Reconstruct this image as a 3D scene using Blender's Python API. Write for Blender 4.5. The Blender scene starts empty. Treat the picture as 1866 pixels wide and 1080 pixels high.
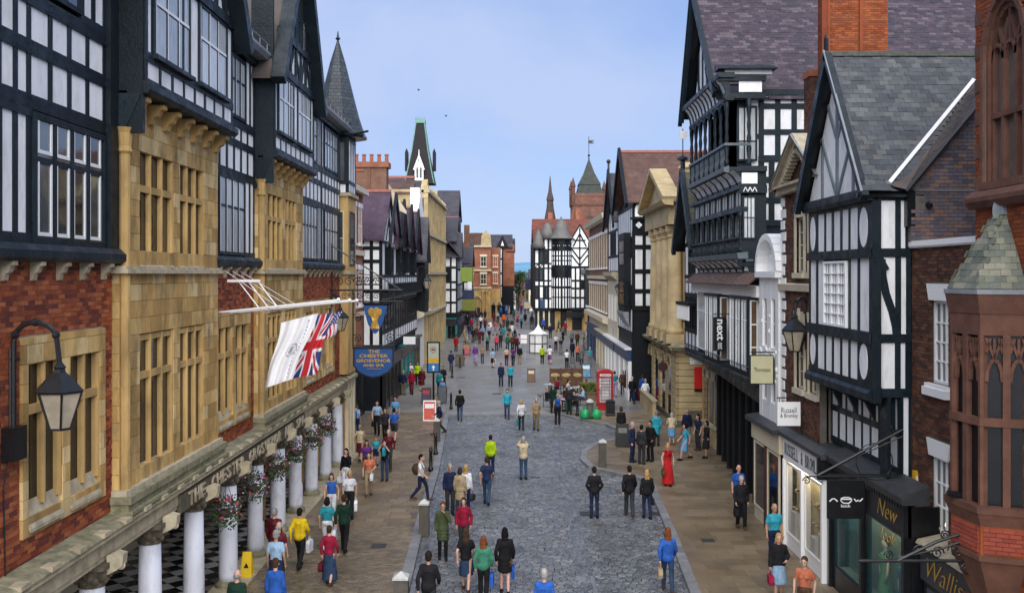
import bpy, math, random
import numpy as np
from mathutils import Matrix, Vector
S = bpy.context.scene
C = S.collection
rnd = random.Random(11)
F = 1750.0; HC = 8.4          # focal length in photo pixels, eye height in metres
def wx(px, Y): return (px-933)*Y/F
def wz(py, Y): return HC-(py-500)*Y/F

# ---------------------------------------------------------------- camera
cd = bpy.data.cameras.new('camera'); cam = bpy.data.objects.new('camera', cd); C.objects.link(cam)
cam.location = (0, 0, HC); cam.rotation_euler = (math.pi/2, 0, 0)
cd.sensor_width = 36; cd.lens = 36*F/1866; cd.shift_y = -40/1866
cd.clip_start = 0.1; cd.clip_end = 20000
S.camera = cam
# ---------------------------------------------------------------- sky and sun
SUN_EL, SUN_ROT = math.radians(42), math.radians(177)
w = bpy.data.worlds.new('World'); S.world = w; w.use_nodes = True
nt = w.node_tree; N = nt.nodes; L = nt.links; N.clear()
out = N.new('ShaderNodeOutputWorld'); bg = N.new('ShaderNodeBackground'); L.new(bg.outputs[0], out.inputs[0])
sky = N.new('ShaderNodeTexSky'); sky.sky_type = 'NISHITA'; sky.sun_disc = False
sky.sun_elevation = SUN_EL; sky.sun_rotation = SUN_ROT; sky.air_density = 1.0; sky.dust_density = 0.3; sky.ozone_density = 5.0
tc = N.new('ShaderNodeTexCoord'); mp = N.new('ShaderNodeMapping'); mp.inputs['Scale'].default_value = (1.0, 1.0, 2.6)
mp.inputs['Location'].default_value = (3.1, 0.4, 0.2)
L.new(tc.outputs['Generated'], mp.inputs[0])
n1 = N.new('ShaderNodeTexNoise'); n1.inputs['Scale'].default_value = 2.5; n1.inputs['Detail'].default_value = 7; n1.inputs['Roughness'].default_value = 0.5
n1.inputs['Distortion'].default_value = 0.5
L.new(mp.outputs[0], n1.inputs[0])
rp = N.new('ShaderNodeValToRGB'); rp.color_ramp.elements[0].position = 0.36; rp.color_ramp.elements[1].position = 0.68
rp.color_ramp.elements[0].color = (0.03, 0.03, 0.03, 1); rp.color_ramp.elements[1].color = (0.88, 0.88, 0.88, 1)
L.new(n1.outputs[0], rp.inputs[0])
mx = N.new('ShaderNodeMixRGB'); mx.inputs[2].default_value = (4.0, 4.85, 6.9, 1)
L.new(rp.outputs[0], mx.inputs[0])
m0 = N.new('ShaderNodeMixRGB'); m0.inputs[0].default_value = 0.45; m0.inputs[2].default_value = (1.7, 2.8, 7.0, 1); L.new(sky.outputs[0], m0.inputs[1]); L.new(m0.outputs[0], mx.inputs[1]); L.new(mx.outputs[0], bg.inputs[0])
bg.inputs[1].default_value = 0.035
sl = bpy.data.lights.new('sun', 'SUN'); sl.energy = 1.5; sl.angle = math.radians(80); sl.color = (1.0, 0.95, 0.88)
so = bpy.data.objects.new('sun', sl); C.objects.link(so)
# nishita: rotation 0 = +Y, clockwise seen from above
sd = Vector((math.sin(SUN_ROT)*math.cos(SUN_EL), math.cos(SUN_ROT)*math.cos(SUN_EL), math.sin(SUN_EL)))
so.rotation_euler = sd.to_track_quat('Z', 'Y').to_euler()
S.view_settings.view_transform = 'Standard'; S.view_settings.look = 'None'
S.view_settings.gamma = 1; S.view_settings.exposure = 1.95; S.view_settings.use_curve_mapping = False

# ---------------------------------------------------------------- materials
MATS = {}
def _nodes(name):
    m = bpy.data.materials.new(name); m.use_nodes = True
    t = m.node_tree; t.nodes.clear()
    o = t.nodes.new('ShaderNodeOutputMaterial'); b = t.nodes.new('ShaderNodeBsdfPrincipled'); t.links.new(b.outputs[0], o.inputs[0])
    return m, t, b
def M(name, cols, rough=0.6, ns=3.0, amt=0.25, bump=0.15, bs=30.0, metal=0.0, spec=0.5, rand=False, rvar=0.0, stretch=(1,1,1), dirt=None, emit=None, coat=0.0):
    """cols: one colour or a list (picked per piece when rand). ns/amt: tonal noise. dirt: (colour, amount, scale)."""
    if name in MATS: return MATS[name]
    m, t, b = _nodes(name); n = t.nodes; l = t.links
    g = n.new('ShaderNodeNewGeometry')
    mpn = n.new('ShaderNodeMapping'); mpn.inputs['Scale'].default_value = stretch; l.new(g.outputs['Position'], mpn.inputs[0])
    if isinstance(cols[0], (int, float)): cols = [cols]
    def noise(sc, det=5, ro=0.6):
        x = n.new('ShaderNodeTexNoise'); x.inputs['Scale'].default_value = sc; x.inputs['Detail'].default_value = det; x.inputs['Roughness'].default_value = ro
        l.new(mpn.outputs[0], x.inputs[0]); return x
    if rand or len(cols) > 1:
        oi = n.new('ShaderNodeObjectInfo'); ad = n.new('ShaderNodeMath'); ad.operation = 'ADD'
        l.new(oi.outputs['Random'], ad.inputs[0]); l.new(g.outputs['Random Per Island'], ad.inputs[1])
        fr = n.new('ShaderNodeMath'); fr.operation = 'FRACT'; l.new(ad.outputs[0], fr.inputs[0])
        cr = n.new('ShaderNodeValToRGB'); cr.color_ramp.interpolation = 'CONSTANT' if len(cols) > 3 else 'LINEAR'
        el = cr.color_ramp.elements
        while len(el) < len(cols): el.new(0.5)
        for i, c in enumerate(cols):
            el[i].position = i/len(cols) if cr.color_ramp.interpolation == 'CONSTANT' else i/max(1, len(cols)-1)
            el[i].color = (*c, 1)
        l.new(fr.outputs[0], cr.inputs[0]); col = cr.outputs[0]
    else:
        c = n.new('ShaderNodeRGB'); c.outputs[0].default_value = (*cols[0], 1); col = c.outputs[0]
    nz = noise(ns)
    mr = n.new('ShaderNodeMapRange'); mr.inputs['From Min'].default_value = 0.3; mr.inputs['From Max'].default_value = 0.7
    mr.inputs['To Min'].default_value = 1-amt; mr.inputs['To Max'].default_value = 1+amt*0.7
    l.new(nz.outputs[0], mr.inputs[0])
    mu = n.new('ShaderNodeVectorMath'); mu.operation = 'SCALE'; l.new(col, mu.inputs[0]); l.new(mr.outputs[0], mu.inputs['Scale'])
    col = mu.outputs[0]
    if dirt:
        dc, da, dsc = dirt
        dn = noise(dsc, 6, 0.7); dr = n.new('ShaderNodeMapRange'); dr.inputs['From Min'].default_value = 0.48; dr.inputs['From Max'].default_value = 0.72
        dr.inputs['To Max'].default_value = da; l.new(dn.outputs[0], dr.inputs[0])
        mm = n.new('ShaderNodeMixRGB'); l.new(dr.outputs[0], mm.inputs[0]); l.new(col, mm.inputs[1]); mm.inputs[2].default_value = (*dc, 1); col = mm.outputs[0]
    l.new(col, b.inputs['Base Color'])
    b.inputs['Metallic'].default_value = metal; b.inputs['Specular IOR Level'].default_value = spec
    if coat: b.inputs['Coat Weight'].default_value = coat
    if rvar:
        rn = noise(ns*0.7, 3); rr = n.new('ShaderNodeMapRange'); rr.inputs['From Min'].default_value = 0.35; rr.inputs['From Max'].default_value = 0.65
        rr.inputs['To Min'].default_value = max(0.03, rough-rvar); rr.inputs['To Max'].default_value = min(1, rough+rvar); l.new(rn.outputs[0], rr.inputs[0]); l.new(rr.outputs[0], b.inputs['Roughness'])
    else: b.inputs['Roughness'].default_value = rough
    if bump:
        bn = noise(bs, 4, 0.6); bp = n.new('ShaderNodeBump'); bp.inputs['Strength'].default_value = bump; bp.inputs['Distance'].default_value = 0.02
        l.new(bn.outputs[0], bp.inputs['Height']); l.new(bp.outputs[0], b.inputs['Normal'])
    if emit: b.inputs['Emission Color'].default_value = (*emit[0], 1); b.inputs['Emission Strength'].default_value = emit[1]
    MATS[name] = m; return m
def Mbrick(name, cols, mortar, bw=0.225, bh=0.075, rough=0.85, mort=0.01, plane='auto', amt=0.25, spec=0.3):
    """far brick / slate / paving too small to lay piece by piece"""
    if name in MATS: return MATS[name]
    m, t, b = _nodes(name); n = t.nodes; l = t.links
    g = n.new('ShaderNodeNewGeometry'); sp = n.new('ShaderNodeSeparateXYZ'); l.new(g.outputs['Position'], sp.inputs[0])
    cb = n.new('ShaderNodeCombineXYZ')
    if plane == 'floor':
        l.new(sp.outputs[0], cb.inputs[0]); l.new(sp.outputs[1], cb.inputs[1])
    else:
        sn = n.new('ShaderNodeSeparateXYZ'); l.new(g.outputs['True Normal'], sn.inputs[0])
        ab = n.new('ShaderNodeMath'); ab.operation = 'ABSOLUTE'; l.new(sn.outputs[0], ab.inputs[0])
        gt = n.new('ShaderNodeMath'); gt.operation = 'GREATER_THAN'; gt.inputs[1].default_value = 0.45; l.new(ab.outputs[0], gt.inputs[0])
        mi = n.new('ShaderNodeMix'); l.new(gt.outputs[0], mi.inputs[0]); l.new(sp.outputs[0], mi.inputs[2]); l.new(sp.outputs[1], mi.inputs[3])
        l.new(mi.outputs[0], cb.inputs[0]); l.new(sp.outputs[2], cb.inputs[1])
    br = n.new('ShaderNodeTexBrick'); l.new(cb.outputs[0], br.inputs[0])
    br.inputs['Scale'].default_value = 1; br.inputs['Brick Width'].default_value = bw; br.inputs['Row Height'].default_value = bh
    br.inputs['Mortar Size'].default_value = mort; br.inputs['Color1'].default_value = (*cols[0], 1); br.inputs['Color2'].default_value = (*cols[1], 1)
    br.inputs['Mortar'].default_value = (*mortar, 1); br.inputs['Mortar Smooth'].default_value = 0.2
    nz = n.new('ShaderNodeTexNoise'); nz.inputs['Scale'].default_value = 1.3; nz.inputs['Detail'].default_value = 6; l.new(g.outputs['Position'], nz.inputs[0])
    mr = n.new('ShaderNodeMapRange'); mr.inputs['From Min'].default_value = 0.3; mr.inputs['From Max'].default_value = 0.7
    mr.inputs['To Min'].default_value = 1-amt; mr.inputs['To Max'].default_value = 1+amt; l.new(nz.outputs[0], mr.inputs[0])
    mu = n.new('ShaderNodeVectorMath'); mu.operation = 'SCALE'; l.new(br.outputs[0], mu.inputs[0]); l.new(mr.outputs[0], mu.inputs['Scale'])
    l.new(mu.outputs[0], b.inputs['Base Color']); b.inputs['Roughness'].default_value = rough; b.inputs['Specular IOR Level'].default_value = spec
    bp = n.new('ShaderNodeBump'); bp.inputs['Strength'].default_value = 0.6; bp.inputs['Distance'].default_value = 0.01; bp.invert = True
    l.new(br.outputs[1], bp.inputs['Height']); l.new(bp.outputs[0], b.inputs['Normal'])
    MATS[name] = m; return m

timber = M('black_timber', [(0.005,0.011,0.015),(0.008,0.016,0.022),(0.012,0.023,0.032)], 0.48, 4, 0.3, 0.5, 14, rvar=0.12, spec=0.3)
timber_far = M('black_timber_far', [(0.004,0.007,0.010)], 0.55, 2, 0.3, 0.2, 8, spec=0.25)
plaster = M('white_plaster', [(0.84,0.85,0.85),(0.88,0.88,0.87),(0.80,0.82,0.83)], 0.75, 1.5, 0.08, 0.15, 20, dirt=((0.42,0.42,0.38), 0.5, 3.2), stretch=(1,1,.35))
whitepaint = M('white_paint', (0.86,0.86,0.85), 0.4, 3, 0.08, 0.1, 12, dirt=((0.4,0.4,0.36), 0.25, 3))
creampaint = M('cream_paint', (0.62,0.55,0.40), 0.5, 3, 0.12, 0.1, 12)
stone = M('golden_sandstone', [(0.53,0.33,0.115),(0.60,0.40,0.155),(0.42,0.26,0.09),(0.68,0.50,0.24),(0.50,0.33,0.13)], 0.85, 2.6, 0.28, 0.4, 25, dirt=((0.13,0.095,0.05), 0.85, 1.9), spec=0.25, stretch=(1,1,.4))
stone_flat = M('golden_sandstone_plain', (0.53,0.345,0.135), 0.85, 1.9, 0.25, 0.35, 22, dirt=((0.16,0.11,0.05), 0.7, 1.6), spec=0.25, stretch=(1,1,.4))
stonepale = M('pale_weathered_stone', [(0.50,0.44,0.31),(0.44,0.37,0.25)], 0.85, 4, 0.25, 0.4, 25, dirt=((0.16,0.15,0.09), 0.6, 3), spec=0.25)
stonemoss = M('mossy_stone', (0.27,0.25,0.16), 0.9, 5, 0.35, 0.5, 25, dirt=((0.06,0.07,0.03), 0.7, 3), spec=0.2)
stonedark = M('dark_carved_stone', (0.12,0.105,0.075), 0.85, 8, 0.4, 0.6, 25, spec=0.25)
redstone = M('red_sandstone', [(0.135,0.062,0.042),(0.17,0.08,0.052)], 0.8, 3, 0.3, 0.4, 25, dirt=((0.05,0.03,0.025), 0.5, 2), spec=0.3)
mortar = M('mortar', (0.34,0.27,0.20), 0.9, 4, 0.2, 0.3, 30, spec=0.2)
mortar_d = M('dark_mortar', (0.13,0.115,0.10), 0.9, 4, 0.2, 0.3, 30, spec=0.2)
brick_red = M('red_brick', [(0.29,0.068,0.026),(0.37,0.10,0.036),(0.21,0.046,0.022),(0.43,0.135,0.052),(0.15,0.038,0.026),(0.34,0.08,0.03)], 0.85, 2.0, 0.22, 0.4, 35, dirt=((0.11,0.05,0.035), 0.4, 1.2), spec=0.25)
brick_brown = M('brown_brick', [(0.105,0.048,0.032),(0.14,0.06,0.036),(0.08,0.04,0.03),(0.16,0.075,0.045),(0.065,0.038,0.03)], 0.9, 2.0, 0.25, 0.4, 35, spec=0.2)
brick_blue = M('blue_grey_brick', [(0.10,0.085,0.10),(0.14,0.10,0.095),(0.075,0.07,0.09),(0.19,0.11,0.085),(0.12,0.10,0.12)], 0.85, 2.0, 0.25, 0.4, 35, spec=0.25)
brick_orange = M('orange_brick', [(0.25,0.064,0.02),(0.30,0.083,0.026),(0.19,0.046,0.017),(0.23,0.056,0.02)], 0.85, 1.5, 0.25, 0.4, 35, dirt=((0.13,0.05,0.025), 0.5, 1.2), spec=0.25)
slate_grey = M('grey_slate', [(0.058,0.066,0.074),(0.08,0.088,0.094),(0.044,0.05,0.058),(0.105,0.11,0.108),(0.066,0.074,0.084)], 0.55, 2.2, 0.3, 0.4, 25, dirt=((0.035,0.035,0.035), 0.6, 1.6), spec=0.4)
slate_green = M('green_slate', [(0.16,0.17,0.12),(0.20,0.20,0.14),(0.12,0.13,0.10),(0.24,0.23,0.17),(0.14,0.155,0.12)], 0.6, 3, 0.3, 0.4, 25, spec=0.35)
slate_purple = M('purple_slate', [(0.038,0.025,0.037),(0.052,0.034,0.046),(0.027,0.02,0.031),(0.085,0.064,0.074),(0.042,0.028,0.04)], 0.55, 1.3, 0.3, 0.4, 25, dirt=((0.03,0.027,0.034), 0.7, 0.8), spec=0.4)
slate_brown = M('brown_slate', [(0.085,0.068,0.062),(0.11,0.09,0.08),(0.065,0.052,0.05)], 0.7, 1.3, 0.3, 0.4, 25, spec=0.3)
far_slate = Mbrick('far_dark_slate', ((0.045,0.045,0.055),(0.06,0.055,0.065)), (0.02,0.02,0.025), 0.3, 0.2, 0.6)
far_slate_p = Mbrick('far_purple_slate', ((0.055,0.034,0.052),(0.075,0.047,0.068)), (0.04,0.025,0.04), 0.3, 0.2, 0.55)
far_tile = Mbrick('far_brown_tile', ((0.085,0.048,0.038),(0.11,0.062,0.05)), (0.07,0.04,0.03), 0.28, 0.2, 0.8)
far_tile_r = Mbrick('far_red_tile', ((0.14,0.045,0.03),(0.17,0.056,0.038)), (0.07,0.03,0.02), 0.28, 0.2, 0.8)
far_brick = Mbrick('far_red_brick', ((0.27,0.085,0.045),(0.33,0.11,0.06)), (0.22,0.15,0.10), 0.23, 0.08, 0.85)
far_brick_b = Mbrick('far_brown_brick', ((0.17,0.075,0.048),(0.21,0.10,0.065)), (0.16,0.12,0.09), 0.23, 0.08, 0.85)
far_redstone = Mbrick('far_red_sandstone', ((0.16,0.075,0.055),(0.20,0.10,0.07)), (0.09,0.05,0.04), 0.7, 0.35, 0.85)
lead = M('lead', (0.22,0.24,0.26), 0.45, 3, 0.25, 0.2, 12, rvar=0.1)
iron = M('black_iron', (0.012,0.013,0.015), 0.4, 5, 0.3, 0.2, 40)
blackpaint = M('black_paint', (0.008,0.009,0.011), 0.3, 5, 0.3, 0.1, 20)
copper = M('green_copper', (0.16,0.33,0.26), 0.6, 3, 0.3, 0.2, 10)
glass = M('window_glass', [(0.010,0.014,0.018),(0.03,0.04,0.045),(0.012,0.02,0.024),(0.10,0.115,0.12),(0.02,0.026,0.03),(0.05,0.06,0.06)], 0.06, 0.9, 0.5, 0.25, 0.9, spec=0.6, coat=0.5)
glass_dark = M('dark_window_glass', [(0.006,0.008,0.010),(0.014,0.016,0.018),(0.022,0.02,0.016),(0.009,0.012,0.014)], 0.08, 0.9, 0.5, 0.2, 0.9, spec=0.5)
glass_lit = M('net_curtain_glass', [(0.55,0.57,0.58),(0.36,0.40,0.42),(0.66,0.68,0.68)], 0.15, 4, 0.3, 0.1, 2, spec=0.6, stretch=(6,6,0.5))
terracotta = M('terracotta', (0.30,0.10,0.05), 0.8, 4, 0.2, 0.2, 20)

# ---------------------------------------------------------------- objects
ORG = {}
def clean(o, **kw):
    for k, v in kw.items():
        if v is not None: o[k] = v
def thing(name, label, cat, loc=(0,0,0), group=None, kind=None):
    o = bpy.data.objects.new(name, None); C.objects.link(o); o.location = loc; o.empty_display_size = 0.2
    ORG[o.name] = Vector(loc); clean(o, label=label, category=cat, group=group, kind=kind); return o
def structure(name, label=None, loc=(0,0,0)):
    o = bpy.data.objects.new(name, None); C.objects.link(o); o.location = loc; ORG[o.name] = Vector(loc); clean(o, kind='structure', label=label); return o
class Fr:
    """local frame: u along, n outward, v up (any plane in space)"""
    def __init__(s, O, U, Nn, V=(0,0,1)):
        s.O = Vector(O); s.U = Vector(U).normalized(); s.N = Vector(Nn).normalized(); s.V = Vector(V).normalized()
        s.flip = s.U.cross(s.N).dot(s.V) < 0
    def pt(s, u, n, v): return s.O+s.U*u+s.N*n+s.V*v
WORLD = Fr((0,0,0), (1,0,0), (0,1,0))
def wallL(X): return Fr((X,0,0), (0,1,0), (1,0,0))          # left side of the street, u = world Y
def wallR(X): return Fr((X,0,0), (0,1,0), (-1,0,0))         # right side, u = world Y
def wallC(Y): return Fr((0,Y,0), (1,0,0), (0,-1,0))         # facing the camera, u = world X
_unit = {}
def unit(mat):
    if mat.name not in _unit:
        me = bpy.data.meshes.new('unit_block')
        v = [(x,y,z) for x in (-.5,.5) for y in (-.5,.5) for z in (-.5,.5)]
        me.from_pydata(v, [], [(0,1,3,2),(4,6,7,5),(0,4,5,1),(2,3,7,6),(0,2,6,4),(1,5,7,3)]); me.materials.append(mat); _unit[mat.name] = me
    return _unit[mat.name]
def piece(name, mat, fr, u0, u1, n0, n1, v0, v1, parent, tilt=0.0, rock=0.0):
    """one box-shaped piece, sharing one mesh per material"""
    o = bpy.data.objects.new(name, unit(mat)); C.objects.link(o); o.parent = parent
    c = fr.pt((u0+u1)/2, (n0+n1)/2, (v0+v1)/2)
    nn = -fr.N if fr.flip else fr.N
    U = fr.U*(u1-u0); W = nn*(n1-n0); V = fr.V*(v1-v0)
    if tilt:
        R = Matrix.Rotation(tilt, 3, fr.N); U = R@U; V = R@V
    if rock:
        R = Matrix.Rotation(rnd.gauss(0,rock), 3, fr.U)@Matrix.Rotation(rnd.gauss(0,rock), 3, fr.V); U = R@U; V = R@V; W = R@W
    org = ORG.get(parent.name, Vector()) if parent else Vector()
    o.matrix_basis = Matrix(((U.x,W.x,V.x,c.x-org.x),(U.y,W.y,V.y,c.y-org.y),(U.z,W.z,V.z,c.z-org.z),(0,0,0,1)))
    return o
class MB:
    def __init__(s): s.v = []; s.f = []; s.mi = []; s.m = 0; s.sm = []; s.smooth = False
    def _add(s, vs, fs, flip=False):
        b = len(s.v); s.v += [tuple(p) for p in vs]
        for f in fs:
            f = [b+i for i in f]
            s.f.append(f[::-1] if flip else f); s.mi.append(s.m); s.sm.append(s.smooth)
        return s
    def box(s, fr, u0, u1, n0, n1, v0, v1):
        vs = [fr.pt(a,b,c) for a in (u0,u1) for b in (n0,n1) for c in (v0,v1)]
        return s._add(vs, [(0,1,3,2),(4,6,7,5),(0,4,5,1),(2,3,7,6),(0,2,6,4),(1,5,7,3)], fr.flip)
    def poly(s, fr, pts, n0, n1):
        """extrude polygon pts (u,v) (counter-clockwise) from n0 to n1"""
        k = len(pts); a = sum(pts[i][0]*pts[(i+1)%k][1]-pts[(i+1)%k][0]*pts[i][1] for i in range(k))
        if a < 0: pts = pts[::-1]
        vs = [fr.pt(u,n0,v) for u,v in pts]+[fr.pt(u,n1,v) for u,v in pts]
        fs = [list(range(k)), list(range(2*k-1,k-1,-1))]+[(i,k+i,k+(i+1)%k,(i+1)%k) for i in range(k)]
        return s._add(vs, fs, fr.flip)
    def quad(s, *p): return s._add([Vector(q) for q in p], [tuple(range(len(p)))])
    def beam(s, fr, a, b, wd, n0, n1):
        """bar in the wall plane from a=(u,v) to b, width wd"""
        d = Vector((b[0]-a[0], b[1]-a[1])); d.normalize(); q = Vector((-d.y, d.x))*wd/2
        return s.poly(fr, [(a[0]-q.x,a[1]-q.y),(b[0]-q.x,b[1]-q.y),(b[0]+q.x,b[1]+q.y),(a[0]+q.x,a[1]+q.y)], n0, n1)
    def prism(s, fr, prof, u0, u1):
        """profile (n,v) swept along u"""
        f2 = Fr(fr.O, fr.N, fr.U, fr.V); return s.poly(f2, prof, u0, u1)
    def lathe(s, c, prof, seg=12, axis=None, ph=0.0, caps=True):
        """profile [(r,z)] round a vertical axis through c"""
        vs = []; fs = []; k = len(prof)
        for r, z in prof:
            for i in range(seg):
                a = ph+2*math.pi*i/seg; vs.append((c[0]+r*math.cos(a), c[1]+r*math.sin(a), c[2]+z))
        for j in range(k-1):
            for i in range(seg):
                i2 = (i+1)%seg; fs.append((j*seg+i, j*seg+i2, (j+1)*seg+i2, (j+1)*seg+i))
        if caps: fs.append(list(range(seg))[::-1]); fs.append([(k-1)*seg+i for i in range(seg)])
        return s._add(vs, fs)
    def tube(s, pts, r, seg=6):
        pts = [Vector(p) for p in pts]; k = len(pts); vs = []; fs = []
        rs = r if isinstance(r, (list,tuple)) else [r]*k
        up = Vector((0,0,1))
        for i, p in enumerate(pts):
            d = (pts[min(i+1,k-1)]-pts[max(i-1,0)]).normalized()
            a = d.cross(up)
            if a.length < 0.05: a = d.cross(Vector((0,1,0)))
            a.normalize(); b = d.cross(a).normalized()
            for j in range(seg):
                t = 2*math.pi*j/seg; vs.append(p+(a*math.cos(t)+b*math.sin(t))*rs[i])
        for i in range(k-1):
            for j in range(seg):
                j2 = (j+1)%seg; fs.append((i*seg+j, (i+1)*seg+j, (i+1)*seg+j2, i*seg+j2))
        fs.append(list(range(seg))); fs.append([(k-1)*seg+j for j in range(seg)][::-1])
        return s._add(vs, fs)
    def ball(s, c, r, seg=8, sq=(1,1,1)):
        pr = [(max(0.001, math.sin(math.pi*i/seg)), -math.cos(math.pi*i/seg)) for i in range(seg+1)]
        vs0 = len(s.v); s.lathe((0,0,0), pr, seg, caps=False)
        for i in range(vs0, len(s.v)):
            v = s.v[i]; s.v[i] = (c[0]+v[0]*r*sq[0], c[1]+v[1]*r*sq[1], c[2]+v[2]*r*sq[2])
        return s
    def mesh(s, name, mats, org=Vector()):
        me = bpy.data.meshes.new(name); o = org
        me.from_pydata([(x-o.x,y-o.y,z-o.z) for x,y,z in s.v], [], s.f)
        for m in (mats if isinstance(mats,(list,tuple)) else [mats]): me.materials.append(m)
        if isinstance(mats,(list,tuple)) and len(mats) > 1: me.polygons.foreach_set('material_index', s.mi)
        if any(s.sm): me.polygons.foreach_set('use_smooth', s.sm)
        return me
    def build(s, name, mats, parent=None, loc=None, **kw):
        org = ORG.get(parent.name, Vector()) if parent else Vector(loc or (0,0,0))
        o = bpy.data.objects.new(name, s.mesh(name, mats, org)); C.objects.link(o)
        if parent: o.parent = parent
        else: o.location = org
        ORG[o.name] = org; clean(o, **kw); return o
def lin(a, b, n): return [a+(b-a)*i/n for i in range(n+1)]

def pxs(p):
    if p.y < 1: return None
    return (933+p.x*F/p.y, 500-(p.z-HC)*F/p.y)
def tiles(fr, u0, u1, v0, v1, w, h, gap, n0, n1, name, mat, parent, ind=300, stagger=0.5, ok=None, holes=(), jn=0.004, jw=0.0, lean=0.0, maxn=60000, skip_off=True, rock=0.0):
    """lay bricks/slates/setts row by row; the largest in view become parts, the rest one joined part"""
    L_ = []; r = 0; v = v0
    while v < v1-h*0.3:
        va, vb = v+gap/2, min(v1, v+h)-gap/2; vc = (va+vb)/2
        u = u0-(w*stagger if r % 2 else 0)
        if jw: u -= rnd.random()*w
        cuts = [(a,b) for a,b,c,d in holes if c < vc < d]
        while u < u1:
            ww = w*(1+rnd.uniform(-jw,jw)); a, b = max(u0,u)+gap/2, min(u1,u+ww)-gap/2; u += ww
            segs = [(a,b)] if b-a > 0.02 else []
            for c0, c1 in cuts:
                ns = []
                for x, y in segs:
                    if y <= c0 or x >= c1: ns.append((x,y))
                    else:
                        if x < c0-0.03: ns.append((x,c0))
                        if y > c1+0.03: ns.append((c1,y))
                segs = ns
            for x, y in segs:
                if ok and not ok((x+y)/2, vc): continue
                p = fr.pt((x+y)/2, n1, vc); q = pxs(p)
                off = q is None or q[0] < -120 or q[0] > 1990 or q[1] < -160 or q[1] > 1240
                if off and skip_off: continue
                L_.append((p.length if not off else 1e6, x, y, va, vb))
        v += h; r += 1
    L_ = L_[:maxn]
    if ind: L_.sort(key=lambda t: t[0])
    for d, x, y, a, b in L_[:ind]:
        j = rnd.uniform(-jn, jn)
        piece(name, mat, fr, x, y, n0, n1+j, a, b, parent, rnd.uniform(-lean, lean), rock)
    if len(L_) > ind:
        mb = MB()
        for d, x, y, a, b in L_[ind:]:
            j = rnd.uniform(-jn,jn)
            if rock:
                g1, g2 = rnd.gauss(0,rock)*(y-x)/2, rnd.gauss(0,rock)*(b-a)/2; e_ = .006
                mb._add([fr.pt(x,n0,a),fr.pt(y,n0,a),fr.pt(y,n0,b),fr.pt(x,n0,b),fr.pt(x+e_,n1+j-g1-g2,a+e_),fr.pt(y-e_,n1+j+g1-g2,a+e_),fr.pt(y-e_,n1+j+g1+g2,b-e_),fr.pt(x+e_,n1+j-g1+g2,b-e_)],[(4,5,6,7),(0,1,5,4),(1,2,6,5),(2,3,7,6),(3,0,4,7)],not fr.flip)
            else: mb.box(fr, x, y, n0, n1+j, a, b)
        mb.build(name, mat, parent, kind='stuff')

def window(fr, u0, u1, v0, v1, n, cols, rows, parent, fmat, gmat, fw=0.06, mw=0.03, dp=0.06, rowf=None, name='window', far=False):
    """frame with mullions, every pane a sub-part. n = outer plane of the frame"""
    mb = MB()
    mb.box(fr,u0,u1,n-dp,n,v0,v0+fw).box(fr,u0,u1,n-dp,n,v1-fw,v1).box(fr,u0,u0+fw,n-dp,n,v0+fw,v1-fw).box(fr,u1-fw,u1,n-dp,n,v0+fw,v1-fw)
    us = lin(u0+fw, u1-fw, cols); vs = [v0+fw+(v1-v0-2*fw)*t for t in rowf] if rowf else lin(v0+fw, v1-fw, rows)
    for x in us[1:-1]: mb.box(fr, x-mw/2, x+mw/2, n-dp*0.8, n-0.012, v0+fw, v1-fw)
    for z in vs[1:-1]: mb.box(fr, u0+fw, u1-fw, n-dp*0.7, n-0.016, z-mw/2, z+mw/2)
    o = mb.build(name, fmat, parent)
    for i in range(len(us)-1):
        for j in range(len(vs)-1):
            piece('pane', gmat, fr, us[i], us[i+1], n-dp*0.9, n-dp*0.55, vs[j], vs[j+1], o)
    return o
def panels(fr, us, vs, n, parent, bw=0.16, rw=0.18, pm=None, tm=None, dp=0.02, skip=(), jit=0.01, braces=()):
    """timber-framed wall: posts at us, rails at vs, plaster panels between them. skip = {(i,j)} cells left open"""
    pm = pm or plaster; tm = tm or timber
    for i, u in enumerate(us):
        segs = []; z0 = None
        for j in range(len(vs)-1):
            open_ = ((i-1,j) in skip or i == 0) and ((i,j) in skip or i == len(us)-1)
            openi = (i-1,j) in skip and (i,j) in skip
            if openi:
                if z0 is not None: segs.append((z0, vs[j])); z0 = None
            elif z0 is None: z0 = vs[j]
        if z0 is not None: segs.append((z0, vs[-1]))
        for a, b in segs:
            piece('timber_post', tm, fr, u-bw/2+rnd.uniform(-jit,jit), u+bw/2+rnd.uniform(-jit,jit), n-dp-0.02, n+dp+rnd.uniform(0,.008), a, b, parent)
    for v in vs:
        piece('timber_rail', tm, fr, us[0]-bw/2-.004, us[-1]+bw/2+.004, n-dp-0.02, n+dp+0.014+rnd.uniform(0,.004), v-rw/2, v+rw/2, parent)
    for i in range(len(us)-1):
        for j in range(len(vs)-1):
            if (i,j) in skip: continue
            piece('plaster_panel', pm, fr, us[i]+bw*0.4, us[i+1]-bw*0.4, n-0.04, n+rnd.uniform(0,.006), vs[j]+rw*0.4, vs[j+1]-rw*0.4, parent)
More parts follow.
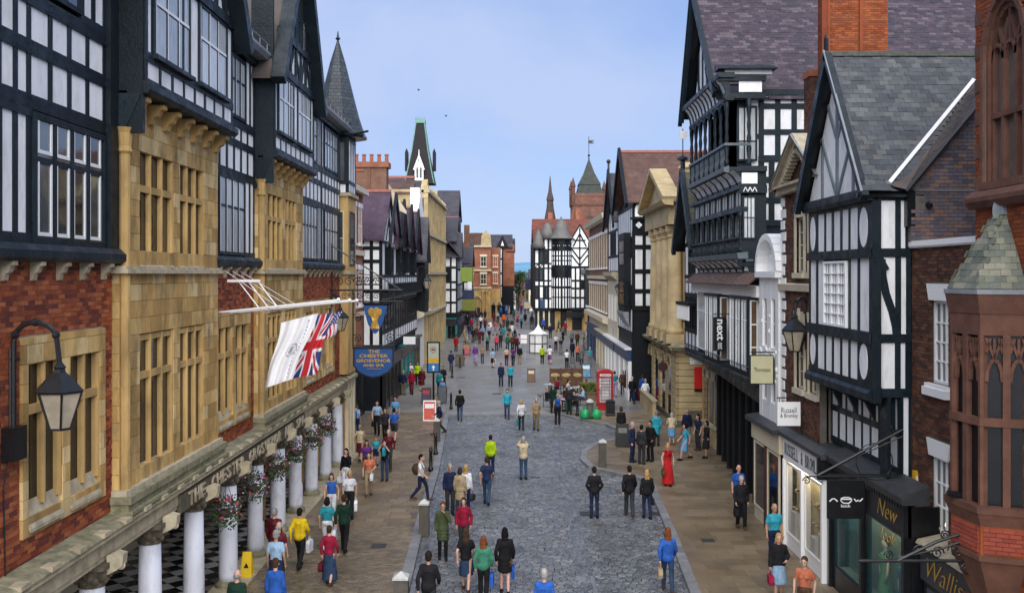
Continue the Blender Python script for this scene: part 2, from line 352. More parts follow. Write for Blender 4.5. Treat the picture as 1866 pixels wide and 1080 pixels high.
def fartimber(fr, us, vs, n, parent, bw=0.16, rw=0.18, dp=0.02, backing=True, wins=(), extra=None):
    """small far timber framing: joined bars over separate plaster panels"""
    mb = MB()
    for u in us: mb.box(fr, u-bw/2, u+bw/2, n-0.02, n+dp, vs[0], vs[-1])
    for v in vs: mb.box(fr, us[0]-bw/2, us[-1]+bw/2, n-0.02, n+dp+0.01, v-rw/2, v+rw/2)
    if extra: extra(mb)
    for i in range(len(us)-1):
        for j in range(len(vs)-1):
            g = (i,j) in wins
            if g: window(fr, us[i]+bw/2, us[i+1]-bw/2, vs[j]+rw/2, vs[j+1]-rw/2, n+0.03, 2, 1, parent, timber_far, glass, fw=0.07, mw=0.05, name='window')
            elif backing: piece('plaster_panel', plaster, fr, us[i]+bw*.4, us[i+1]-bw*.4, n-0.03, n, vs[j]+rw*.4, vs[j+1]-rw*.4, parent)
    o = mb.build('timber_frame', timber_far, parent, kind='stuff'); return o
# ================================================================= GROUND
FL = Fr((0,0,0), (1,0,0), (0,0,1), (0,1,0))      # floor frame: u = X, v = Y, n = up
def gp(px, py):                                   # photo pixel on the street -> (X, Y)
    Y = F*HC/(py-500)
    if Y > 80: Y = (HC+2.0)/((py-500)/F+0.025)
    if Y > 145: Y = (HC-1.625)*F/(py-500)
    return (wx(px,Y), Y)
def zg(Y): return 0.1+0.025*(min(max(Y,80),145)-80) if Y > 57 else 0.1
def inside(poly):
    n_ = len(poly)
    def f(x, y):
        c = False; j = n_-1
        for i in range(n_):
            xi, yi = poly[i]; xj, yj = poly[j]
            if (yi > y) != (yj > y) and x < (xj-xi)*(y-yi)/(yj-yi)+xi: c = not c
            j = i
        return c
    return f
m_earth = M('ground_far', [(0.10,0.11,0.07)], 0.95, 0.05, 0.3, 0)
m_bed = M('road_bed', (0.022,0.023,0.025), 0.6, 2, 0.3, 0.3, 30)
m_sett = M('granite_sett', [(0.115,0.121,0.128),(0.15,0.157,0.163),(0.08,0.086,0.094),(0.20,0.206,0.212),(0.13,0.136,0.143)], 0.32, 0.5, 0.42, 0.7, 28, spec=0.7, rvar=0.20, dirt=((0.16,0.18,0.205), 0.45, 0.8))
m_kerb = M('granite_kerb', [(0.20,0.20,0.20),(0.25,0.25,0.25),(0.16,0.16,0.165)], 0.5, 3, 0.25, 0.3, 40, rvar=0.12)
m_slab = M('york_stone_slab', [(0.215,0.160,0.095),(0.245,0.185,0.112),(0.18,0.134,0.08),(0.235,0.18,0.114),(0.20,0.146,0.084)], 0.5, 0.35, 0.28, 0.3, 20, spec=0.4, rvar=0.2, dirt=((0.085,0.070,0.048), 0.7, 0.5))
m_block = M('block_paver', [(0.16,0.122,0.072),(0.20,0.15,0.09),(0.125,0.096,0.06),(0.22,0.175,0.11),(0.155,0.12,0.074)], 0.45, 0.4, 0.35, 0.3, 20, spec=0.45, rvar=0.2, dirt=((0.065,0.055,0.038), 0.7, 0.6))
m_far = M('pedestrian_paving', [(0.235,0.225,0.20)], 0.42, 0.18, 0.22, 0.25, 8, spec=0.4, rvar=0.18, dirt=((0.14,0.13,0.11), 0.7, 0.22))
m_tarfar = M('road_tarmac', (0.07,0.072,0.075), 0.6, 0.5, 0.3, 0.2, 20)
g = MB().quad((-6000,-60,-14),(6000,-60,-14),(6000,9000,-14),(-6000,9000,-14)).build('ground', m_earth, None, kind='structure')
g2 = MB().box(WORLD,-90,90,-40,460,-13.9,-0.10).build('street_base', m_tarfar, None, kind='structure')
road = structure('road', loc=(0,30,-0.09))
MB().box(FL,-4.6,6.6,-0.09,-0.03,6,57).build('road_bed', m_bed, road)
LK = [(-2.35,6),(-2.62,22),gp(745,1080),gp(775,950),gp(800,860),gp(819,756)]
RK = [gp(1000,749),gp(1065,766),gp(1112,775),gp(1136,786),gp(1134,800),gp(1092,811),gp(1071,825),gp(1069,840),gp(1085,854),gp(1130,864),gp(1172,872),gp(1192,884),gp(1235,980),gp(1275,1080),(4.70,20),(4.2,6)]
top_edge = [gp(905,750)]
RP = LK+top_edge+RK
ok_road = inside(RP)
tiles(FL, -4.2, 6.4, 22.5, 57.6, 0.21, 0.125, 0.024, -0.03, 0.0, 'granite_sett', m_sett, road, ind=300, jw=0.18, jn=0.007, ok=ok_road, rock=0.06)
MB().poly(FL, [(-4,6),(4.6,6),(4.9,23),(-2.6,23)], -0.03, -0.005).build('near_setts', Mbrick('sett_near', ((0.07,0.08,0.09),(0.1,0.11,0.12)), (0.03,0.03,0.03), 0.21, 0.125, 0.35, plane='floor'), road)
# drainage channel down the middle
chn = MB()
for i in range(44): chn.box(FL, 1.93, 2.03, -0.03, 0.006, 22+i*0.6, 22.585+i*0.6); chn.box(FL, 2.17, 2.27, -0.03, 0.006, 22+i*0.6, 22.585+i*0.6)
chn.build('drain_channel', m_sett, road, kind='stuff')
def kerbline(pts, wd, side, parent, seg=0.9, z0=-0.05, z1=0.115, name='kerbstone'):
    for (x0,y0),(x1,y1) in zip(pts, pts[1:]):
        d = Vector((x1-x0,y1-y0,0)); l_ = d.length
        if l_ < 0.02: continue
        k = max(1, round(l_/seg)); d.normalize(); nn = Vector((-d.y,d.x,0))*side
        fr = Fr((x0,y0,0), d, nn)
        for i in range(k):
            if y0+d.y*l_*i/k < 18: continue
            piece(name, m_kerb, fr, l_*i/k+0.006, l_*(i+1)/k-0.006, 0, wd, z0, z1+rnd.uniform(-.003,.003), parent)
pavl = structure('pavement', loc=(-5,30,0))
edge = LK
lp = [(-12.2,6)]+[(x-0.30,y) for x,y in LK]+[(-4.2,57.8),(-12.2,57.8)]
MB().poly(FL, lp, -0.05, 0.085).build('pavement_bed', mortar_d, pavl)
kerbline(LK, 0.30, 1, pavl)
for k_, offs in enumerate((0.02,0.16,0.30)):        # gutter courses beside the kerb
    mb = MB()
    for (x0,y0),(x1,y1) in zip(LK[1:], LK[2:]):
        d = Vector((x1-x0,y1-y0,0)); l_ = d.length; d.normalize(); fr = Fr((x0+offs,y0,0), d, (d.y,-d.x,0))
        for i in range(int(l_/0.24)): mb.box(fr, i*0.24+0.008, i*0.24+0.232, 0, 0.125, -0.03, 0.008)
    mb.build('gutter_course', m_sett, road, kind='stuff')
okl = inside([(x-0.30,y) for x,y in LK]+[(-12,57.4),(-12,6)])
tiles(FL, -7.3, -2.4, 23.5, 31.8, 0.21, 0.105, 0.008, 0.085, 0.105, 'block_paver', m_block, pavl, ind=300, ok=okl, jn=0.002, rock=.012)
tiles(FL, -8.4, -2.4, 31.8, 57.6, 0.62, 0.46, 0.012, 0.085, 0.105, 'paving_slab', m_slab, pavl, ind=300, ok=okl, jn=0.002, jw=0.25)
MB().box(FL,-7.3,-3.0,0.085,0.10,6,23.5).build('paving_near', m_block, pavl)
pavr = structure('pavement', loc=(7,30,0))
rp_in = RK[4:]
rpoly = [(x+(0.0),y) for x,y in rp_in]+[(13,6),(13,57.9),gp(1180,756)]
rpoly = RK+[(14,6),(14,57.9),(3,57.9)]
okr = inside([(x,y) for x,y in RK]+[(14,6),(14,57.4),(2,57.4)])
mbp = MB()
mbp.poly(FL, rpoly, -0.05, 0.085); mbp.build('pavement_bed', mortar_d, pavr)
kerbline(RK, 0.28, -1, pavr, seg=0.7)
def okr2(x, y):
    if not okr(x, y): return False
    for (x0,y0),(x1,y1) in zip(RK, RK[1:]):
        a = Vector((x0,y0)); b = Vector((x1,y1)); p = Vector((x,y)); ab = b-a
        t = max(0, min(1, (p-a).dot(ab)/max(1e-6, ab.length_squared)))
        if (a+ab*t-p).length < 0.30+0.22: return False
    return True
mbp = MB()
tiles(FL, 3.0, 12.6, 20.5, 57.6, 0.72, 0.5, 0.012, 0.085, 0.105, 'paving_slab', m_slab, pavr, ind=300, ok=okr2, jn=0.002, jw=0.25)
# narrow fillets of slab against the kerb
MB().poly(FL, rpoly, 0.0851, 0.094).build('pavement_edge_fill', m_slab, pavr)
farp = structure('pavement', loc=(0,90,0))
MB().poly(Fr((0,0,0),(0,1,0),(1,0,0)), [(57.9,-.05),(57.9,.096),(80,.096),(145,1.721),(176,1.721),(176,-.05)], -16, 20).build('pedestrian_paving', m_far, farp)
MB().box(FL,-3.9,2.6,0.0,0.112,57.0,57.9).build('threshold_strip', m_kerb, farp)
mb = MB()
for i in range(11):
    y = 59+i*1.9; mb.box(FL,-4.4,-4.15,0.09,0.104,y,y+1.88); mb.box(FL,4.15,4.4,0.09,0.104,y,y+1.88)
mb.build('channel_stone', m_kerb, farp, kind='stuff')
tiles(FL, -4.1, 4.1, 58.0, 80, 0.9, 0.6, 0.014, 0.09, 0.1005, 'paving_slab', M('pale_slab', [(0.215,0.205,0.18),(0.25,0.24,0.215),(0.19,0.182,0.162)], 0.42, 0.3, 0.2, 0.2, 8, spec=0.4, rvar=0.18, dirt=((0.13,0.12,0.10), 0.7, 0.3)), farp, ind=300, jn=0.002, jw=0.2)
# shallow wet patch on the street
m_wet = M('wet_patch', (0.10,0.105,0.11), 0.08, 2, 0.2, 0.0, spec=0.7)
# street falling away beyond the cross
MB().poly(Fr((0,0,0),(0,1,0),(1,0,0)), [(175.9,1.71),(175.9,-3),(460,-14),(460,-11)], -9, 9).build('road', m_tarfar, None, kind='structure')
# distant hills
def hills(name, Y, base, tops, mat, depth=500):
    mb = MB(); k = len(tops); vs = []
    for i, (x, z) in enumerate(tops): vs += [(x,Y,base),(x,Y,z*0.55+base*.45),(x,Y+depth,z),(x,Y+depth*2.2,z*0.8)]
    fs = []
    for i in range(k-1):
        for j in range(3): fs.append((i*4+j,(i+1)*4+j,(i+1)*4+j+1,i*4+j+1))
    mb.smooth = True; mb._add(vs, fs); return mb.build(name, mat, None, kind='structure')
m_hill = M('hill_blue', (0.10,0.24,0.36), 0.95, 0.004, 0.2, 0)  # distance haze painted into the hill colour, no air volume
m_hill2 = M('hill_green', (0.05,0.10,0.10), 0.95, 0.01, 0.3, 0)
xs = lin(-2600, 2600, 40)
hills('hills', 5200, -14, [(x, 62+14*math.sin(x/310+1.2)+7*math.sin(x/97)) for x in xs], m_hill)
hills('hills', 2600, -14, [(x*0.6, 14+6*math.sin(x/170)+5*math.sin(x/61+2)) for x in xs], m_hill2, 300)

m_cover = M('iron_cover', (0.05,0.048,0.045), .5, 20, .4, .5, 60, spec=.4)
for i,(px,py,w_,d_) in enumerate(((1072,935,.6,.6),(975,870,.5,.35),(700,765,.6,.45),(1200,935,.5,.4),(690,1000,.45,.45),(1150,700,.6,.5),(840,690,.7,.5),(905,720,.6,.5),(1290,990,.4,.4))):
    X, Y = gp(px, py); z = 0.004 if ok_road(X, Y) else 0.108
    par = road if z < .05 else (pavl if X < 0 and Y < 57 else (pavr if Y < 57 else farp))
    mb = MB(); mb.box(FL, X-w_/2, X+w_/2, z-.02, z+.006, Y-d_/2, Y+d_/2); mb.build('cover_frame', m_kerb if i in (1,) else m_cover, par)
    for k in range(5): piece('cover_bar', m_cover, FL, X-w_/2+.04, X+w_/2-.04, z+.006, z+.014, Y-d_/2+.03+k*(d_-.06)/5, Y-d_/2+.015+(k+1)*(d_-.06)/5, par)
m_litter = M('litter', [(.5,.5,.48),(.05,.05,.05),(.3,.25,.15)], .7, 3, .1, 0)
gm = MB()
for i in range(260):
    X = rnd.uniform(-6.8,8); Y = rnd.uniform(24,56)
    z = .0075 if ok_road(X,Y) else .1085
    if z > .05 and -2.9 < X < -2.3: continue
    gm.lathe((X,Y,z-.002), [(rnd.uniform(.012,.03),0),(.01,.004)], 6)
gm.build('chewing_gum', m_litter, pavl, kind='stuff')
# ================================================================= HOTEL (left, near)
H = thing('hotel', 'long timber, brick and sandstone hotel above a white columned arcade', 'hotel', (-9,28,0))
W0 = wallL(-7.6); WS = wallL(-7.38); WT = wallL(-7.02)
YB = [10.4, 14.7-0, 18.3, 24.1, 28.3, 33.9, 44.6]
# core masses
mb = MB()
mb.box(WORLD,-13.5,-8.1,8.4,44.4,3.5,14.9); mb.build('wall_core', mortar_d, H)
MB().box(WORLD,-13.5,-11.4,8.4,44.4,0,3.6).build('arcade_back_wall', creampaint, H)
MB().box(WORLD,-11.5,-7.7,8.4,44.4,3.35,3.52).build('arcade_ceiling', whitepaint, H)
# ---- stone mullioned window set in the sandstone
def stonewin(fr, groups, v0, v1, n, lights, tr, parent, sill=0.32, revs=0.10):
    """groups [(u0,u1)] each with `lights` lights split by mullions, a transom at tr, sloping sills"""
    for (a, b) in groups:
        mb = MB(); us = lin(a, b, lights); mw = 0.075
        for u in us: 
            w_ = 0.13 if u in (us[0],us[-1]) else mw
            mb.poly(Fr(fr.pt(0,0,0), fr.U, fr.V, fr.N*1.0), [(u-w_/2,n-revs),(u+w_/2,n-revs),(u+w_/2,n-.05),(u+w_/4,n+.0),(u-w_/4,n+.0),(u-w_/2,n-.05)], v0, v1)
        mb.box(fr, a, b, n-revs, n-0.02, v1-0.12, v1); mb.box(fr, a, b, n-revs*.9, n-0.015, tr-0.07, tr+0.07)
        o = mb.build('window', stone_flat, parent)
        for i in range(lights):
            x0, x1 = us[i]+0.06, us[i+1]-0.06
            for z0, z1 in ((v0+0.02, tr-0.07),(tr+0.07, v1-0.12)):
                piece('pane', glass_dark, fr, x0, x1, n-revs-.03, n-revs, z0, z1, o)
            piece('casement_bar', whitepaint, fr, x0+0.0, x0+0.05, n-revs+0.02, n-revs+0.06, v0+0.02, v1-0.12, o)
            # sloping sill stone of each light
            mb = MB(); f2 = Fr(fr.O, fr.N, fr.U, fr.V)
            mb.poly(f2, [(n-revs,v0-0.02),(n-revs,v0+0.10),(n+0.05,v0-sill+.06),(n+0.05,v0-sill)], us[i]+0.005, us[i+1]-0.005)
            mb.build('sill', stonepale, o)
def ashlar(fr, u0, u1, v0, v1, n, parent, holes=(), ind=110, w=0.62, h=0.33, name='ashlar_block', mat=None):
    tiles(fr, u0, u1, v0, v1, w, h, 0.008, n-0.2, n, name, mat or stone, parent, ind=ind, holes=holes, jw=0.3, jn=0.0015)
BR = []   # brick fields of the hotel, laid at the end so the nearest 300 become parts
def brackets(fr, us, v0, v1, n0, n1, parent, w=0.13, mat=None, name='bracket'):
    f2 = Fr(fr.O, fr.N, fr.U, fr.V)
    for u in us:
        h = v1-v0; d = n1-n0
        MB().poly(f2, [(n0,v0),(n0+d*.25,v0+h*.04),(n0+d*.35,v0+h*.35),(n0+d*.6,v0+h*.45),(n0+d*.75,v0+h*.75),(n1,v0+h*.8),(n1,v1),(n0,v1)], u-w/2, u+w/2).build(name, mat or stonepale, parent)
def timber_sill(fr, u0, u1, n, parent):
    MB().prism(fr, [(n-.1,8.6),(n+.20,8.6),(n+.26,8.66),(n+.26,8.78),(n+.16,8.88),(n-.1,8.9)], u0, u1).build('sill_beam', timber, parent)
def brick_bay(a, b, wins, low, near=False):
    fr = W0
    timber_sill(fr, a-0.05, b+0.05, 0, H)
    k = max(3, round((b-a)/0.85)); brackets(fr, [a+(b-a)*(i+.5)/k for i in range(k)], 8.3, 8.6, 0, 0.2, H)
    # lower brick with stone surround
    (s0, s1, z0, z1) = low
    mb = MB(); mb.box(fr,a,s0+.02,-0.45,-0.012,3.7,8.6).box(fr,s1-.02,b,-0.45,-0.012,3.7,8.6).box(fr,s0+.02,s1-.02,-0.45,-0.012,3.7,z0+.05).box(fr,s0+.02,s1-.02,-0.45,-0.012,z1-.05,8.6); mb.build('mortar_bed', mortar, H)
    BR.append((fr,a,b,3.78,8.6,[(s0,s1,z0,z1)]))
    gr = wins
    holes = [(g0,g1,z0+0.3,z1-0.32) for g0,g1 in gr]
    ashlar(fr, s0, s1, z0, z1, 0.05, H, holes, ind=60, w=0.42, h=0.30)
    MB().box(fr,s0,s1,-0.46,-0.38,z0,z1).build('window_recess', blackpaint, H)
    stonewin(fr, gr, z0+0.42, z1-0.32, 0.03, 2 if len(gr) > 1 else 3, z1-1.15, H, sill=0.36, revs=0.12)
# near brick bay
brick_bay(10.4, 18.25, [(15.0,16.15),(16.42,17.62)], (14.82,17.85,4.3,7.42))
brick_bay(24.1, 28.25, [(24.7,26.0),(26.25,27.5)], (24.45,27.75,4.3,7.42))
brick_bay(33.9, 44.4, [(35.2,36.6),(39.0,40.4)], (34.7,40.9,4.3,7.42))
def hang_panel_rows(fr, us, n, parent, rows): panels(fr, us, rows, n, parent, 0.17, 0.24)
# timber storeys over the near bay
usn = [13.2,13.72,14.2,14.75,15.16,15.86,16.56,17.26,17.88]
wn = (15.16,17.88)
# wide strip left of the window
panels(W0, [12.6,13.2,13.72,14.2,14.66,15.08], [8.95,10.98], 0, H, 0.15, 0.2)
for i in range(4):
    pass
panels(W0, [12.6,13.2,13.72,14.2,14.66,15.08,15.78,16.46,17.16,17.86], [11.12,11.98,12.75], 0, H, 0.12, 0.23)
window(W0, 15.16, 17.88, 8.88, 10.98, 0.06, 4, 2, H, timber, glass, fw=0.11, mw=0.11, dp=0.06, rowf=[0,0.66,1])
for i in range(4):   # white casements inside the dark frame
    x0 = 15.28+i*0.62; mb = MB()
    for z0, z1 in ((9.02,10.2),(10.34,10.86)):
        mb.box(W0,x0+.03,x0+.08,.0,.048,z0,z1).box(W0,x0+.46,x0+.51,.0,.048,z0,z1).box(W0,x0+.08,x0+.46,.0,.045,z0,z0+.06)
    mb.build('casement', whitepaint, H)
piece('timber_post', timber, W0, 17.9, 18.35, -0.05, 0.12, 8.88, 15, H)
window(W0, 15.3, 16.9, 12.95, 14.4, 0.05, 3, 2, H, timber, glass, fw=0.09, mw=0.07, dp=0.06)
window(W0, 13.2, 14.9, 12.95, 14.4, 0.05, 3, 2, H, timber, glass, fw=0.09, mw=0.07, dp=0.06)
panels(W0, [16.95,17.4,17.88], [12.88,14.5], 0, H, 0.15, 0.2)
piece('timber_rail', timber, W0, 12, 18.3, -0.05, 0.16, 14.45, 14.75, H)
# stud heads on the rails
mb = MB()
for z in (11.12,11.98,12.75):
    for u in (13.72,14.2,14.66,15.08,15.78,16.46,17.16,17.86):
        mb.box(W0,u-.05,u-.02,0.06,0.085,z-.08,z-.05); mb.box(W0,u+.02,u+.05,0.06,0.085,z+.05,z+.08)
mb.build('oak_peg', timber, H, kind='stuff')
def stone_bay(a, b, full=True):
    fr = WS; L_ = b-a; g1 = (a+0.60*1, a+0.13*L_+0.0); 
    w1 = (a+0.75, a+0.75+0.33*L_); w2 = (w1[1]+0.38, w1[1]+0.38+0.29*L_)
    lo, hi = (4.5,7.2), (8.78,11.0)
    holes = [(w[0],w[1],z0-.05,z1) for w in (w1,w2) for z0,z1 in (lo,hi)]
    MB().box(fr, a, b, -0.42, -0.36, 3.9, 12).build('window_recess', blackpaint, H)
    MB().box(WORLD,-7.7,-7.44,a+.02,a+.25,4,12).build('bay_return', stone_flat, H)
    ashlar(fr, a, b, 4.25, 12.0, 0.0, H, holes, ind=200)
    stonewin(fr, [w1], lo[0], lo[1], -0.02, 3, 6.38, H); stonewin(fr, [w2], lo[0], lo[1], -0.02, 3, 6.38, H)
    stonewin(fr, [w1], hi[0], hi[1], -0.02, 3, 10.12, H); stonewin(fr, [w2], hi[0], hi[1], -0.02, 3, 10.12, H)
    # camera-facing return of the bay
    fc = wallC(a)
    ashlar(fc, -7.66, -7.385, 4.25, 12.0, 0.0, H, (), ind=20, w=0.3)
    for z0, z1, p in ((8.42,8.5,0.13),(8.5,8.56,0.08),(4.2,4.3,0.10),(4.06,4.2,0.2),(3.93,4.06,0.14),(3.86,3.93,0.24)):
        MB().box(fr, a-0.10-p*.5, b+0.05+p*.5, -0.2, p, z0, z1).build('string_course', stonemoss if z0 < 4.1 else stonepale, H)
    # colonnette capitals + row of carved brackets under the jetty
    brackets(fr, [a+0.35+(L_-0.6)*i/6 for i in range(7)], 11.42, 11.82, 0, 0.34, H, w=0.2, mat=stone_flat)
    MB().box(fr,a-.02,b,-.1,.05,11.82,11.9).build('string_course', stone_flat, H)
    mbb = MB(); mbb.lathe((-7.40,a+0.06,0), [(0.10,4.3),(0.10,10.7),(0.14,10.75),(0.12,10.85),(0.15,11.1),(0.19,11.2)], 10); mbb.smooth = True; mbb.build('colonnette', stone_flat, H)
    # jettied timber storey
    t = WT
    MB().box(WORLD,-7.6,-7.10,a+0.05,b+0.05,11.9,14.7).build('jetty_core', mortar_d, H)
    MB().prism(t, [(-.4,11.86),(.06,11.86),(.13,11.93),(.13,12.03),(.03,12.1),(-.4,12.1)], a, b+0.1).build('bressummer', timber, H)
    MB().box(WORLD,-7.68,-7.03,a-0.02,a+0.10,11.1,16.5).build('jetty_side', timber, H)
    MB().poly(wallC(a), [(-7.66,10.9),(-7.52,10.95),(-7.3,11.3),(-7.05,11.85),(-7.66,11.85)], -0.1, 0.04).build('carved_bracket', timber, H)
    us = [a+.12+(L_-.2)*i/8 for i in range(9)]
    panels(t, us, [12.1,12.56], 0, H, 0.10, 0.13)
    panels(t, [us[0],us[0]+.28], [12.6,14.55], 0, H, 0.12, 0.16)
    panels(t, [us[-1]-.42,us[-1]], [12.6,14.55], 0, H, 0.12, 0.16)
    panels(t, [us[0]+.28+0.30*L_, us[-1]-.42-.34*L_], [12.6,14.55], 0, H, 0.14, 0.16) if us[-1]-.42-.34*L_ > us[0]+.28+0.30*L_+.1 else None
    for x0, x1 in ((us[0]+.32, us[0]+.30+0.37*L_), (us[-1]-.44-.37*L_, us[-1]-.46)):
        window(t, x0, x1, 12.66, 14.5, 0.05, 3, 2, H, timber, glass_lit, fw=0.08, mw=0.06, dp=0.05, rowf=[0,0.58,1])
        mb = MB(); q = (x1-x0-.18)/3
        for i in range(3): mb.box(t,x0+.1+i*q,x0+.15+i*q,.0,.04,12.72,14.45)
        mb.box(t,x0+.09,x1-.09,.0,.042,13.70,13.76); mb.build('casement', whitepaint, H)
        piece('sill_beam', timber, t, x0-.05, x1+.05, 0, 0.14, 12.6, 12.68, H)
    # gable with curved bracing
    ap = (a+b)/2+.05; zt = 19.2; zb = 14.6
    MB().poly(t, [(a-.1,zb),(b+.15,zb),(ap,zt)], -0.3, -0.02).build('gable_panel', plaster, H)
    mb = MB(); mb.box(t,a-.1,b+.15,-.02,.09,zb-.1,zb+.14); mb.build('timber_rail', timber, H)
    for q in range(1,8):
        u = a-.1+(L_+.25)*q/8; zz = zb+(zt-zb)*(1-abs(u-ap)/(L_/2+.12))
        if zz > zb+.4: piece('timber_post', timber, t, u-.07, u+.07, -.02, .05, zb+.14, zz-.25, H)
    for q in range(6):   # S-curved braces
        u = a+.45+(L_-.8)*q/6; mb = MB(); pts = [(u+.02,zb+.16),(u+.14,zb+.5),(u+.34,zb+.75),(u+.5,zb+1.05)]
        for p_, r_ in zip(pts, pts[1:]): mb.beam(t, p_, r_, .1, -.02, .04)
        if q % 2: 
            mb = MB(); pts = [(u+.5,zb+.16),(u+.36,zb+.5),(u+.14,zb+.75),(u+.02,zb+1.05)]
            for p_, r_ in zip(pts, pts[1:]): mb.beam(t, p_, r_, .1, -.02, .04)
        mb.build('curved_brace', timber, H)
    mb = MB(); mb.box(t,a+.5,b-.5,-.02,.08,zb+1.08,zb+1.26); mb.build('timber_rail', timber, H)
    window(t, ap-1.0, ap+1.0, zb+1.3, zb+3.0, .05, 3, 2, H, timber, glass, fw=.09, mw=.07)
    for s in (-1,1):
        e = (a-.35) if s < 0 else (b+.35)
        MB().beam(t, (e, zb-.55), (ap, zt+.3), .32, .02, .42).build('bargeboard', timber, H)
    # roof slopes behind the gable
    for s in (-1,1):
        e = (a-.4) if s < 0 else (b+.4)
        MB().quad((-6.65,e,zb-.5),(-6.65,ap,zt+.45),(-11.5,ap,zt+.45),(-11.5,e,zb-.5)).build('roof', slate_brown, H)
stone_bay(18.3, 24.1)
stone_bay(28.3, 33.9, False)
# recessed timber bay between the stone bays
def mid_timber(a, b, wl, wh, cols):
    fr = W0
    us = lin(a+.12, b-.08, cols)
    panels(fr, us, [11.15,12.0,12.55][0:3], 0, H, 0.13, 0.2)
    panels(fr, [us[0], wl[0]-.06], [8.95,11.1], 0, H, .12, .15)
    panels(fr, [wl[1]+.06, (wl[1]+us[-1])/2+.05, us[-1]], [8.95,11.1], 0, H, .12, .15)
    panels(fr, [us[0], wh[0]-.06], [12.62,14.55], 0, H, .12, .15)
    panels(fr, [wh[1]+.06, (wh[1]+us[-1])/2+.05, us[-1]], [12.62,14.55], 0, H, .12, .15)
    for (x0,x1),z0,z1 in ((wl,8.92,11.05),(wh,12.68,14.4)):
        k = max(3, round((x1-x0)/.6))
        window(fr, x0, x1, z0, z1, 0.06, k, 2, H, timber, glass_lit, fw=.09, mw=.06, dp=.06, rowf=[0,.62,1])
        mb = MB(); q = (x1-x0-.2)/k
        for i in range(k): mb.box(fr,x0+.12+i*q,x0+.18+i*q,-.01,.046,z0+.1,z1-.1)
        mb.build('casement', whitepaint, H)
    piece('timber_rail', timber, fr, a, b, -.05, .14, 14.5, 14.72, H)
mid_timber(24.1, 28.3, (24.75,27.2), (25.2,27.3), 6)
mid_timber(33.9, 38.2, (34.5,37.3), (34.5,37.3), 6)
mid_timber(38.2, 42.4, (38.7,41.7), (38.7,41.7), 6)
# eaves, gutter and roof over the recessed bays
for a, b in ((8,18.4),(24.0,28.6),(33.8,42.6)):
    MB().prism(W0, [(-.3,14.62),(.42,14.70),(.5,14.82),(.5,14.9),(.36,14.9),(-.3,14.78)], a, b).build('eaves_gutter', lead, H)
    mb = MB(); mb.tube([W0.pt(a,.46,15.12), W0.pt(b,.46,15.12)], .02)
    for i in range(int((b-a)/.8)+1): mb.tube([W0.pt(a+i*.8,.46,14.88), W0.pt(a+i*.8,.46,15.12)], .016, 5)
    mb.build('roof_rail', lead, H)
    R = Fr((-7.25,0,14.88), (0,1,0), Vector((.82,0,.57)), Vector((-.57,0,.82)))
    tiles(R, a, b, 0, 5.2, 0.3, 0.21, 0.006, -.05, 0.0, 'slate', slate_brown, H, ind=60, jn=.006)
    MB().quad(R.pt(a,-.05,0),R.pt(b,-.05,0),R.pt(b,-.05,6),R.pt(a,-.05,6)).build('roof_deck', blackpaint, H)
# chimney with moulded top on the gable's far side
MB().box(WORLD,-8.6,-7.5,34.0,35.3,14,22).box(WORLD,-8.7,-7.4,33.9,35.4,19.5,19.7).build('chimney', far_brick, H)
# corner turret with slate spire
ct = thing  # (kept as parts of the hotel)
FCt = wallC(42.4)
mb = MB(); mb.box(WORLD,-8.9,-7.25,42.4,44.4,8.6,14.7); mb.build('turret_core', timber, H)
mb = MB(); mb.box(WORLD,-8.0,-7.22,42.3,44.4,4.0,11.9); mb.build('turret_pier', stone_flat, H)
MB().box(WORLD,-8.0,-7.1,42.2,44.5,11.85,12.0).box(WORLD,-8.0,-7.12,42.2,44.5,8.4,8.55).build('string_course', stonepale, H)
window(wallC(42.28), -7.75, -7.4, 8.8, 11.2, .02, 1, 2, H, creampaint, glass, fw=.05)
window(wallL(-7.23), 42.7, 43.9, 8.8, 11.2, .05, 2, 2, H, timber, glass, fw=.06)
window(wallC(42.39), -7.65, -7.35, 12.5, 14.3, .03, 1, 1, H, timber, glass, fw=.05)
piece('plaster_panel', plaster, wallC(42.4), -7.65, -7.35, 0, .012, 12.02, 12.38, H)
piece('timber_rail', timber, wallC(42.4), -7.75, -7.2, 0, .08, 12.4, 12.52, H)
panels(wallL(-7.24), [42.5,43.1,43.7,44.3], [12.0,12.5,14.4], 0, H, .12, .14)
def spire(cx, cy, zs, mat, parent, seg=8, ph=math.pi/8, name='spire'):
    mb = MB(); mb.lathe((cx,cy,0), zs, seg, ph=ph); return mb.build(name, mat, parent)
m_sps = Mbrick('spire_slate', ((0.035,0.045,0.055),(0.055,0.068,0.078)), (0.015,0.02,0.025), .22, .16, .5)
spire(-7.85, 43.3, [(1.34,14.62),(1.22,14.8),(0.98,15.5),(0.74,16.4),(.36,17.9),(.05,18.9)], m_sps, H)
MB().lathe((-7.85,43.3,14.5), [(1.30,0),(1.34,.05),(1.34,.14)], 8, ph=math.pi/8).build('eaves_gutter', blackpaint, H)
mb = MB(); mb.lathe((-7.85,43.3,18.85), [(.05,0),(.05,.1),(.12,.16),(.05,.25),(.02,.5)], 8); mb.build('finial', iron, H)
MB().tube([(-7.1,42.6,14.6),(-6.3,42.0,14.66)], .05).build('gargoyle_spout', iron, H)
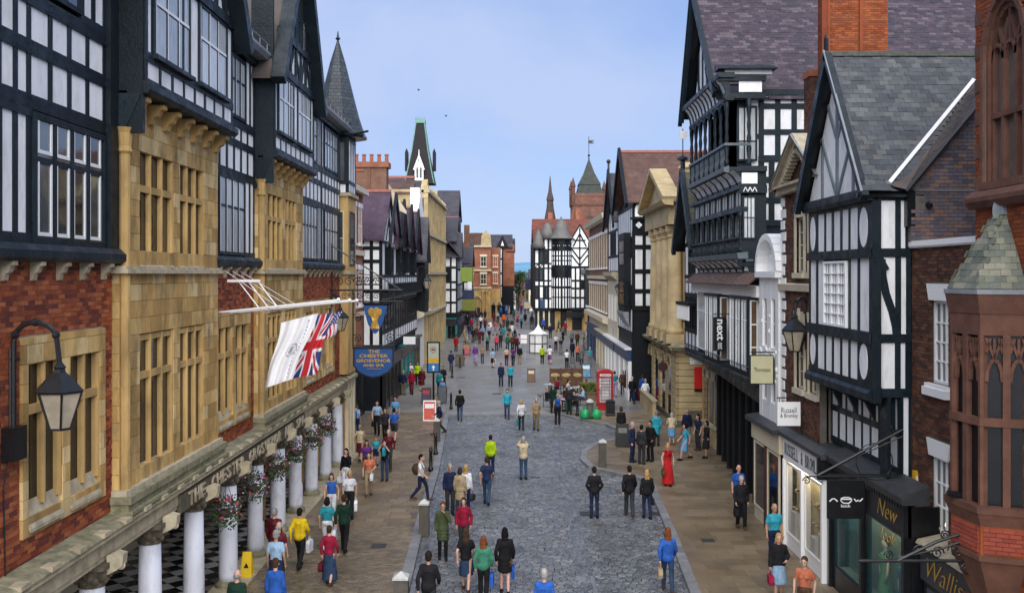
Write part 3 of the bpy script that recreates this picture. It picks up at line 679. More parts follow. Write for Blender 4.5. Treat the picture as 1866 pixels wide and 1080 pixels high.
# ---- arcade: entablature, lettering, columns, floor
EA = wallL(-7.30)
MB().prism(EA, [(-.55,3.28),(.0,3.28),(.0,3.36),(.03,3.38),(.03,3.62),(.10,3.66),(.16,3.70),(.16,3.76),(-.55,3.80)], 8, 44.5).build('entablature', stonepale, H)
MB().prism(EA, [(-.3,3.762),(.17,3.762),(.17,3.80),(.08,3.86),(-.3,3.9)], 8, 44.5).build('cornice_top', stonemoss, H)
mb = MB()
for i in range(34): mb.box(EA, 12.0+i*0.95, 12.28+i*.95, .0, .20, 3.80, 3.88)
mb.build('cornice_merlon', stonepale, H, kind='stuff')
def letters(txt, fr, u0, u1, v0, v1, n, mat, parent, name='lettering', depth=.02, bold=0.0, face=None, mirror=False, shear=0.0):
    cu = bpy.data.curves.new(name, 'FONT'); cu.body = txt; cu.align_x = 'CENTER'; cu.align_y = 'CENTER'; cu.size = 1; cu.resolution_u = 2
    cu.extrude = 0.02; cu.offset = bold; cu.shear = shear; cu.space_line = 0.85
    o = bpy.data.objects.new(name, cu); C.objects.link(o); bpy.context.view_layer.update()
    me = bpy.data.meshes.new_from_object(o); bpy.data.objects.remove(o)
    xs = [v.co.x for v in me.vertices]; ys = [v.co.y for v in me.vertices]
    cx, cy = (min(xs)+max(xs))/2, (min(ys)+max(ys))/2; sx, sy = (u1-u0)/(max(xs)-min(xs)), (v1-v0)/(max(ys)-min(ys))
    org = ORG.get(parent.name, Vector()); s = -1 if mirror else 1
    for v in me.vertices:
        p = fr.pt((u0+u1)/2+s*(v.co.x-cx)*sx, n+(v.co.z*25*depth*.5), (v0+v1)/2+(v.co.y-cy)*sy); v.co = p-org
    me.materials.clear(); me.materials.append(mat)
    ob = bpy.data.objects.new(name, me); C.objects.link(ob); ob.parent = parent; ORG[ob.name] = org; return ob
gold = M('gilt', (0.55,0.33,0.06), 0.35, 8, 0.2, 0.1, 30, metal=0.3)
m_let = M('weathered_letters', (0.055,0.05,0.035), .7, 8, .3, .2, 30)
# individual raised letters, reading towards the far end
def spread_letters(txt, fr, u0, u1, v0, v1, n, mat, parent):
    cw = (u1-u0)/len(txt)
    for i, ch in enumerate(txt):
        if ch == ' ': continue
        letters(ch, fr, u0+(i+.12)*cw, u0+(i+.9)*cw, v0, v1, n, mat, parent, 'letter', .06, bold=.02)
MB().prism(EA, [(.02,3.2),(.10,3.2),(.10,3.60),(.02,3.60)], 20.9, 33.4).build('name_board', stonedark, H)
spread_letters('THE CHESTER GROSVENOR AND SPA', EA, 21.3, 33.2, 3.25, 3.57, .12, M('stone_letters', (0.45,0.38,0.26), .8, 8, .3, .2, 30), H)
white_col = M('white_column', (0.66,0.68,0.76), .5, 2, .06, .08, 10, dirt=((0.25,0.24,0.22), .5, 3.5), stretch=(1,1,.4))
fluted = MB(); 
colY = [14.55,17.2,19.95,22.7,25.45,28.2,30.85,33.4,36.0,38.7,41.3]
for y in colY:
    cx = -7.52
    mb = MB(); mb.smooth = True; mb.lathe((cx,y,0), [(.245,.32),(.245,.5),(.24,1.5),(.215,2.86)], 20); mb.build('column_shaft', white_col, H)
    mb = MB(); mb.smooth = True; mb.lathe((cx,y,0), [(.36,.02),(.36,.14),(.30,.17),(.33,.22),(.33,.27),(.27,.31),(.27,.34)], 16); mb.build('column_base', stonemoss, H)
    mb = MB(); mb.lathe((cx,y,0), [(.235,2.84),(.25,2.88),(.22,2.92),(.27,3.05),(.36,3.2)], 12)
    mb.box(WORLD,cx-.36,cx+.36,y-.36,y+.36,3.19,3.285)
    for k in range(8):   # acanthus leaves
        a = math.pi/4*k+.2; mb.ball((cx+.29*math.cos(a), y+.29*math.sin(a), 3.08), .085, 5, (1,1,1.3)); mb.ball((cx+.25*math.cos(a+.4), y+.25*math.sin(a+.4), 2.97), .07, 5, (1,1,1.2))
    mb.build('capital', stonedark, H)
    f2 = Fr((0,y,0),(0,1,0),(1,0,0))
    mb = MB(); mb.poly(Fr((0,0,0),(1,0,0),(0,1,0)), [(cx+.3,3.05),(cx+.48,3.14),(cx+.58,3.22),(cx+.6,3.42),(cx+.46,3.46),(cx+.3,3.40)], y-.10, y+.10); mb.ball((cx+.52,y,3.2), .08, 6); mb.build('scroll_console', stonepale, H)
# checker floor
FLa = Fr((0,0,.0), Vector((1,1,0)), (0,0,1), Vector((-1,1,0)))
plinth = thing('arcade_floor', 'black and white chequered marble floor inside the columned arcade', 'floor', (-9.4,28,.1)); plinth['kind'] = 'structure'; del plinth['category']
MB().box(WORLD,-11.5,-7.12,8,44.4,0.0,0.13).build('floor_bed', mortar_d, plinth)
kerbp = MB().box(WORLD,-7.9,-7.05,8,44.4,0.0,0.16).build('step_edge', stonepale, plinth)
bw = [[], []]
tw = .46
for i in range(-10, 80):
    for j in range(-10, 80):
        x = -11.5+(i-j)*tw*.7071; y = 18+(i+j)*tw*.7071-20*tw
        if -11.3 < x < -7.95 and 14 < y < 43: bw[(i+j) % 2 if False else i % 2 ^ j % 2].append((x,y))
m_tb = M('black_marble', (0.012,0.013,0.014), .15, 3, .4, 0, spec=.5); m_tw = M('white_marble', (0.45,0.45,0.43), .2, 3, .15, 0, spec=.5, dirt=((0.2,0.19,0.17), .5, 2))
for k, mt in enumerate((m_tb, m_tw)):
    l_ = sorted(bw[k], key=lambda p: p[0]**2*0+p[1])
    mbx = MB(); fr = Fr((0,0,.13), Vector((1,1,0)), (0,0,1), Vector((-1,1,0)))
    for idx, (x, y) in enumerate(l_):
        o_ = Vector((x,y,.13)); fr = Fr(o_, Vector((1,1,0)), (0,0,1), Vector((-1,1,0)))
        if idx < 150: piece('marble_tile', mt, fr, -tw/2+.003, tw/2-.003, 0, .012, -tw/2+.003, tw/2-.003, plinth)
        else: mbx.box(fr, -tw/2+.003, tw/2-.003, 0, .012, -tw/2+.003, tw/2-.003)
    mbx.build('marble_tile', mt, plinth, kind='stuff')
# lamps / entrance inside arcade: brass plaques and dark doors
for y in (16,21,26.5,32,37): 
    mb = MB().box(wallL(-11.4),y,y+1.5,0,.06,.13,2.9); mb.build('door', blackpaint, H)
    window(wallL(-11.4), y+1.7, y+3.0, .9, 2.9, .08, 2, 2, H, whitepaint, glass, fw=.06)
# far return of the ground floor: cream piers and shop at the hotel corner
for y in (42.6,43.4,44.2): MB().box(WORLD,-8.1,-7.25,y,y+.25,.1,3.9).build('pilaster', creampaint, H)
MB().box(WORLD,-13.5,-7.4,41.6,44.4,.1,3.3).build('corner_block', stone_flat, H)
# bricks
allb = []
MORT = []
for fr,a,b,z0,z1,hs in BR:
    near = a < 20
    tiles(fr, a if not near else 13.4, b, z0, z1, .225, .078, .011, -.06, 0.0, 'brick', brick_red, H, ind=300 if near else 0, holes=[(h[0],h[1],h[2],h[3]) for h in hs], jn=.004)
# ================================================================= RIGHT SIDE, NEAR
def bb(name, mat, parent, x0,x1,y0,y1,z0,z1, **k): return MB().box(WORLD,x0,x1,y0,y1,z0,z1).build(name, mat, parent, **k)
def oval(fr, cu, cv, ru, rv, n0, n1, seg=20): return [(cu+ru*math.cos(2*math.pi*i/seg), cv+rv*math.sin(2*math.pi*i/seg)) for i in range(seg)]
# ---- R1 red brick and sandstone tower with an oriel
T1 = thing('brick_tower', 'orange brick and red sandstone building with gothic window and slate capped oriel', 'building', (9.5,15,0))
f1 = wallR(8.75)
bb('wall_core', mortar_d, T1, 8.95,14,9,18.05,0,19)
gw = (16.42,17.80); gz = (9.98,13.35)
def okt(u, v):
    if gw[0]-.12 < u < gw[1]+.12 and gz[0] < v < 12.45: return False
    if v >= 12.45:
        c = (gw[0]+gw[1])/2
        if abs(u-c)/0.82 < math.sqrt(max(0,1-((v-12.45)/1.0)**2)): return False
    return True
MB().poly(f1,[(9,0),(gw[0],0),(gw[0],19),(9,19)],-.2,-.012).build('mortar_bed', mortar_d, T1)
MB().poly(f1,[(gw[1],0),(18.1,0),(18.1,19),(gw[1],19)],-.2,-.012).box(f1,gw[0],gw[1],-.2,-.012,13.4,19).box(f1,gw[0],gw[1],-.2,-.012,0,gz[0]).build('mortar_bed', mortar_d, T1)
tiles(f1, 15.2, 18.1, 0, 15.6, .22, .076, .008, -.06, 0, 'brick', brick_orange, T1, ind=300, ok=okt, holes=[(16.1,18.1,9.62,9.92)], jn=.003)
tiles(wallC(18.1), 8.76, 8.9, 0, 15.6, .22, .076, .008, -.06, 0, 'brick', brick_orange, T1, ind=0)
# quoin stones and string courses
for i in range(9): piece('quoin_stone', redstone, f1, 17.9, 18.14, -.1, .012, 9.95+i*.62, 10.2+i*.62, T1)
for z in (9.62,):
    MB().prism(f1,[(-.1,z),(.10,z),(.18,z+.12),(.18,z+.2),(0.02,z+.34),(-.1,z+.34)],10,18.2).build('string_course', redstone, T1)
# gothic window
c = (gw[0]+gw[1])/2; r = .69
def arch(cu, zs, ru, rz, k=10): return [(cu+ru*math.cos(math.pi*i/k), zs+rz*math.sin(math.pi*i/k)) for i in range(k+1)]
mb = MB()
for s_, nn in ((1.0,.03),(.9,-.04),(.8,-.1)):
    A = arch(c, 12.3, r*s_+.06, 1.05*s_+.08)
    for p, q in zip(A, A[1:]): mb.beam(f1, p, q, .11, nn-.25, nn)
    for s in (-1,1): mb.box(f1, c+s*(r*s_+.06)-.055, c+s*(r*s_+.06)+.055, nn-.25, nn, 10.0, 12.3)
mb.box(f1, c-.75, c+.75, -.2, .04, 9.96, 10.1)
mb.build('window_arch', redstone, T1)
mb = MB()
for u in (c-.22, c+.22): mb.box(f1, u-.045, u+.045, -.24, -.1, 10.1, 12.5)
mb.box(f1, c-.6, c+.6, -.23, -.09, 11.25, 11.35)
for cu in (c-.42, c, c+.42):
    A = arch(cu, 12.3, .2, .28, 6)
    for p, q in zip(A, A[1:]): mb.beam(f1, p, q, .06, -.22, -.1)
for a_, b_ in (((c-.22,12.5),(c-.05,13.0)),((c+.22,12.5),(c+.05,13.0)),((c-.22,12.5),(c-.42,12.9)),((c+.22,12.5),(c+.42,12.9)),((c,12.6),(c,13.2))): mb.beam(f1, a_, b_, .06, -.22, -.11)
win = mb.build('window', redstone, T1)
for i in range(3):
    for z0, z1 in ((10.1,11.25),(11.35,12.6)): piece('pane', glass_dark, f1, c-.62+i*.42, c-.2+i*.42, -.26, -.235, z0, z1, win)
piece('pane', glass_dark, f1, c-.5, c+.5, -.262, -.24, 12.6, 13.2, win)
# oriel
OP = [(8.85,18.0),(7.98,17.5),(8.10,16.62),(8.86,16.30),(9.3,16.1)]
OC = Vector((8.75,17.1))
def oscale(k, P=OP): return [(OC.x+(x-OC.x)*k, OC.y+(y-OC.y)*k) for x,y in P]
def oring(name, mat, k, z0, z1, k2=None):
    A = oscale(k); B = oscale(k2 or k); n_ = len(A); mb = MB()
    vs = [(x,y,z0) for x,y in A]+[(x,y,z1) for x,y in B]
    mb._add(vs, [(i,i+1,n_+i+1,n_+i) for i in range(n_-1)]+[tuple(range(n_))[::-1], tuple(range(n_,2*n_))]); return mb.build(name, mat, T1)
oring('oriel_core', blackpaint, .86, 4.0, 8.0)
oring('oriel_cornice', lead, 1.12, 8.06, 8.14); oring('oriel_cornice', redstone, 1.02, 7.72, 8.06, 1.10)
oring('oriel_band', redstone, 1.0, 7.35, 7.72)
oring('oriel_ledge', redstone, 1.12, 4.28, 4.40); oring('oriel_ledge', redstone, .98, 4.05, 4.28, 1.1); oring('oriel_ledge', redstone, 1.02, 5.78, 5.92)
oring('oriel_base_brick', brick_orange, .98, 3.55, 4.05); oring('oriel_ledge', redstone, 1.04, 3.45, 3.55)
oring('oriel_corbel', redstone, .35, 2.2, 3.45, 1.0)
for i in range(3):
    a = Vector(OP[i]); b = Vector(OP[i+1]); d = (b-a); l_ = d.length; d.normalize(); nn = Vector((d.y,-d.x)) 
    if nn.dot(((a+b)/2)-OC) < 0: nn = -nn
    fr = Fr((a.x,a.y,0),(d.x,d.y,0),(nn.x,nn.y,0))
    k = 2 if l_ > .7 else 1
    us = lin(.0, l_, k)
    mb = MB()
    for j, u in enumerate(us):
        w_ = .12 if 0 < j < k else .11
        mb.box(fr, max(0,u-w_/2 if j else u), min(l_,u+w_/2 if j < k else u), -.14, 0.0, 4.4, 7.35)
    w_o = mb.build('window', redstone, T1)
    for j in range(k):
        x0, x1 = us[j]+.06+.04*(j==0), us[j+1]-.06-.04*(j==k-1); cu = (x0+x1)/2
        for z0, z1 in ((4.4,5.8),(5.92,6.95)): piece('pane', glass_dark, fr, x0, x1, -.14, -.12, z0, z1, w_o)
        mb = MB(); rr = (x1-x0)/2
        A = arch(cu, 6.55, rr, .38, 6)
        for p, q in zip(A, A[1:]): mb.beam(fr, p, q, .06, -.1, -.02)
        for a_, b_ in (((x0,7.3),(cu,6.95)),((x1,7.3),(cu,6.95)),((cu,6.95),(cu,7.3)),((x0,7.05),(x0+rr*.5,7.3)),((x1,7.05),(x1-rr*.5,7.3))): mb.beam(fr, a_, b_, .045, -.1, -.02)
        mb.box(fr, x0, x1, -.12, -.1, 6.93, 7.35); mb.build('tracery', redstone, w_o)
    tiles(fr, .05, l_-.05, 3.58, 4.03, .2, .075, .01, -.02, .012, 'brick', M('oriel_brick', [(0.30,.055,.03),(0.36,.075,.04),(0.25,.045,.03)], .85,3,.2,.3,30), T1, ind=40)
    # slate courses of the little pyramid roof
    A = Vector((*oscale(1.04)[i], 8.14)); B = Vector((*oscale(1.04)[i+1], 8.14)); ap = Vector((8.78,17.15,9.72)); A2 = A.lerp(ap,.86); B2 = B.lerp(ap,.86)
    MB().quad(A,B,B2,A2).build('roof_deck', lead, T1)
    U = (B-A).normalized(); m_ = (A+B)/2; V = (ap-m_); V = (V-U*V.dot(U)).normalized(); Nn = U.cross(V)
    if Nn.dot(m_-Vector((8.78,17.15,8.14))) < 0: Nn = -Nn
    R = Fr(A, U, Nn, V); H_ = (A2-A).dot(V); Wd = (B-A).length
    la = (A2-A).dot(U); lb = (B2-A).dot(U)
    def okp(u, v, la=la, lb=lb, H_=H_, Wd=Wd): t = v/H_; return la*t-.03 < u < Wd+(lb-Wd)*t+.03
    tiles(R, 0, Wd, 0, H_, .17, .125, .006, 0, .022, 'slate', slate_green, T1, ind=120, ok=okp, jn=.006, lean=.02)
MB().lathe((8.78,17.15,9.46), [(.20,0),(.20,.12),(.16,.3),(.12,.34)], 6).build('roof_cap', lead, T1)
# dark carved doorway below the oriel and iron crane bracket
bb('doorway', blackpaint, T1, 8.70,8.80,16.2,17.9,.1,2.9)
MB().beam(f1,(18.05,2.4),(16.2,1.2),.16,-.02,.3).beam(f1,(18.05,3.2),(16.0,2.0),.12,-.02,.25).build('stair_string', redstone, T1)

# ---- R2 narrow brown brick house with white sashes
T2 = thing('brick_house', 'narrow brown brick house with white stone lintels between tower and timber gable', 'house', (10,20,0))
f2_ = wallR(9.2)
wins2 = [(20.25,21.13,6.03,7.84),(20.25,21.13,2.3,4.45)]
bb('wall_core', mortar_d, T2, 9.6,14,18.1,22.4,0,9.1)
mb = MB()
mb.box(f2_,18.1,20.2,-.4,-.012,0,9.0).box(f2_,21.18,22.1,-.4,-.012,0,9.0)
for z0,z1 in ((0,2.3),(4.45,6.03),(7.84,9.0)): mb.box(f2_,20.2,21.18,-.4,-.012,z0,z1)
mb.build('mortar_bed', mortar_d, T2)
tiles(f2_, 18.1, 22.1, 0, 9.0, .225, .077, .009, -.06, 0, 'brick', brick_brown, T2, ind=300, holes=[(20.1,21.3,7.84,8.22),(20.1,21.3,4.45,4.85)]+wins2, jn=.004)
MB().prism(f2_,[(-.4,9.0),(.06,9.0),(.09,9.04),(.09,9.16),(-.4,9.2)],18.15,22.2).build('coping', whitepaint, T2)
for a,b,z0,z1 in wins2:
    window(f2_, a, b, z0, z1, -.08, 3, 4, T2, whitepaint, glass, fw=.07, mw=.035, dp=.1)
    MB().poly(f2_,[(a-.02,z1),(b+.02,z1),(b+.14,z1+.36),(a-.14,z1+.36)],-.1,.03).build('lintel', whitepaint, T2)
    MB().box(f2_,a-.12,b+.12,-.1,.14,z0-.26,z0-.08).box(f2_,a-.08,b+.08,-.1,.10,z0-.08,z0).build('sill', whitepaint, T2)
# set-back gable wall in blue grey brick with raking verge
g2_ = wallC(21.9)
def vz(x): return 10.30+(x-8.95)*1.21
MB().poly(g2_,[(9.1,9.15),(11.2,9.15),(11.2,vz(11.2)),(9.1,vz(9.1))],-.3,-.012).build('mortar_bed', mortar_d, T2)
tiles(g2_, 9.1, 11.2, 9.2, 13, .215, .085, .012, -.06, 0, 'brick', brick_blue, T2, ind=300, ok=lambda u,v: v < vz(u)-.06 and (u > 9.32 or v < 9.9), jn=.004)
bb('parapet_roof', lead, T2, 9.25,11.2,18.1,21.9,9.0,9.08)
Pa, Pb, Pc, Pd = Vector((8.95,21.80,10.33)), Vector((11.3,21.80,13.17)), Vector((12.6,23.95,14.3)), Vector((8.62,21.96,10.44))
MB().quad(Pa,Pb,Vector((11.5,23.95,13.18)),Pd).build('roof', slate_brown, T2)
R = Fr(Pa, (Pb-Pa), (Pb-Pa).cross(Vector((11.5,23.95,13.18))-Pb)*-1, ((Pb-Pa).cross(Vector((11.5,23.95,13.18))-Pb)).cross(Pb-Pa))
if R.N.z < 0: R.N = -R.N; R.flip = not R.flip
if R.V.y < 0: R.V = -R.V; R.flip = not R.flip
tiles(R, 0, 3.5, 0, 1.9, .16, .22, .006, 0, .02, 'slate', slate_brown, T2, ind=60, ok=lambda u,v: v < .25+u*.52, jn=.005)
MB().tube([Pa+Vector((0,-.03,-.04)),Pb+Vector((0,-.03,-.04))],.05,4).build('verge_board', blackpaint, T2)
MB().tube([Pd+Vector((0,-.02,.05)),Vector((11.5,23.93,13.24))],.06,4).build('flashing', whitepaint, T2)
MB().ball((9.5,21.86,9.98),.09,6).build('vent', blackpaint, T2)

# ---- R3 black and white timber house with slate gable
T3 = thing('timber_house', 'jettied black and white timber house with grey slate gable roof above dress shop', 'house', (9.5,24.5,0))
f3 = wallR(8.3); c3 = wallC(22.1)
bb('wall_core', mortar_d, T3, 8.46,9.1,22.2,26.75,5.65,10.3)
bb('wall_core', mortar_d, T3, 9.1,14,22.4,26.75,2.8,10.3)
bb('wall_core', mortar_d, T3, 9.05,14,22.2,26.75,0,2.8)
ps = [22.2,22.95,23.58,24.17,24.8,25.4,26.07,26.7]
panels(f3, ps, [8.9,10.12], 0, T3, .13, .22, skip={(0,0),(6,0)})
panels(f3, ps, [5.75,6.93], 0, T3, .13, .26, skip={(0,0),(6,0)})
for u0,u1 in ((22.2,22.95),(26.07,26.7)):
    for z0,z1 in ((9.0,10.02),(5.9,6.82)):
        piece('timber_panel', timber, f3, u0, u1, -.04, .03, z0-.05, z1+.05, T3)
        MB().poly(f3, oval(f3,(u0+u1)/2,(z0+z1)/2,(u1-u0)*.34,(z1-z0)*.46,0,0),.03,.042).build('plaster_roundel', plaster, T3)
for a,b in ((22.2,22.95),(22.95,23.58),(25.45,26.07),(26.07,26.7)): panels(f3,[a,b],[7.06,8.79],0,T3,.13,.02)
mw3 = window(f3, 23.68, 25.38, 7.08, 8.74, .09, 3, 6, T3, whitepaint, glass_lit, fw=.06, mw=.03, dp=.12)
mb = MB()
for i in range(3):
    for k in (1,2): mb.box(f3, 23.74+i*.527+k*.175-.008, 23.74+i*.527+k*.175+.008, .03, .05, 7.14, 8.68)
mb.build('leading', whitepaint, mw3)
piece('timber_rail', timber, f3, 22.1, 26.8, -.1, .09, 6.80, 7.06, T3); piece('timber_rail', timber, f3, 22.1, 26.8, -.1, .09, 8.78, 9.0, T3)
MB().prism(f3,[(-.2,5.5),(.14,5.5),(.14,5.66),(.08,5.74),(-.2,5.8)],22.05,26.8).build('bressummer', timber, T3)
MB().prism(f3,[(-.1,10.1),(.16,10.1),(.2,10.2),(.2,10.38),(-.1,10.42)],22.0,26.9).build('tie_beam', timber, T3)
# side wall towards the camera
us3 = [8.38,8.88,9.12]
panels(c3, us3, [8.9,10.2], 0, T3, .13, .2)
panels(c3, us3, [6.93,8.9], 0, T3, .13, .2)
panels(c3, us3, [5.68,6.93], 0, T3, .13, .2)
piece('corner_post', timber, c3, 8.26, 8.46, -.1, .1, 5.45, 10.4, T3)
mb = MB(); pts = [(8.50,8.75),(8.52,8.35),(8.60,7.95),(8.74,7.55),(8.82,7.2),(8.84,7.0)]
for p, q in zip(pts, pts[1:]): mb.beam(c3, p, q, .17, .0, .04)
mb.beam(c3,(8.46,8.8),(8.62,8.5),.12,.0,.042); mb.build('curved_brace', timber, T3)
panels(c3,[8.98,9.14],[3.6,5.66],0,T3,.05,.1)
piece('timber_post', timber, c3, 8.62, 8.70, -.4, .05, 3.5, 5.6, T3)
# lower set-back wall
l3 = wallR(8.95)
bb('wall_core', mortar_d, T3, 9.0,9.2,22.12,26.9,3.0,5.7)
panels(l3, [22.2+i*.58 for i in range(9)], [3.85,4.72,5.6], 0, T3, .10, .16)
mb = MB()
for y in (22.4,23.6,24.8,26.0): mb.poly(Fr((0,0,0),(1,0,0),(0,1,0)), [(8.98,4.7),(8.98,5.6),(8.2,5.6),(8.35,5.45),(8.7,5.25)], y, y+.14)
mb.build('jetty_bracket', timber, T3, kind='stuff')
bb('jetty_soffit', timber, T3, 8.25,9.0,22.1,26.8,5.56,5.66)
# gable
apx = (24.45,13.85)
MB().poly(f3,[(22.1,10.38),(26.8,10.38),apx],-.1,0).build('gable_panel', plaster, T3)
def g3b(a, b, w_=.1):
    MB().beam(f3,a,b,w_,0,.045).build('gable_brace', M('grey_timber', (0.16,0.19,0.21), .5, 4, .2, .2, 14), T3)
g3b((24.45,10.4),(24.45,13.6),.13); g3b((24.38,11.9),(23.75,12.8)); g3b((24.52,11.9),(25.15,12.8)); g3b((24.38,10.45),(23.2,12.0)); g3b((24.52,10.45),(25.7,12.0))
g3b((23.3,10.4),(23.3,12.0)); g3b((25.6,10.4),(25.6,12.0))
MB().beam(f3,(21.85,10.15),(24.45,13.98),.2,.2,.36).build('bargeboard', timber, T3)
MB().beam(f3,(27.05,10.15),(24.45,13.98),.26,.2,.36).build('bargeboard', timber, T3)
MB().beam(f3,(21.80,10.29),(24.45,14.10),.03,.34,.39).build('verge_slip', lead, T3)
mb = MB(); mb.lathe((8.0,24.45,13.7),[(.06,0),(.06,.7),(.02,.8)],6); mb.build('finial', timber, T3)
s3 = Vector((0,24.45-21.85,13.98-10.30)).normalized()
R = Fr((0,21.85,10.30),(1,0,0),(0,-s3.z,s3.y),s3)
Lr = math.hypot(24.45-21.85,13.98-10.30)
valley = lambda u: 1e9 if u < 8.62 else 1e9
def okr3(u, v):
    y = 21.85+s3.y*v
    # hidden behind the neighbour's roof beyond the valley line
    return not (u > 8.75 and y < 21.9+(u-8.62)*.70-.1)
MB().quad((7.95,21.88,10.30),(13.5,21.88,10.30),(13.5,24.45,13.93),(7.95,24.45,13.93)).quad((7.95,27.05,10.25),(13.5,27.05,10.25),(13.5,24.45,13.93),(7.95,24.45,13.93)).build('roof_deck', blackpaint, T3)
tiles(R, 7.95, 13.4, 0, Lr-.03, .235, .155, .005, 0.0, .018, 'slate', slate_grey, T3, ind=300, ok=okr3, jn=.006, lean=.012)
MB().box(WORLD,7.95,13.4,24.36,24.54,13.94,14.06).build('ridge_tiles', M('mossy_ridge', (0.10,0.11,0.09), .8, 8, .4, .4, 20), T3)
MB().tube([(7.9,22.0,10.22),(9.4,21.95,10.22)],.06,5).build('gutter', blackpaint, T3)
bb('downpipe_box', blackpaint, T3, 9.02,9.2,21.9,22.1,9.5,10.3)

# ---- shopfronts under R3 and R2
SH = thing('shopfront', 'black dress shop front with gold lettering on teal glass', 'shopfront', (8.4,21,0))
fs = wallR(8.52)
MB().prism(fs,[(-.5,3.82),(-.1,3.70),(.10,3.66),(.14,3.58),(.10,3.42),(-.5,3.42)],20.7,25.75).build('cornice', M('weathered_black_lead', (0.045,0.048,0.05), .5, 4, .35, .3, 20), SH)
mb = MB()
for i in range(33): mb.box(fs, 20.75+i*.15, 20.83+i*.15, .0, .08, 3.30, 3.42)
mb.build('dentil', blackpaint, SH, kind='stuff')
bb('fascia', blackpaint, SH, 8.54,8.7,20.7,25.7,2.72,3.42)
def clear_glass(name, tint):
    m, t, b = _nodes(name); n = t.nodes; l = t.links; o = [x for x in n if x.type == 'OUTPUT_MATERIAL'][0]
    b.inputs['Base Color'].default_value = (*tint, 1); b.inputs['Roughness'].default_value = .04; b.inputs['Specular IOR Level'].default_value = .8
    tr = n.new('ShaderNodeBsdfTransparent'); mx_ = n.new('ShaderNodeMixShader'); mx_.inputs[0].default_value = .28; l.new(tr.outputs[0], mx_.inputs[1]); l.new(b.outputs[0], mx_.inputs[2]); l.new(mx_.outputs[0], o.inputs[0]); return m
m_shop = clear_glass('shop_glass', (.04,.15,.16)); m_clear = clear_glass('clear_shop_glass', (.16,.16,.12))
m_warm = M('shop_strip_light', (.9,.8,.6), .5, 3, 0, 0, emit=((1.0,.86,.62), 5.0))
m_lin = M('shop_interior_teal', [(.16,.24,.20)], .6, .5, .4, .1, 2, dirt=((.3,.3,.12),.6,.9))
for i, (a,b) in enumerate(((20.85,23.2),(23.35,25.55))):
    window(fs, a, b, 0.65, 2.72, .0, 1, 1, SH, blackpaint, m_shop, fw=.07)
    bb('stall_riser', blackpaint, SH, 8.53,8.7,a,b,.1,.65)
bb('display_back', m_lin, SH, 8.98,9.02,20.8,25.6,.1,2.7); bb('display_floor', m_lin, SH, 8.6,8.98,20.8,25.6,.55,.62); bb('strip_light', m_warm, SH, 8.64,8.70,21,25.4,2.62,2.65)
bb('side_wall', blackpaint, SH, 8.6,9.19,20.66,20.7,.1,3.4)
for y in (20.7,23.22,25.57): bb('pilaster', blackpaint, SH, 8.44,8.7,y,y+.14,.1,3.42)
letters('New', fs, 22.35, 21.2, 2.86, 3.24, .02, gold, SH, bold=-.018, shear=.35); letters('look', fs, 22.1, 21.3, 2.36, 2.62, .03, gold, SH, bold=-.018, shear=.35)

SHW = thing('shopfront', 'dark grey shopfront with gold script lettering under the brown brick house', 'shopfront', (8.8,19,0)); fw_ = wallR(8.75)
MB().prism(fw_,[(-.5,2.86),(.06,2.74),(.10,2.66),(-.5,2.62)],16.6,20.6).build('cornice', stonepale, SHW); bb('fascia', M('grey_fascia',(.05,.055,.06),.5,3,.2,.1), SHW, 8.76,9.1,16.7,20.6,1.9,2.62)
window(fw_, 17.0, 20.4, .5, 1.9, .0, 2, 1, SHW, blackpaint, glass, fw=.07); bb('stall_riser', blackpaint, SHW, 8.76,9.1,16.8,20.6,.1,.5)
letters('Wallis', fw_, 20.2, 18.6, 2.05, 2.45, .02, gold, SHW, bold=-.018, shear=.35)
SHB = thing('shopfront', 'white fronted shoe shop with grey lettering over cream lit window', 'shopfront', (8.4,27,0))
bb('fascia', whitepaint, SHB, 8.36,8.7,25.8,29.6,2.75,3.42)
MB().prism(wallR(8.4),[(-1,3.75),(-.1,3.68),(.14,3.56),(.14,3.44),(-1,3.44)],25.7,29.8).build('cornice', MATS['weathered_black_lead'], SHB)
bb('console', blackpaint, SHB, 8.2,8.6,25.74,25.86,2.9,3.5)
m_cream = m_clear
bb('strip_light', m_warm, SHB, 8.46,8.52,26,29.2,2.66,2.69)
m_dis = M('cream_display', [(0.72,0.62,0.36)], .6, 1.2, .2, .1, 2)
bb('display_back', m_dis, SHB, 8.72,8.78,25.9,29.4,.1,2.75); bb('display_floor', m_dis, SHB, 8.44,8.75,25.9,29.4,.45,.55)
for y in (26.4,27.1,28.2,29.0):
    bb('display_plinth', whitepaint, SHB, 8.48,8.66,y-.2,y+.2,.55,rnd.choice([.8,1.0,1.25]))
    for z_ in (1.3,1.8): bb('shelf', M('shelf_wood',(.30,.19,.08),.5,4,.2,.1), SHB, 8.6,8.72,y-.3,y+.3,z_,z_+.03)
    for q in range(3): MB().ball((8.56,y-.12+q*.12,1.36),.045,6,(1.6,.7,.6)).ball((8.66,y-.2+q*.2,1.87),.05,6,(1.3,.7,.7)).build('shoe_display', blackpaint if q%2 else m_dis, SHB, kind='stuff')
for a,b in ((25.95,27.6),(27.8,29.4)):
    window(wallR(8.42), a, b, .5, 2.7, .02, 1, 1, SHB, whitepaint, m_cream, fw=.08)
    bb('stall_riser', whitepaint, SHB, 8.42,8.6,a,b,.1,.5)
for y in (25.8,27.64,29.45): bb('pilaster', whitepaint, SHB, 8.32,8.6,y,y+.12,.1,2.75)
m_grey = M('grey_lettering', (0.10,0.11,0.12), .5, 5, .1, 0)
for i, ch in enumerate('RUSSELL & BROMLEY'):
    if ch != ' ': letters(ch, wallR(8.36), 29.4-i*.205, 29.4-i*.205-.155, 2.92, 3.28, .012, m_grey, SHB, 'letter')
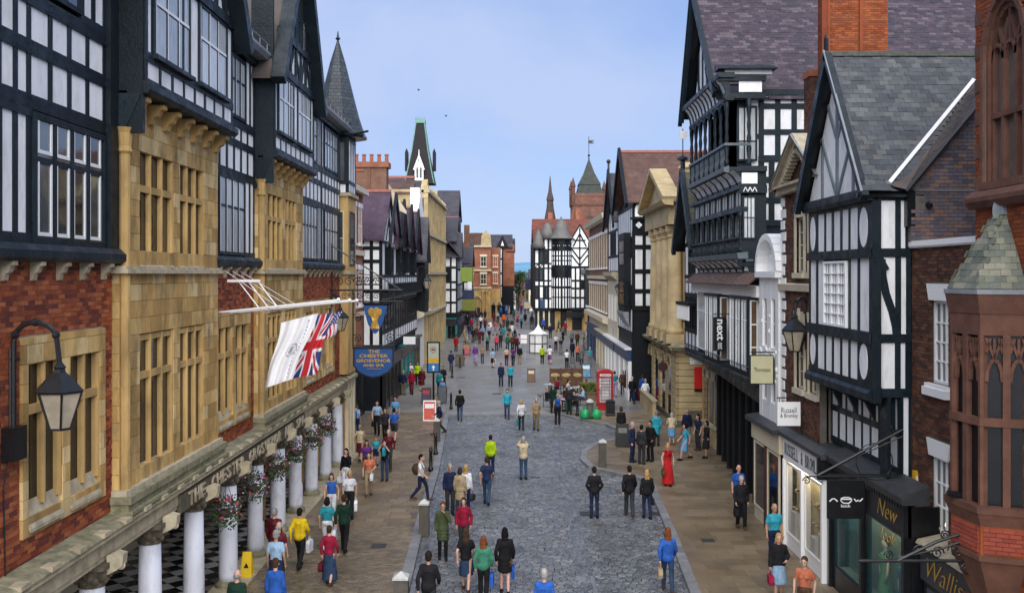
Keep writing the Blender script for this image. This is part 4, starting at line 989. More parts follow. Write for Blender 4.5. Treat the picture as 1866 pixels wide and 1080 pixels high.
# ---- R4 brick house with pediment
T4 = thing('brick_house', 'red brick house with stone pediment and white quoins beside the timber gable', 'house', (9.5,28.8,0))
f4 = wallR(8.6)
bb('wall_core', mortar_d, T4, 8.8,14,26.85,30.6,0,11)
w4 = [(28.25,29.0,8.45,10.1),(28.25,29.0,5.0,6.9),(27.0,27.7,8.45,10.1),(27.0,27.7,5.0,6.9)]
mb = MB(); mb.box(f4,26.85,27,-.25,-.012,3.6,11).box(f4,27.7,28.25,-.25,-.012,3.6,11).box(f4,29,30.6,-.25,-.012,3.6,11)
for a,b in ((27,27.7),(28.25,29)): mb.box(f4,a,b,-.25,-.012,3.6,5).box(f4,a,b,-.25,-.012,6.9,8.45).box(f4,a,b,-.25,-.012,10.1,11)
mb.build('mortar_bed', mortar_d, T4)
tiles(f4, 26.85, 30.25, 3.7, 11, .225, .077, .009, -.06, 0, 'brick', brick_brown, T4, ind=300, holes=w4+[(26.8,30.6,7.9,8.1)], jn=.004)
MB().prism(f4,[(-.1,7.9),(.12,7.9),(.16,8.1),(-.1,8.16)],26.85,30.6).build('string_course', creampaint, T4)
for i in range(20): piece('quoin_stone', whitepaint, f4, 30.25 if i%2 else 30.12, 30.6, -.1, .04, 3.7+i*.36, 3.97+i*.36, T4)
for a,b,z0,z1 in w4:
    window(f4, a, b, z0, z1, -.06, 2, 4, T4, creampaint, glass, fw=.06, mw=.03)
    MB().poly(f4,[(a-.08,z1),(b+.08,z1),(b+.2,z1+.4),(a-.2,z1+.4)],-.1,.05).build('lintel', creampaint, T4); MB().poly(f4,[((a+b)/2-.08,z1),((a+b)/2+.08,z1),((a+b)/2+.13,z1+.5),((a+b)/2-.13,z1+.5)],.05,.1).build('keystone', creampaint, T4)
    MB().box(f4,a-.12,b+.12,-.1,.12,z0-.16,z0).box(f4,a-.14,a-.02,-.1,.05,z0,z1).box(f4,b+.02,b+.14,-.1,.05,z0,z1).build('architrave', creampaint, T4)
MB().poly(f4,[(26.3,11.0),(30.5,11.0),(28.4,12.3)],-.4,-.05).build('tympanum', brick_brown, T4)
for (a,b) in (((26.1,10.95),(28.4,12.42)),((30.75,10.95),(28.4,12.42)),((26.2,11.0),(30.7,11.0))):
    MB().beam(f4,a,b,.22,-.4,.22).beam(f4,(a[0],a[1]+.12),(b[0],b[1]+.12) if a[1]!=b[1] or 1 else b,.08,-.4,.34).build('cornice', M('weathered_cornice', (0.42,0.36,0.25), .8, 5, .25, .3, 20, dirt=((.12,.11,.08),.5,2)), T4)
mb = MB()
for t in range(1,14):
    for s in (-1,1):
        u = 28.4+s*2.15*t/14; z = 12.25-1.3*t/14
        mb.box(f4,u-.04,u+.04,.0,.26,z-.17,z-.05)
mb.build('dentil', MATS['weathered_cornice'], T4, kind='stuff')
MB().quad((8.2,30.8,11.1),(8.2,28.4,12.55),(13,28.4,12.55),(13,30.8,11.1)).quad((8.2,26.0,11.1),(8.2,28.4,12.55),(13,28.4,12.55),(13,26.0,11.1)).build('roof', lead, T4)
# ---- R5 ornate white house with segmental pediment
T5 = thing('white_house', 'narrow ornate white stucco house with arched top beside the dark gallery building', 'house', (9.5,31.8,0))
f5 = wallR(8.5)
bb('wall_core', whitepaint, T5, 8.62,13,30.65,33.0,3.4,8.35)
mb = MB()
for a,b,z0,z1 in ((30.65,31.0,3.5,8.3),(31.55,32.05,3.5,8.3),(32.6,33.0,3.5,8.3)): mb.box(f5,a,b,-.13,0,z0,z1)
for z0,z1 in ((3.5,4.2),(5.7,6.0),(7.6,8.3)): mb.box(f5,31.0,31.55,-.13,-.005,z0,z1).box(f5,32.05,32.6,-.13,-.005,z0,z1)
mb.build('stucco_wall', whitepaint, T5)
for a in (31.0,32.05):
    for z0,z1 in ((4.2,5.7),(6.0,7.6)): window(f5, a, a+.55, z0, z1, -.05, 1, 2, T5, whitepaint, glass_dark, fw=.06)
A = arch(31.85, 8.5, 1.25, 1.15, 12)
MB().poly(f5, A, -1.0, -.25).build('tympanum', whitepaint, T5)
mb = MB()
for p, q in zip(A, A[1:]): mb.beam(f5, p, q, .2, -1.2, .12)
mb.box(f5,30.55,33.1,-1,.14,8.3,8.5); mb.build('segmental_pediment', whitepaint, T5)
mb = MB()
for i in range(60):
    u = 30.8+rnd.random()*2.1; z = rnd.choice([rnd.uniform(4.25,8.2), rnd.uniform(5.72,5.98), rnd.uniform(8.6,9.3)])
    if any(a-.05 < u < a+.6 and (4.15<z<5.75 or 5.95<z<7.65) for a in (31.0,32.05)): continue
    mb.ball(tuple(f5.pt(u, -.0 if z < 8.5 else -.22, z)), rnd.uniform(.05,.10), 5, (.5,1,1))
mb.build('plaster_ornament', whitepaint, T5, kind='stuff')
SHC = thing('shopfront', 'shopfront with dark cornice and cream fascia under the ornate white house', 'shopfront', (8.5,31.4,0))
MB().prism(wallR(8.3),[(-1,3.75),(.2,3.55),(.2,3.4),(-1,3.4)],29.85,33.4).build('cornice', MATS['weathered_black_lead'], SHC)
bb('fascia', creampaint, SHC, 8.3,8.7,29.85,33.3,2.8,3.4)
for a,b in ((30.0,31.4),(31.7,33.1)):
    window(wallR(8.35), a, b, .5, 2.75, .02, 1, 1, SHC, creampaint, glass_dark, fw=.07); bb('stall_riser', creampaint, SHC, 8.36,8.6,a,b,.1,.5)
bb('door', M('dark_red_door', (0.06,0.012,0.012), .4, 4, .2, .1), SHC, 8.30,8.4,31.42,31.68,.1,2.75)

# ---- R6 large timber building with galleries and purple slate roof
T6 = thing('gallery_building', 'tall black and white timber building with carved galleries and huge purple slate roof', 'building', (10,40,0))
g6 = wallR(8.4); c6 = wallC(38.3)
bb('wall_core', timber, T6, 9.3,24,38.5,45.5,3.9,15.6); bb('wall_core', timber, T6, 9.3,16,33.1,38.5,3.9,8.2); bb('wall_core', timber, T6, 10.4,16,33.1,45.5,0,3.9)
PX = lambda y: 8.72+(y-33.3)*.072
X6 = [9.94,10.59,11.25,11.9]
panels(c6, X6, [13.04,14.07,15.1,15.66], 0, T6, .22, .22)
panels(c6, [9.94,10.35,10.95,11.6,12.2], [10.45,11.35,12.17,13.0], 0, T6, .24, .24)
panels(c6, [9.3,9.94], [10.45,12.2,13.9,15.6], 0, T6, .16, .2)
piece('timber_wall', timber, c6, 9.0, 12.4, -.2, -.02, 8.2, 15.6, T6)
# projecting gallery block
bb('gallery_floor', timber, T6, 8.42,9.6,37.65,45.3,12.42,12.62)
bb('gallery_back', M('gallery_back', (0.06,0.028,0.02), .7, 4, .3, .2, 10), T6, 9.3,9.5,38.2,45.3,12.6,15.6)
MB().prism(g6,[(-.1,12.38),(.1,12.42),(.12,12.6),(-.1,12.66)],37.6,45.3).build('gallery_beam', M('bluegrey_timber', (0.10,0.125,0.14), .5, 4, .25, .3, 14), T6)
def turned(x, y, z0, z1, r, parent, name='turned_post', mat=None):
    h = z1-z0; mb = MB(); mb.smooth = True
    mb.lathe((x,y,z0), [(r*1.2,0),(r*1.2,h*.1),(r*.7,h*.13),(r*1.25,h*.28),(r*.75,h*.36),(r*1.1,h*.42),(r*.65,h*.5),(r*1.0,h*.62),(r*.7,h*.7),(r*1.1,h*.84),(r*1.2,h*.88),(r*1.2,h)], 8)
    return mb.build(name, mat or timber, parent)
for i in range(8):
    y = 37.75+i*1.05; turned(8.44, y, 12.6, 15.3, .085, T6)
    if i < 7:
        mb = MB()
        A = arch(y+.525, 14.9, .45, .3, 6)
        for p, q in zip(A, A[1:]): mb.beam(g6, p, q, .08, -.06, .03)
        mb.build('gallery_arch', timber, T6)
    if i < 7:
        mb = MB()
        for k in range(5): mb.lathe((8.42,y+.14+k*.19,12.64),[(.02,0),(.045,.2),(.02,.4),(.04,.6),(.02,.82)],6)
        mb.build('baluster', MATS['bluegrey_timber'], T6, kind='stuff')
MB().box(g6,37.6,45.3,-.07,.07,13.45,13.55).build('handrail', MATS['bluegrey_timber'], T6)
for x0,x1 in ((8.42,9.35),): 
    MB().box(wallC(37.65),x0,x1,-.06,.06,13.45,13.55).build('handrail', MATS['bluegrey_timber'], T6)
    turned(9.3,37.7,12.6,15.3,.085,T6)
def coving(fr, u0, u1, z0, z1, n0, n1, k, parent):
    """white cove between black ribs, stepping out from n0 (bottom) to n1 (top)"""
    P_ = [(n0,z0),(n0+(n1-n0)*.15,z0+(z1-z0)*.4),(n0+(n1-n0)*.5,z0+(z1-z0)*.75),(n1,z1)]
    for i in range(k):
        a = u0+(u1-u0)*i/k; b = u0+(u1-u0)*(i+1)/k
        MB().prism(fr, P_+[(n0-.1,z1),(n0-.1,z0)], a+.05, b-.05).build('cove_panel', plaster, parent)
        MB().prism(fr, [(x+.05,z) for x,z in P_]+[(n0-.1,z1),(n0-.1,z0)], a-.05, a+.05).build('cove_rib', timber, parent)
    MB().prism(fr, [(x+.05,z) for x,z in P_]+[(n0-.1,z1),(n0-.1,z0)], u1-.07, u1+.07).build('cove_rib', timber, parent)
coving(g6, 37.7, 45.2, 15.35, 16.1, -.05, .28, 11, T6)
coving(g6, 36.2, 45.2, 11.65, 12.35, -.42, .0, 8, T6)
piece('timber_rail', timber, g6, 37.6, 45.3, -.3, .05, 15.22, 15.38, T6)
piece('timber_rail', timber, g6, 37.5, 45.4, -.3, .34, 16.1, 16.3, T6)
# camera side of the top gallery: white boards between rails
piece('plaster_panel', plaster, wallC(37.68), 8.9, 9.8, 0, .02, 15.55, 15.98, T6); piece('timber_rail', timber, wallC(37.68), 8.1, 9.95, -.2, .08, 15.98, 16.2, T6)
piece('timber_rail', timber, wallC(37.68), 8.3, 9.95, -.2, .06, 15.3, 15.5, T6)
piece('plaster_panel', plaster, wallC(37.68), 8.35, 10.2, -.1, .02, 16.25, 16.5, T6)
# window and bay on the camera side
window(wallC(38.2), 8.95, 9.75, 12.9, 15.1, .05, 3, 2, T6, timber, glass_lit, fw=.08, mw=.05, rowf=[0,.35,1])
# lower oriel / gallery
bb('wall_core', timber, T6, 8.75,9.4,35.5,45.3,8.6,12.3)
MB().prism(g6,[(-.3,8.98),(.06,8.98),(.1,9.2),(-.3,9.24)],35.4,45.3).build('gallery_beam', MATS['bluegrey_timber'], T6)
for i in range(9):
    y = 35.5+i*1.15; turned(8.44, y, 9.2, 10.75, .08, T6)
    if i < 8:
        window(wallR(8.75), y+.12, y+1.05, 9.3, 10.75, .05, 2, 1, T6, timber, glass_lit, fw=.06)
        window(wallR(8.52), y+.08, y+1.08, 10.9, 11.55, .04, 2, 1, T6, timber, glass_lit, fw=.06)
        mb = MB()
        for k in range(5): mb.lathe((8.42,y+.16+k*.2,9.22),[(.02,0),(.04,.2),(.02,.4),(.04,.5)],5)
        mb.build('baluster', timber, T6, kind='stuff')
MB().box(g6,35.4,45.3,-.07,.06,9.72,9.8).build('handrail', timber, T6)
MB().box(g6,35.4,45.3,-.3,.05,10.72,10.9).build('timber_rail', timber, T6)
MB().box(g6,35.4,45.3,-.3,.05,11.55,11.68).build('timber_rail', timber, T6)
cb = wallC(35.42)
window(cb, 8.5, 9.0, 9.7, 11.3, .04, 3, 2, T6, timber, glass_lit, fw=.06)
piece('plaster_panel', plaster, cb, 8.48, 9.05, -.1, .015, 11.75, 12.15, T6); piece('timber_rail', timber, cb, 8.4, 9.4, -.3, .05, 11.4, 11.7, T6); piece('timber_rail', timber, cb, 8.4, 9.4, -.3, .05, 12.2, 12.4, T6)
piece('timber_panel', timber, cb, 8.4, 9.4, -.3, .0, 8.7, 9.7, T6)
mb = MB()
for k in range(3):
    u = 8.52+k*.17; mb.beam(cb,(u,11.45),(u+.08,11.62),.03,.02,.06).beam(cb,(u+.08,11.62),(u+.16,11.45),.03,.02,.06)
mb.build('carved_frieze', plaster, T6)
window(wallC(36.9), 9.35, 9.65, 9.4, 11.3, .04, 1, 2, T6, timber, glass_lit, fw=.05)
window(wallC(38.2), 9.25, 9.85, 8.9, 11.9, .04, 2, 2, T6, timber, glass_lit, fw=.06)
coving(g6, 35.5, 45.2, 8.45, 8.95, -.45, .0, 9, T6)
coving(wallC(35.4), 8.55, 9.35, 8.55, 8.95, -.2, .05, 2, T6)
# tiled skirt roof, fascia, shop windows
skU = Vector((0,1,0)); skV = Vector((.45,0,.42)).normalized(); skN = Vector((-skV.z,0,skV.x))
R = Fr((8.15,0,8.02), skU, skN, skV)
tiles(R, 33.2, 45.2, 0, .62, .2, .11, .006, -.02, .02, 'tile', M('brown_plain_tile', [(0.10,.05,.035),(0.13,.07,.05),(0.08,.045,.035),(0.11,.08,.06)], .8, 3, .25, .3), T6, ind=200, jn=.006)
MB().quad((8.13,33.15,8.0),(8.13,45.2,8.0),(8.75,45.2,8.5),(8.75,33.15,8.5)).build('roof_deck', blackpaint, T6)
bb('fascia', whitepaint, T6, 8.45,8.8,33.2,45.2,7.6,8.0)
f6s = wallR(8.72)
for i, (a,b) in enumerate(((33.3,33.9),(37.1,38.5),(41.6,45.1))):
    window(f6s, a, b, 4.95, 7.55, .03, 2, 2, T6, whitepaint, glass_lit, fw=.08, mw=.05, rowf=[0,.7,1])
for a, b, x in ((34.0,36.9,8.34),(38.7,41.4,8.30)):
    bb('bay_base', timber, T6, x-.03,8.8,a-.04,b+.04,4.7,4.95); bb('bay_head', timber, T6, x-.03,8.8,a-.04,b+.04,7.5,7.62); bb('bay_core', blackpaint, T6, x+.12,8.8,a+.1,b-.05,4.95,7.5)
    fb_ = wallR(x)
    for k in range(3):
        u0 = a+.06+k*(b-a-.1)/3; window(fb_, u0, u0+(b-a-.1)/3-.06, 4.95, 7.5, .0, 2, 2, T6, whitepaint, glass_lit, fw=.05, mw=.04, dp=.05, rowf=[0,.72,1]); piece('timber_post', timber, fb_, u0-.07, u0-.01, -.05, .03, 4.95, 7.5, T6)
    window(wallC(a), x+.08, 8.72, 4.95, 7.5, .0, 1, 3, T6, whitepaint, M('blind_glass', (.14,.085,.04), .2,4,.3,.1,3,spec=.6,coat=.4), fw=.06, mw=.05, dp=.05); piece('timber_post', timber, wallC(a), x, x+.07, -.05, .03, 4.95, 7.5, T6)
f6s = wallR(8.45)
cc = wallC(33.05)
window(cc, 8.5, 9.1, 5.2, 7.4, .04, 1, 3, T6, whitepaint, glass_dark, fw=.07); panels(cc,[9.14,9.5],[4.9,6.2,7.5],0,T6,.1,.14)
panels(cc,[9.5,9.8],[3.6,5.0,6.2,7.5,8.1],0,T6,.1,.14)
MB().prism(f6s,[(-.2,4.55),(.28,4.62),(.34,4.8),(-.2,4.86)],33.0,45.3).build('sill_beam', timber, T6)
mb = MB()
for i in range(60): mb.tube([f6s.pt(33.1+i*.2,.3,4.86), f6s.pt(33.1+i*.2,.3,5.2)], .012, 4)
mb.tube([f6s.pt(33.1,.3,5.2), f6s.pt(45,.3,5.2)],.02,4); mb.build('balcony_rail', iron, T6, kind='stuff')
for i in range(8):   # black covered walk
    y = 33.3+i*1.55; bb('arcade_pier', blackpaint, T6, PX(y),PX(y)+.28,y,y+.22,.1,4.6)
    mb = MB(); mb.lathe((PX(y)-.03,y+.1,.1),[(.05,0),(.05,4.2)],6); mb.build('downpipe', iron, T6)
MB().poly(FL,[(8.6,33.1),(9.5,33.1),(10.4,45.3),(9.45,45.3)],3.9,4.55).build('arcade_beam', timber, T6)
MB().poly(FL,[(8.45,33.1),(10.4,33.1),(10.4,45.3),(8.45,45.3)],4.5,4.62).build('soffit', timber, T6)
for i in range(5):
    a = 33.6+i*2.35; window(Fr((9.2-33.3*.072,0,0),(.072,1,0),(-1,.072,0)), a, a+1.9, .7, 3.3, .03, 2, 2, T6, M('bronze_frame', (0.03,.02,.014), .4, 4, .2, .1), glass_dark, fw=.08, rowf=[0,.75,1])
    bb('stall_riser', blackpaint, T6, PX(a)+.62,PX(a)+.75,a,a+1.9,.1,.7)
# roof: near and far slopes, gable and bargeboards
ey, ez, ry, rz = 38.15, 15.35, 43.1, 20.9
sv = Vector((0,ry-ey,rz-ez)); Lr = sv.length; sv.normalize()
R = Fr((0,ey,ez),(1,0,0),(0,-sv.z,sv.y),sv)
MB().quad(R.pt(8.12,-.03,0),R.pt(24,-.03,0),R.pt(24,-.03,Lr),R.pt(8.12,-.03,Lr)).quad((8.12,46,15.9),(24,46,15.9),(24,ry,rz),(8.12,ry,rz)).build('roof_deck', blackpaint, T6)
def ok6(u, v):
    return not (u < 10.35 and v < .95-(max(0,u-9.6))*1.2)
tiles(R, 8.12, 22, 0, Lr, .30, .19, .006, -.01, .016, 'slate', slate_purple, T6, ind=300, ok=ok6, jn=.007, lean=.01)
MB().poly(wallR(8.6),[(38.9,15.6),(45.5,15.6),(43.1,20.25)],-.1,0).build('gable_panel', plaster, T6)
for u in (39.6,40.5,41.4,42.3,43.2,44.1): piece('timber_post', timber, wallR(8.6), u-.09, u+.09, 0, .05, 16.2, 16.2+min((u-38.6)*.97,(45.6-u)*1.7)-.2, T6)
for u in (40.0,41.8,43.6): MB().beam(wallR(8.6),(u,16.3),(u+.8,17.6),.14,0,.055).build('gable_brace', timber, T6)
MB().beam(wallR(8.15),(38.5,15.6),(43.1,20.95),.3,-.05,.12).build('bargeboard', timber, T6)
MB().beam(wallR(8.15),(46.0,15.7),(43.1,21.0),.42,-.05,.12).beam(wallR(8.10),(46.1,15.5),(43.1,21.05),.08,-.05,.14).build('bargeboard', timber, T6)
MB().quad((8.6,46.0,15.8),(8.1,46.0,15.8),(8.1,43.1,21.0),(8.6,43.1,21.0)).build('gable_soffit', timber, T6)
# splayed pentice on the camera side over the gallery
MB().prism(wallC(37.6),[(-.6,16.42),(.22,16.42),(.22,16.46),(-.6,16.72)],8.05,10.35).build('pentice', timber, T6)
# chimneys
def brickbox(name, x0,x1,y0,y1,z0,z1, parent, mat, ind=150, bw=.225, bh=.077):
    bb('mortar_bed', mortar_d, parent, x0+.012,x1-.012,y0+.012,y1,z0,z1)
    tiles(wallC(y0), x0, x1, z0, z1, bw, bh, .009, -.05, 0, 'brick', mat, parent, ind=ind, jn=.004)
    tiles(wallR(x0), y0, y1, z0, z1, bw, bh, .009, -.05, 0, 'brick', mat, parent, ind=0, jn=.004)
CH = thing('chimney', 'broad orange brick chimney stack in front of the purple slate roof', 'chimney', (12,33.5,8))
brickbox('chimney', 10.95,13.0,33.2,34.4,8.0,18.6, CH, brick_orange, 300)
bb('pilaster', brick_orange, CH, 12.0,12.12,33.14,33.3,12,18.6); bb('chimney_shaft', brick_orange, CH, 10.62,10.8,32.9,33.1,12.6,18.6); bb('chimney_shaft', brick_orange, CH, 10.84,10.93,33.0,33.1,12.6,18.6)
CH2 = thing('chimney', 'slim brown brick chimney beside the white grid timber wall', 'chimney', (11.6,35,4))
brickbox('chimney', 11.0,11.55,35.4,36.2,4,15.7, CH2, brick_brown, 150)
bb('chimney_cap', terracotta, CH2, 10.95,11.6,35.35,36.2,15.7,15.95)

# ---- R7 small timber house
T7 = thing('timber_house', 'small dark timber house with green slate gable beyond the gallery building', 'house', (9.5,47.5,0))
bb('wall_core', timber_far, T7, 8.95,12,45.6,49.4,4.4,9.9)
f7 = wallR(8.9)
fartimber(f7, [45.7,46.6,47.5,48.4,49.3], [4.6,5.6,7.4,8.3,9.9], 0, T7, wins={(0,1),(1,1),(2,1),(3,1),(1,3),(2,3)})
MB().poly(wallR(8.9),[(45.6,9.9),(49.4,9.9),(47.5,13.1)],-.1,0).build('gable_panel', plaster, T7)
mb = MB(); 
for u in (46.3,46.9,47.5,48.1,48.7): mb.box(f7,u-.06,u+.06,0,.05,9.9,9.9+1.6*(1.9-abs(u-47.5)))
mb.build('gable_brace', timber_far, T7, kind='stuff')
for e in (45.0,50.0): MB().beam(wallR(8.45),(e,9.5),(47.5,13.5),.36,-.05,.15).build('bargeboard', timber, T7)
sv = Vector((0,2.5,3.85)).normalized(); R = Fr((0,45.0,9.6),(1,0,0),(0,-sv.z,sv.y),sv)
MB().quad((8.3,45,9.58),(12.5,45,9.58),(12.5,47.5,13.45),(8.3,47.5,13.45)).quad((8.3,50,9.58),(12.5,50,9.58),(12.5,47.5,13.45),(8.3,47.5,13.45)).build('roof_deck', blackpaint, T7)
tiles(R, 8.3, 12, 0, 4.6, .28, .16, .006, 0, .016, 'slate', M('green_brown_slate', [(0.10,.105,.07),(0.13,.13,.09),(0.085,.09,.065)], .7, 1.5, .3, .3), T7, ind=120, jn=.006)
bb('balcony', timber_far, T7, 8.35,8.95,45.6,49.0,6.9,7.05)
mb = MB()
for i in range(16): mb.box(wallR(8.4),45.65+i*.21,45.73+i*.21,-.03,.03,6.2,7.0)
mb.build('balustrade', whitepaint, T7, kind='stuff')
bb('ground_wall', stone_flat, T7, 9.9,11,45.4,50.0,.1,4.5)
for y in (45.9,47.2,48.5):
    A = [(y,.6),(y+.9,.6)]+arch(y+.45,3.2,.45,.45,8)
    MB().poly(wallR(9.9),A,-.1,.03).build('arched_window', glass_dark, T7)
    mb = MB(); B = arch(y+.45,3.2,.5,.5,8)
    for p, q in zip(B, B[1:]): mb.beam(wallR(9.9),p,q,.1,0,.09)
    mb.build('window_arch', creampaint, T7)
# ================================================================= FURTHER BUILDINGS
def roofC(parent, mat, x0, x1, ye, ze, yr, zr, yf=None, name='roof', th=.12):
    """roof with ridge along X: near eave (ye,ze), ridge (yr,zr), far eave"""
    yf = yf or 2*yr-ye
    P_ = [(ye,ze),(yr,zr),(yf,ze),(yf,ze-th),(yr,zr-th*2),(ye,ze-th)]
    return MB().poly(wallR(0), P_, -x1, -x0).build(name, mat, parent)
def roofY(parent, mat, y0, y1, xe, ze, xr, zr, xf=None, name='roof', th=.12):
    xf = xf if xf is not None else 2*xr-xe
    P_ = [(xe,ze),(xr,zr),(xf,ze),(xf,ze-th),(xr,zr-th*2),(xe,ze-th)]
    return MB().poly(wallC(0), P_, -y1, -y0).build(name, mat, parent)
def farwins(fr, us, vs, w_, h_, parent, fmat=None, gm=None, lint=None, n=.03, rows=2, cols=2):
    for u in us:
        for v in vs:
            window(fr, u-w_/2, u+w_/2, v, v+h_, n, cols, rows, parent, fmat or whitepaint, gm or glass, fw=.07, mw=.05, dp=.08)
            if lint: MB().box(fr,u-w_/2-.12,u+w_/2+.12,-.02,.07,v+h_,v+h_+.28).build('lintel', lint, parent); MB().box(fr,u-w_/2-.12,u+w_/2+.12,-.02,.12,v-.14,v).build('sill', lint, parent)
def pots(cx0, cx1, y, z, k, parent, h=.55):
    for i in range(k):
        x = cx0+(cx1-cx0)*(i+.5)/k; MB().lathe((x,y,z),[(.13,0),(.11,h*.8),(.14,h*.85),(.14,h)],8).build('chimney_pot', terracotta, parent)
def shop(name, label, fr, u0, u1, mat, fasc, z1=3.2, gm=None, k=2, n=.25, txt=None, txtmat=None, rev=False):
    t = thing(name, label, 'shopfront', tuple(fr.pt((u0+u1)/2,0,0)))
    MB().box(fr,u0,u1,-.05,n,z1-.75,z1).build('fascia', fasc, t)
    MB().box(fr,u0-.05,u1+.05,-.05,n+.18,z1,z1+.12).build('cornice', mat, t)
    for u in lin(u0, u1, k): MB().box(fr,u-.1,u+.1,0,n-.02,.1,z1-.75).build('pilaster', mat, t)
    for a, b in zip(lin(u0,u1,k), lin(u0,u1,k)[1:]):
        window(fr, a+.1, b-.1, .55, z1-.75, n-.08, 2, 1, t, mat, gm or glass_dark, fw=.06); MB().box(fr,a+.1,b-.1,0,n-.06,.1,.55).build('stall_riser', mat, t)
    if txt: letters(txt, fr, (u1-.5) if rev else (u0+.5), (u0+.5) if rev else (u1-.5), z1-.6, z1-.18, n+.012, txtmat or whitepaint, t)
    return t
m_blue = M('shop_blue', (0.02,0.05,0.13), .4, 3, .2, .05); m_teal = M('shop_teal', (0.01,0.16,0.16), .4, 3, .2, .05)
m_green = M('sign_green', (0.19,0.26,0.03), .5, 3, .15, .05); m_navy = M('navy_sign', (0.008,0.02,0.07), .35, 3, .2, .05)
m_red = M('sign_red', (0.55,0.015,0.012), .4, 3, .1, .05); m_purple = M('sign_purple', (0.14,0.02,0.22), .4, 3, .1, .05)
# ---- left: brick house past the hotel
A1 = thing('brick_house', 'red brick house with pale stone bands between the hotel turret and the purple roof', 'house', (-11,50,0))
fa = wallL(-8.95)
bb('wall', far_brick, A1, -13,-8.95,45.2,57.6,3.6,13.2)
bb('string_course', creampaint, A1, -9.1,-8.8,45.2,57.6,9.5,9.8); bb('cornice', creampaint, A1, -9.2,-8.6,45.2,57.7,13.1,13.4); bb('string_course', creampaint, A1, -9.1,-8.8,45.2,57.6,6.0,6.2)
farwins(fa,[47,49.5,52,54.5,56.6],[6.6,10.2],1.1,2.1,A1,lint=whitepaint)
bb('ground_wall', creampaint, A1, -13,-9.1,45.2,57.6,.1,3.6)
shop('shopfront','cream shopfront with glass doors under the red brick house', wallL(-9.05), 45.6,51.2, creampaint, creampaint, 3.5, k=3)
shop('shopfront','black framed shopfront with tall panes beside the glass doors', wallL(-9.05), 51.5,57.4, blackpaint, blackpaint, 3.5, k=2, gm=glass)
# ---- left: timber building with purple roof
A2 = thing('timber_building', 'timber building with purple slate roof and row of sharp gables on the left', 'building', (-9,66,0))
ca = wallC(58.4); fa2 = wallL(-7.95)
bb('wall_core', timber_far, A2, -13,-8.05,58.5,80,0,10.6)
xs_ = [-9.7,-9.1,-8.55,-7.98]
fartimber(ca, xs_, [4.0,6.6,7.4,9.2,10.0,10.65], 0, A2, bw=.2, rw=.22)
def eb(mb): mb.beam(ca,(-9.1,9.3),(-8.6,9.9),.12,0,.06)
ys_ = [58.6+1.43*i for i in range(16)]
fartimber(fa2, ys_, [3.9,4.8,6.7,7.3,8.3,10.4], 0, A2, wins={(i,1) for i in range(15)}|{(i,4) for i in range(0,15) if i%5 in (1,2,3)}, bw=.16)
MB().prism(fa2,[(-.1,6.9),(.5,7.0),(.5,7.15),(-.1,7.2)],58.4,80).build('balcony_beam', timber_far, A2)
mb = MB()
for i in range(80): mb.box(fa2,58.6+i*.27,58.66+i*.27,.42,.48,7.15,7.75)
mb.box(fa2,58.4,80,.40,.5,7.75,7.85); mb.build('balustrade', timber_far, A2, kind='stuff')
roofC(A2, far_slate_p, -13, -7.75, 58.1, 10.55, 61.6, 13.7, 65)
MB().box(WORLD,-13,-7.75,61.5,61.7,13.68,13.85).build('ridge_tiles', M('red_ridge', (0.32,0.12,0.09), .8, 5, .2, .2), A2)
for yc, w_ in ((66.3,2.4),(71.2,2.4),(76.3,2.5)):
    roofC(A2, far_slate_p, -13, -7.4, yc-w_-.2, 10.2, yc, 13.3, yc+w_+.2)
    MB().box(WORLD,-13,-7.4,yc-.1,yc+.1,13.28,13.42).build('ridge_tiles', MATS['red_ridge'], A2)
for yc, w_ in ((61.6,3.1),(66.3,2.4),(71.2,2.4),(76.3,2.5)):
    MB().poly(fa2,[(yc-w_,10.5),(yc+w_,10.5),(yc,13.2)],-.1,.05).build('gable_panel', plaster, A2)
    mb = MB()
    for s in (-1,1): mb.beam(wallL(-7.45),(yc+s*(w_+.3),10.1),(yc,13.5),.34,-.05,.1)
    mb.build('bargeboard', timber_far, A2)
    mb = MB(); mb.box(fa2,yc-.08,yc+.08,.05,.1,10.5,13); mb.beam(fa2,(yc-1.4,10.6),(yc-.1,12),.14,.05,.1).beam(fa2,(yc+1.4,10.6),(yc+.1,12),.14,.05,.1); mb.build('gable_brace', timber_far, A2, kind='stuff')
    window(wallL(-7.75), yc-.65, yc+.65, 8.5, 10.1, .1, 3, 2, A2, timber_far, glass, fw=.1, mw=.08, dp=.3)
    MB().box(wallL(-7.75),yc-.8,yc+.8,-.25,.15,10.15,10.35).build('window_hood', lead, A2)
CA = thing('chimney', 'wide brown brick chimney stack with seven pots above the purple roof', 'chimney', (-9.3,62.8,12))
bb('chimney_stack', far_brick_b, CA, -11.2,-8.15,62.3,63.4,12,15.35); bb('chimney_cap', far_brick, CA, -11.35,-8.0,62.2,63.5,15.35,15.7)
bb('chimney_band', terracotta, CA, -11.0,-9.6,62.24,62.3,15.1,15.2); pots(-11.4,-7.95,62.8,15.7,7,CA)
bb('pilaster', far_brick_b, CA, -10.3,-10.2,62.22,62.3,13,15.3); bb('pilaster', far_brick_b, CA, -9.3,-9.2,62.22,62.3,13,15.3)
MB().poly(wallC(63.6),[(-8.2,13.0),(-7.0,12.4),(-7.0,12.6),(-8.2,14.4)],-.3,.1).build('raking_verge', creampaint, CA)
shop('shopfront','dark shopfront under the purple roofed timber building', wallL(-7.9), 58.6,66.5, blackpaint, blackpaint, 3.3, k=4)
shop('shopfront','teal edged shopfront with pale glass under the row of gables', wallL(-7.9), 66.8,74.5, m_teal, blackpaint, 3.3, k=3, gm=glass)
shop('shopfront','brown shopfront at far end of the row of gables', wallL(-7.9), 74.8,80, stonedark, m_navy, 3.3, k=2)
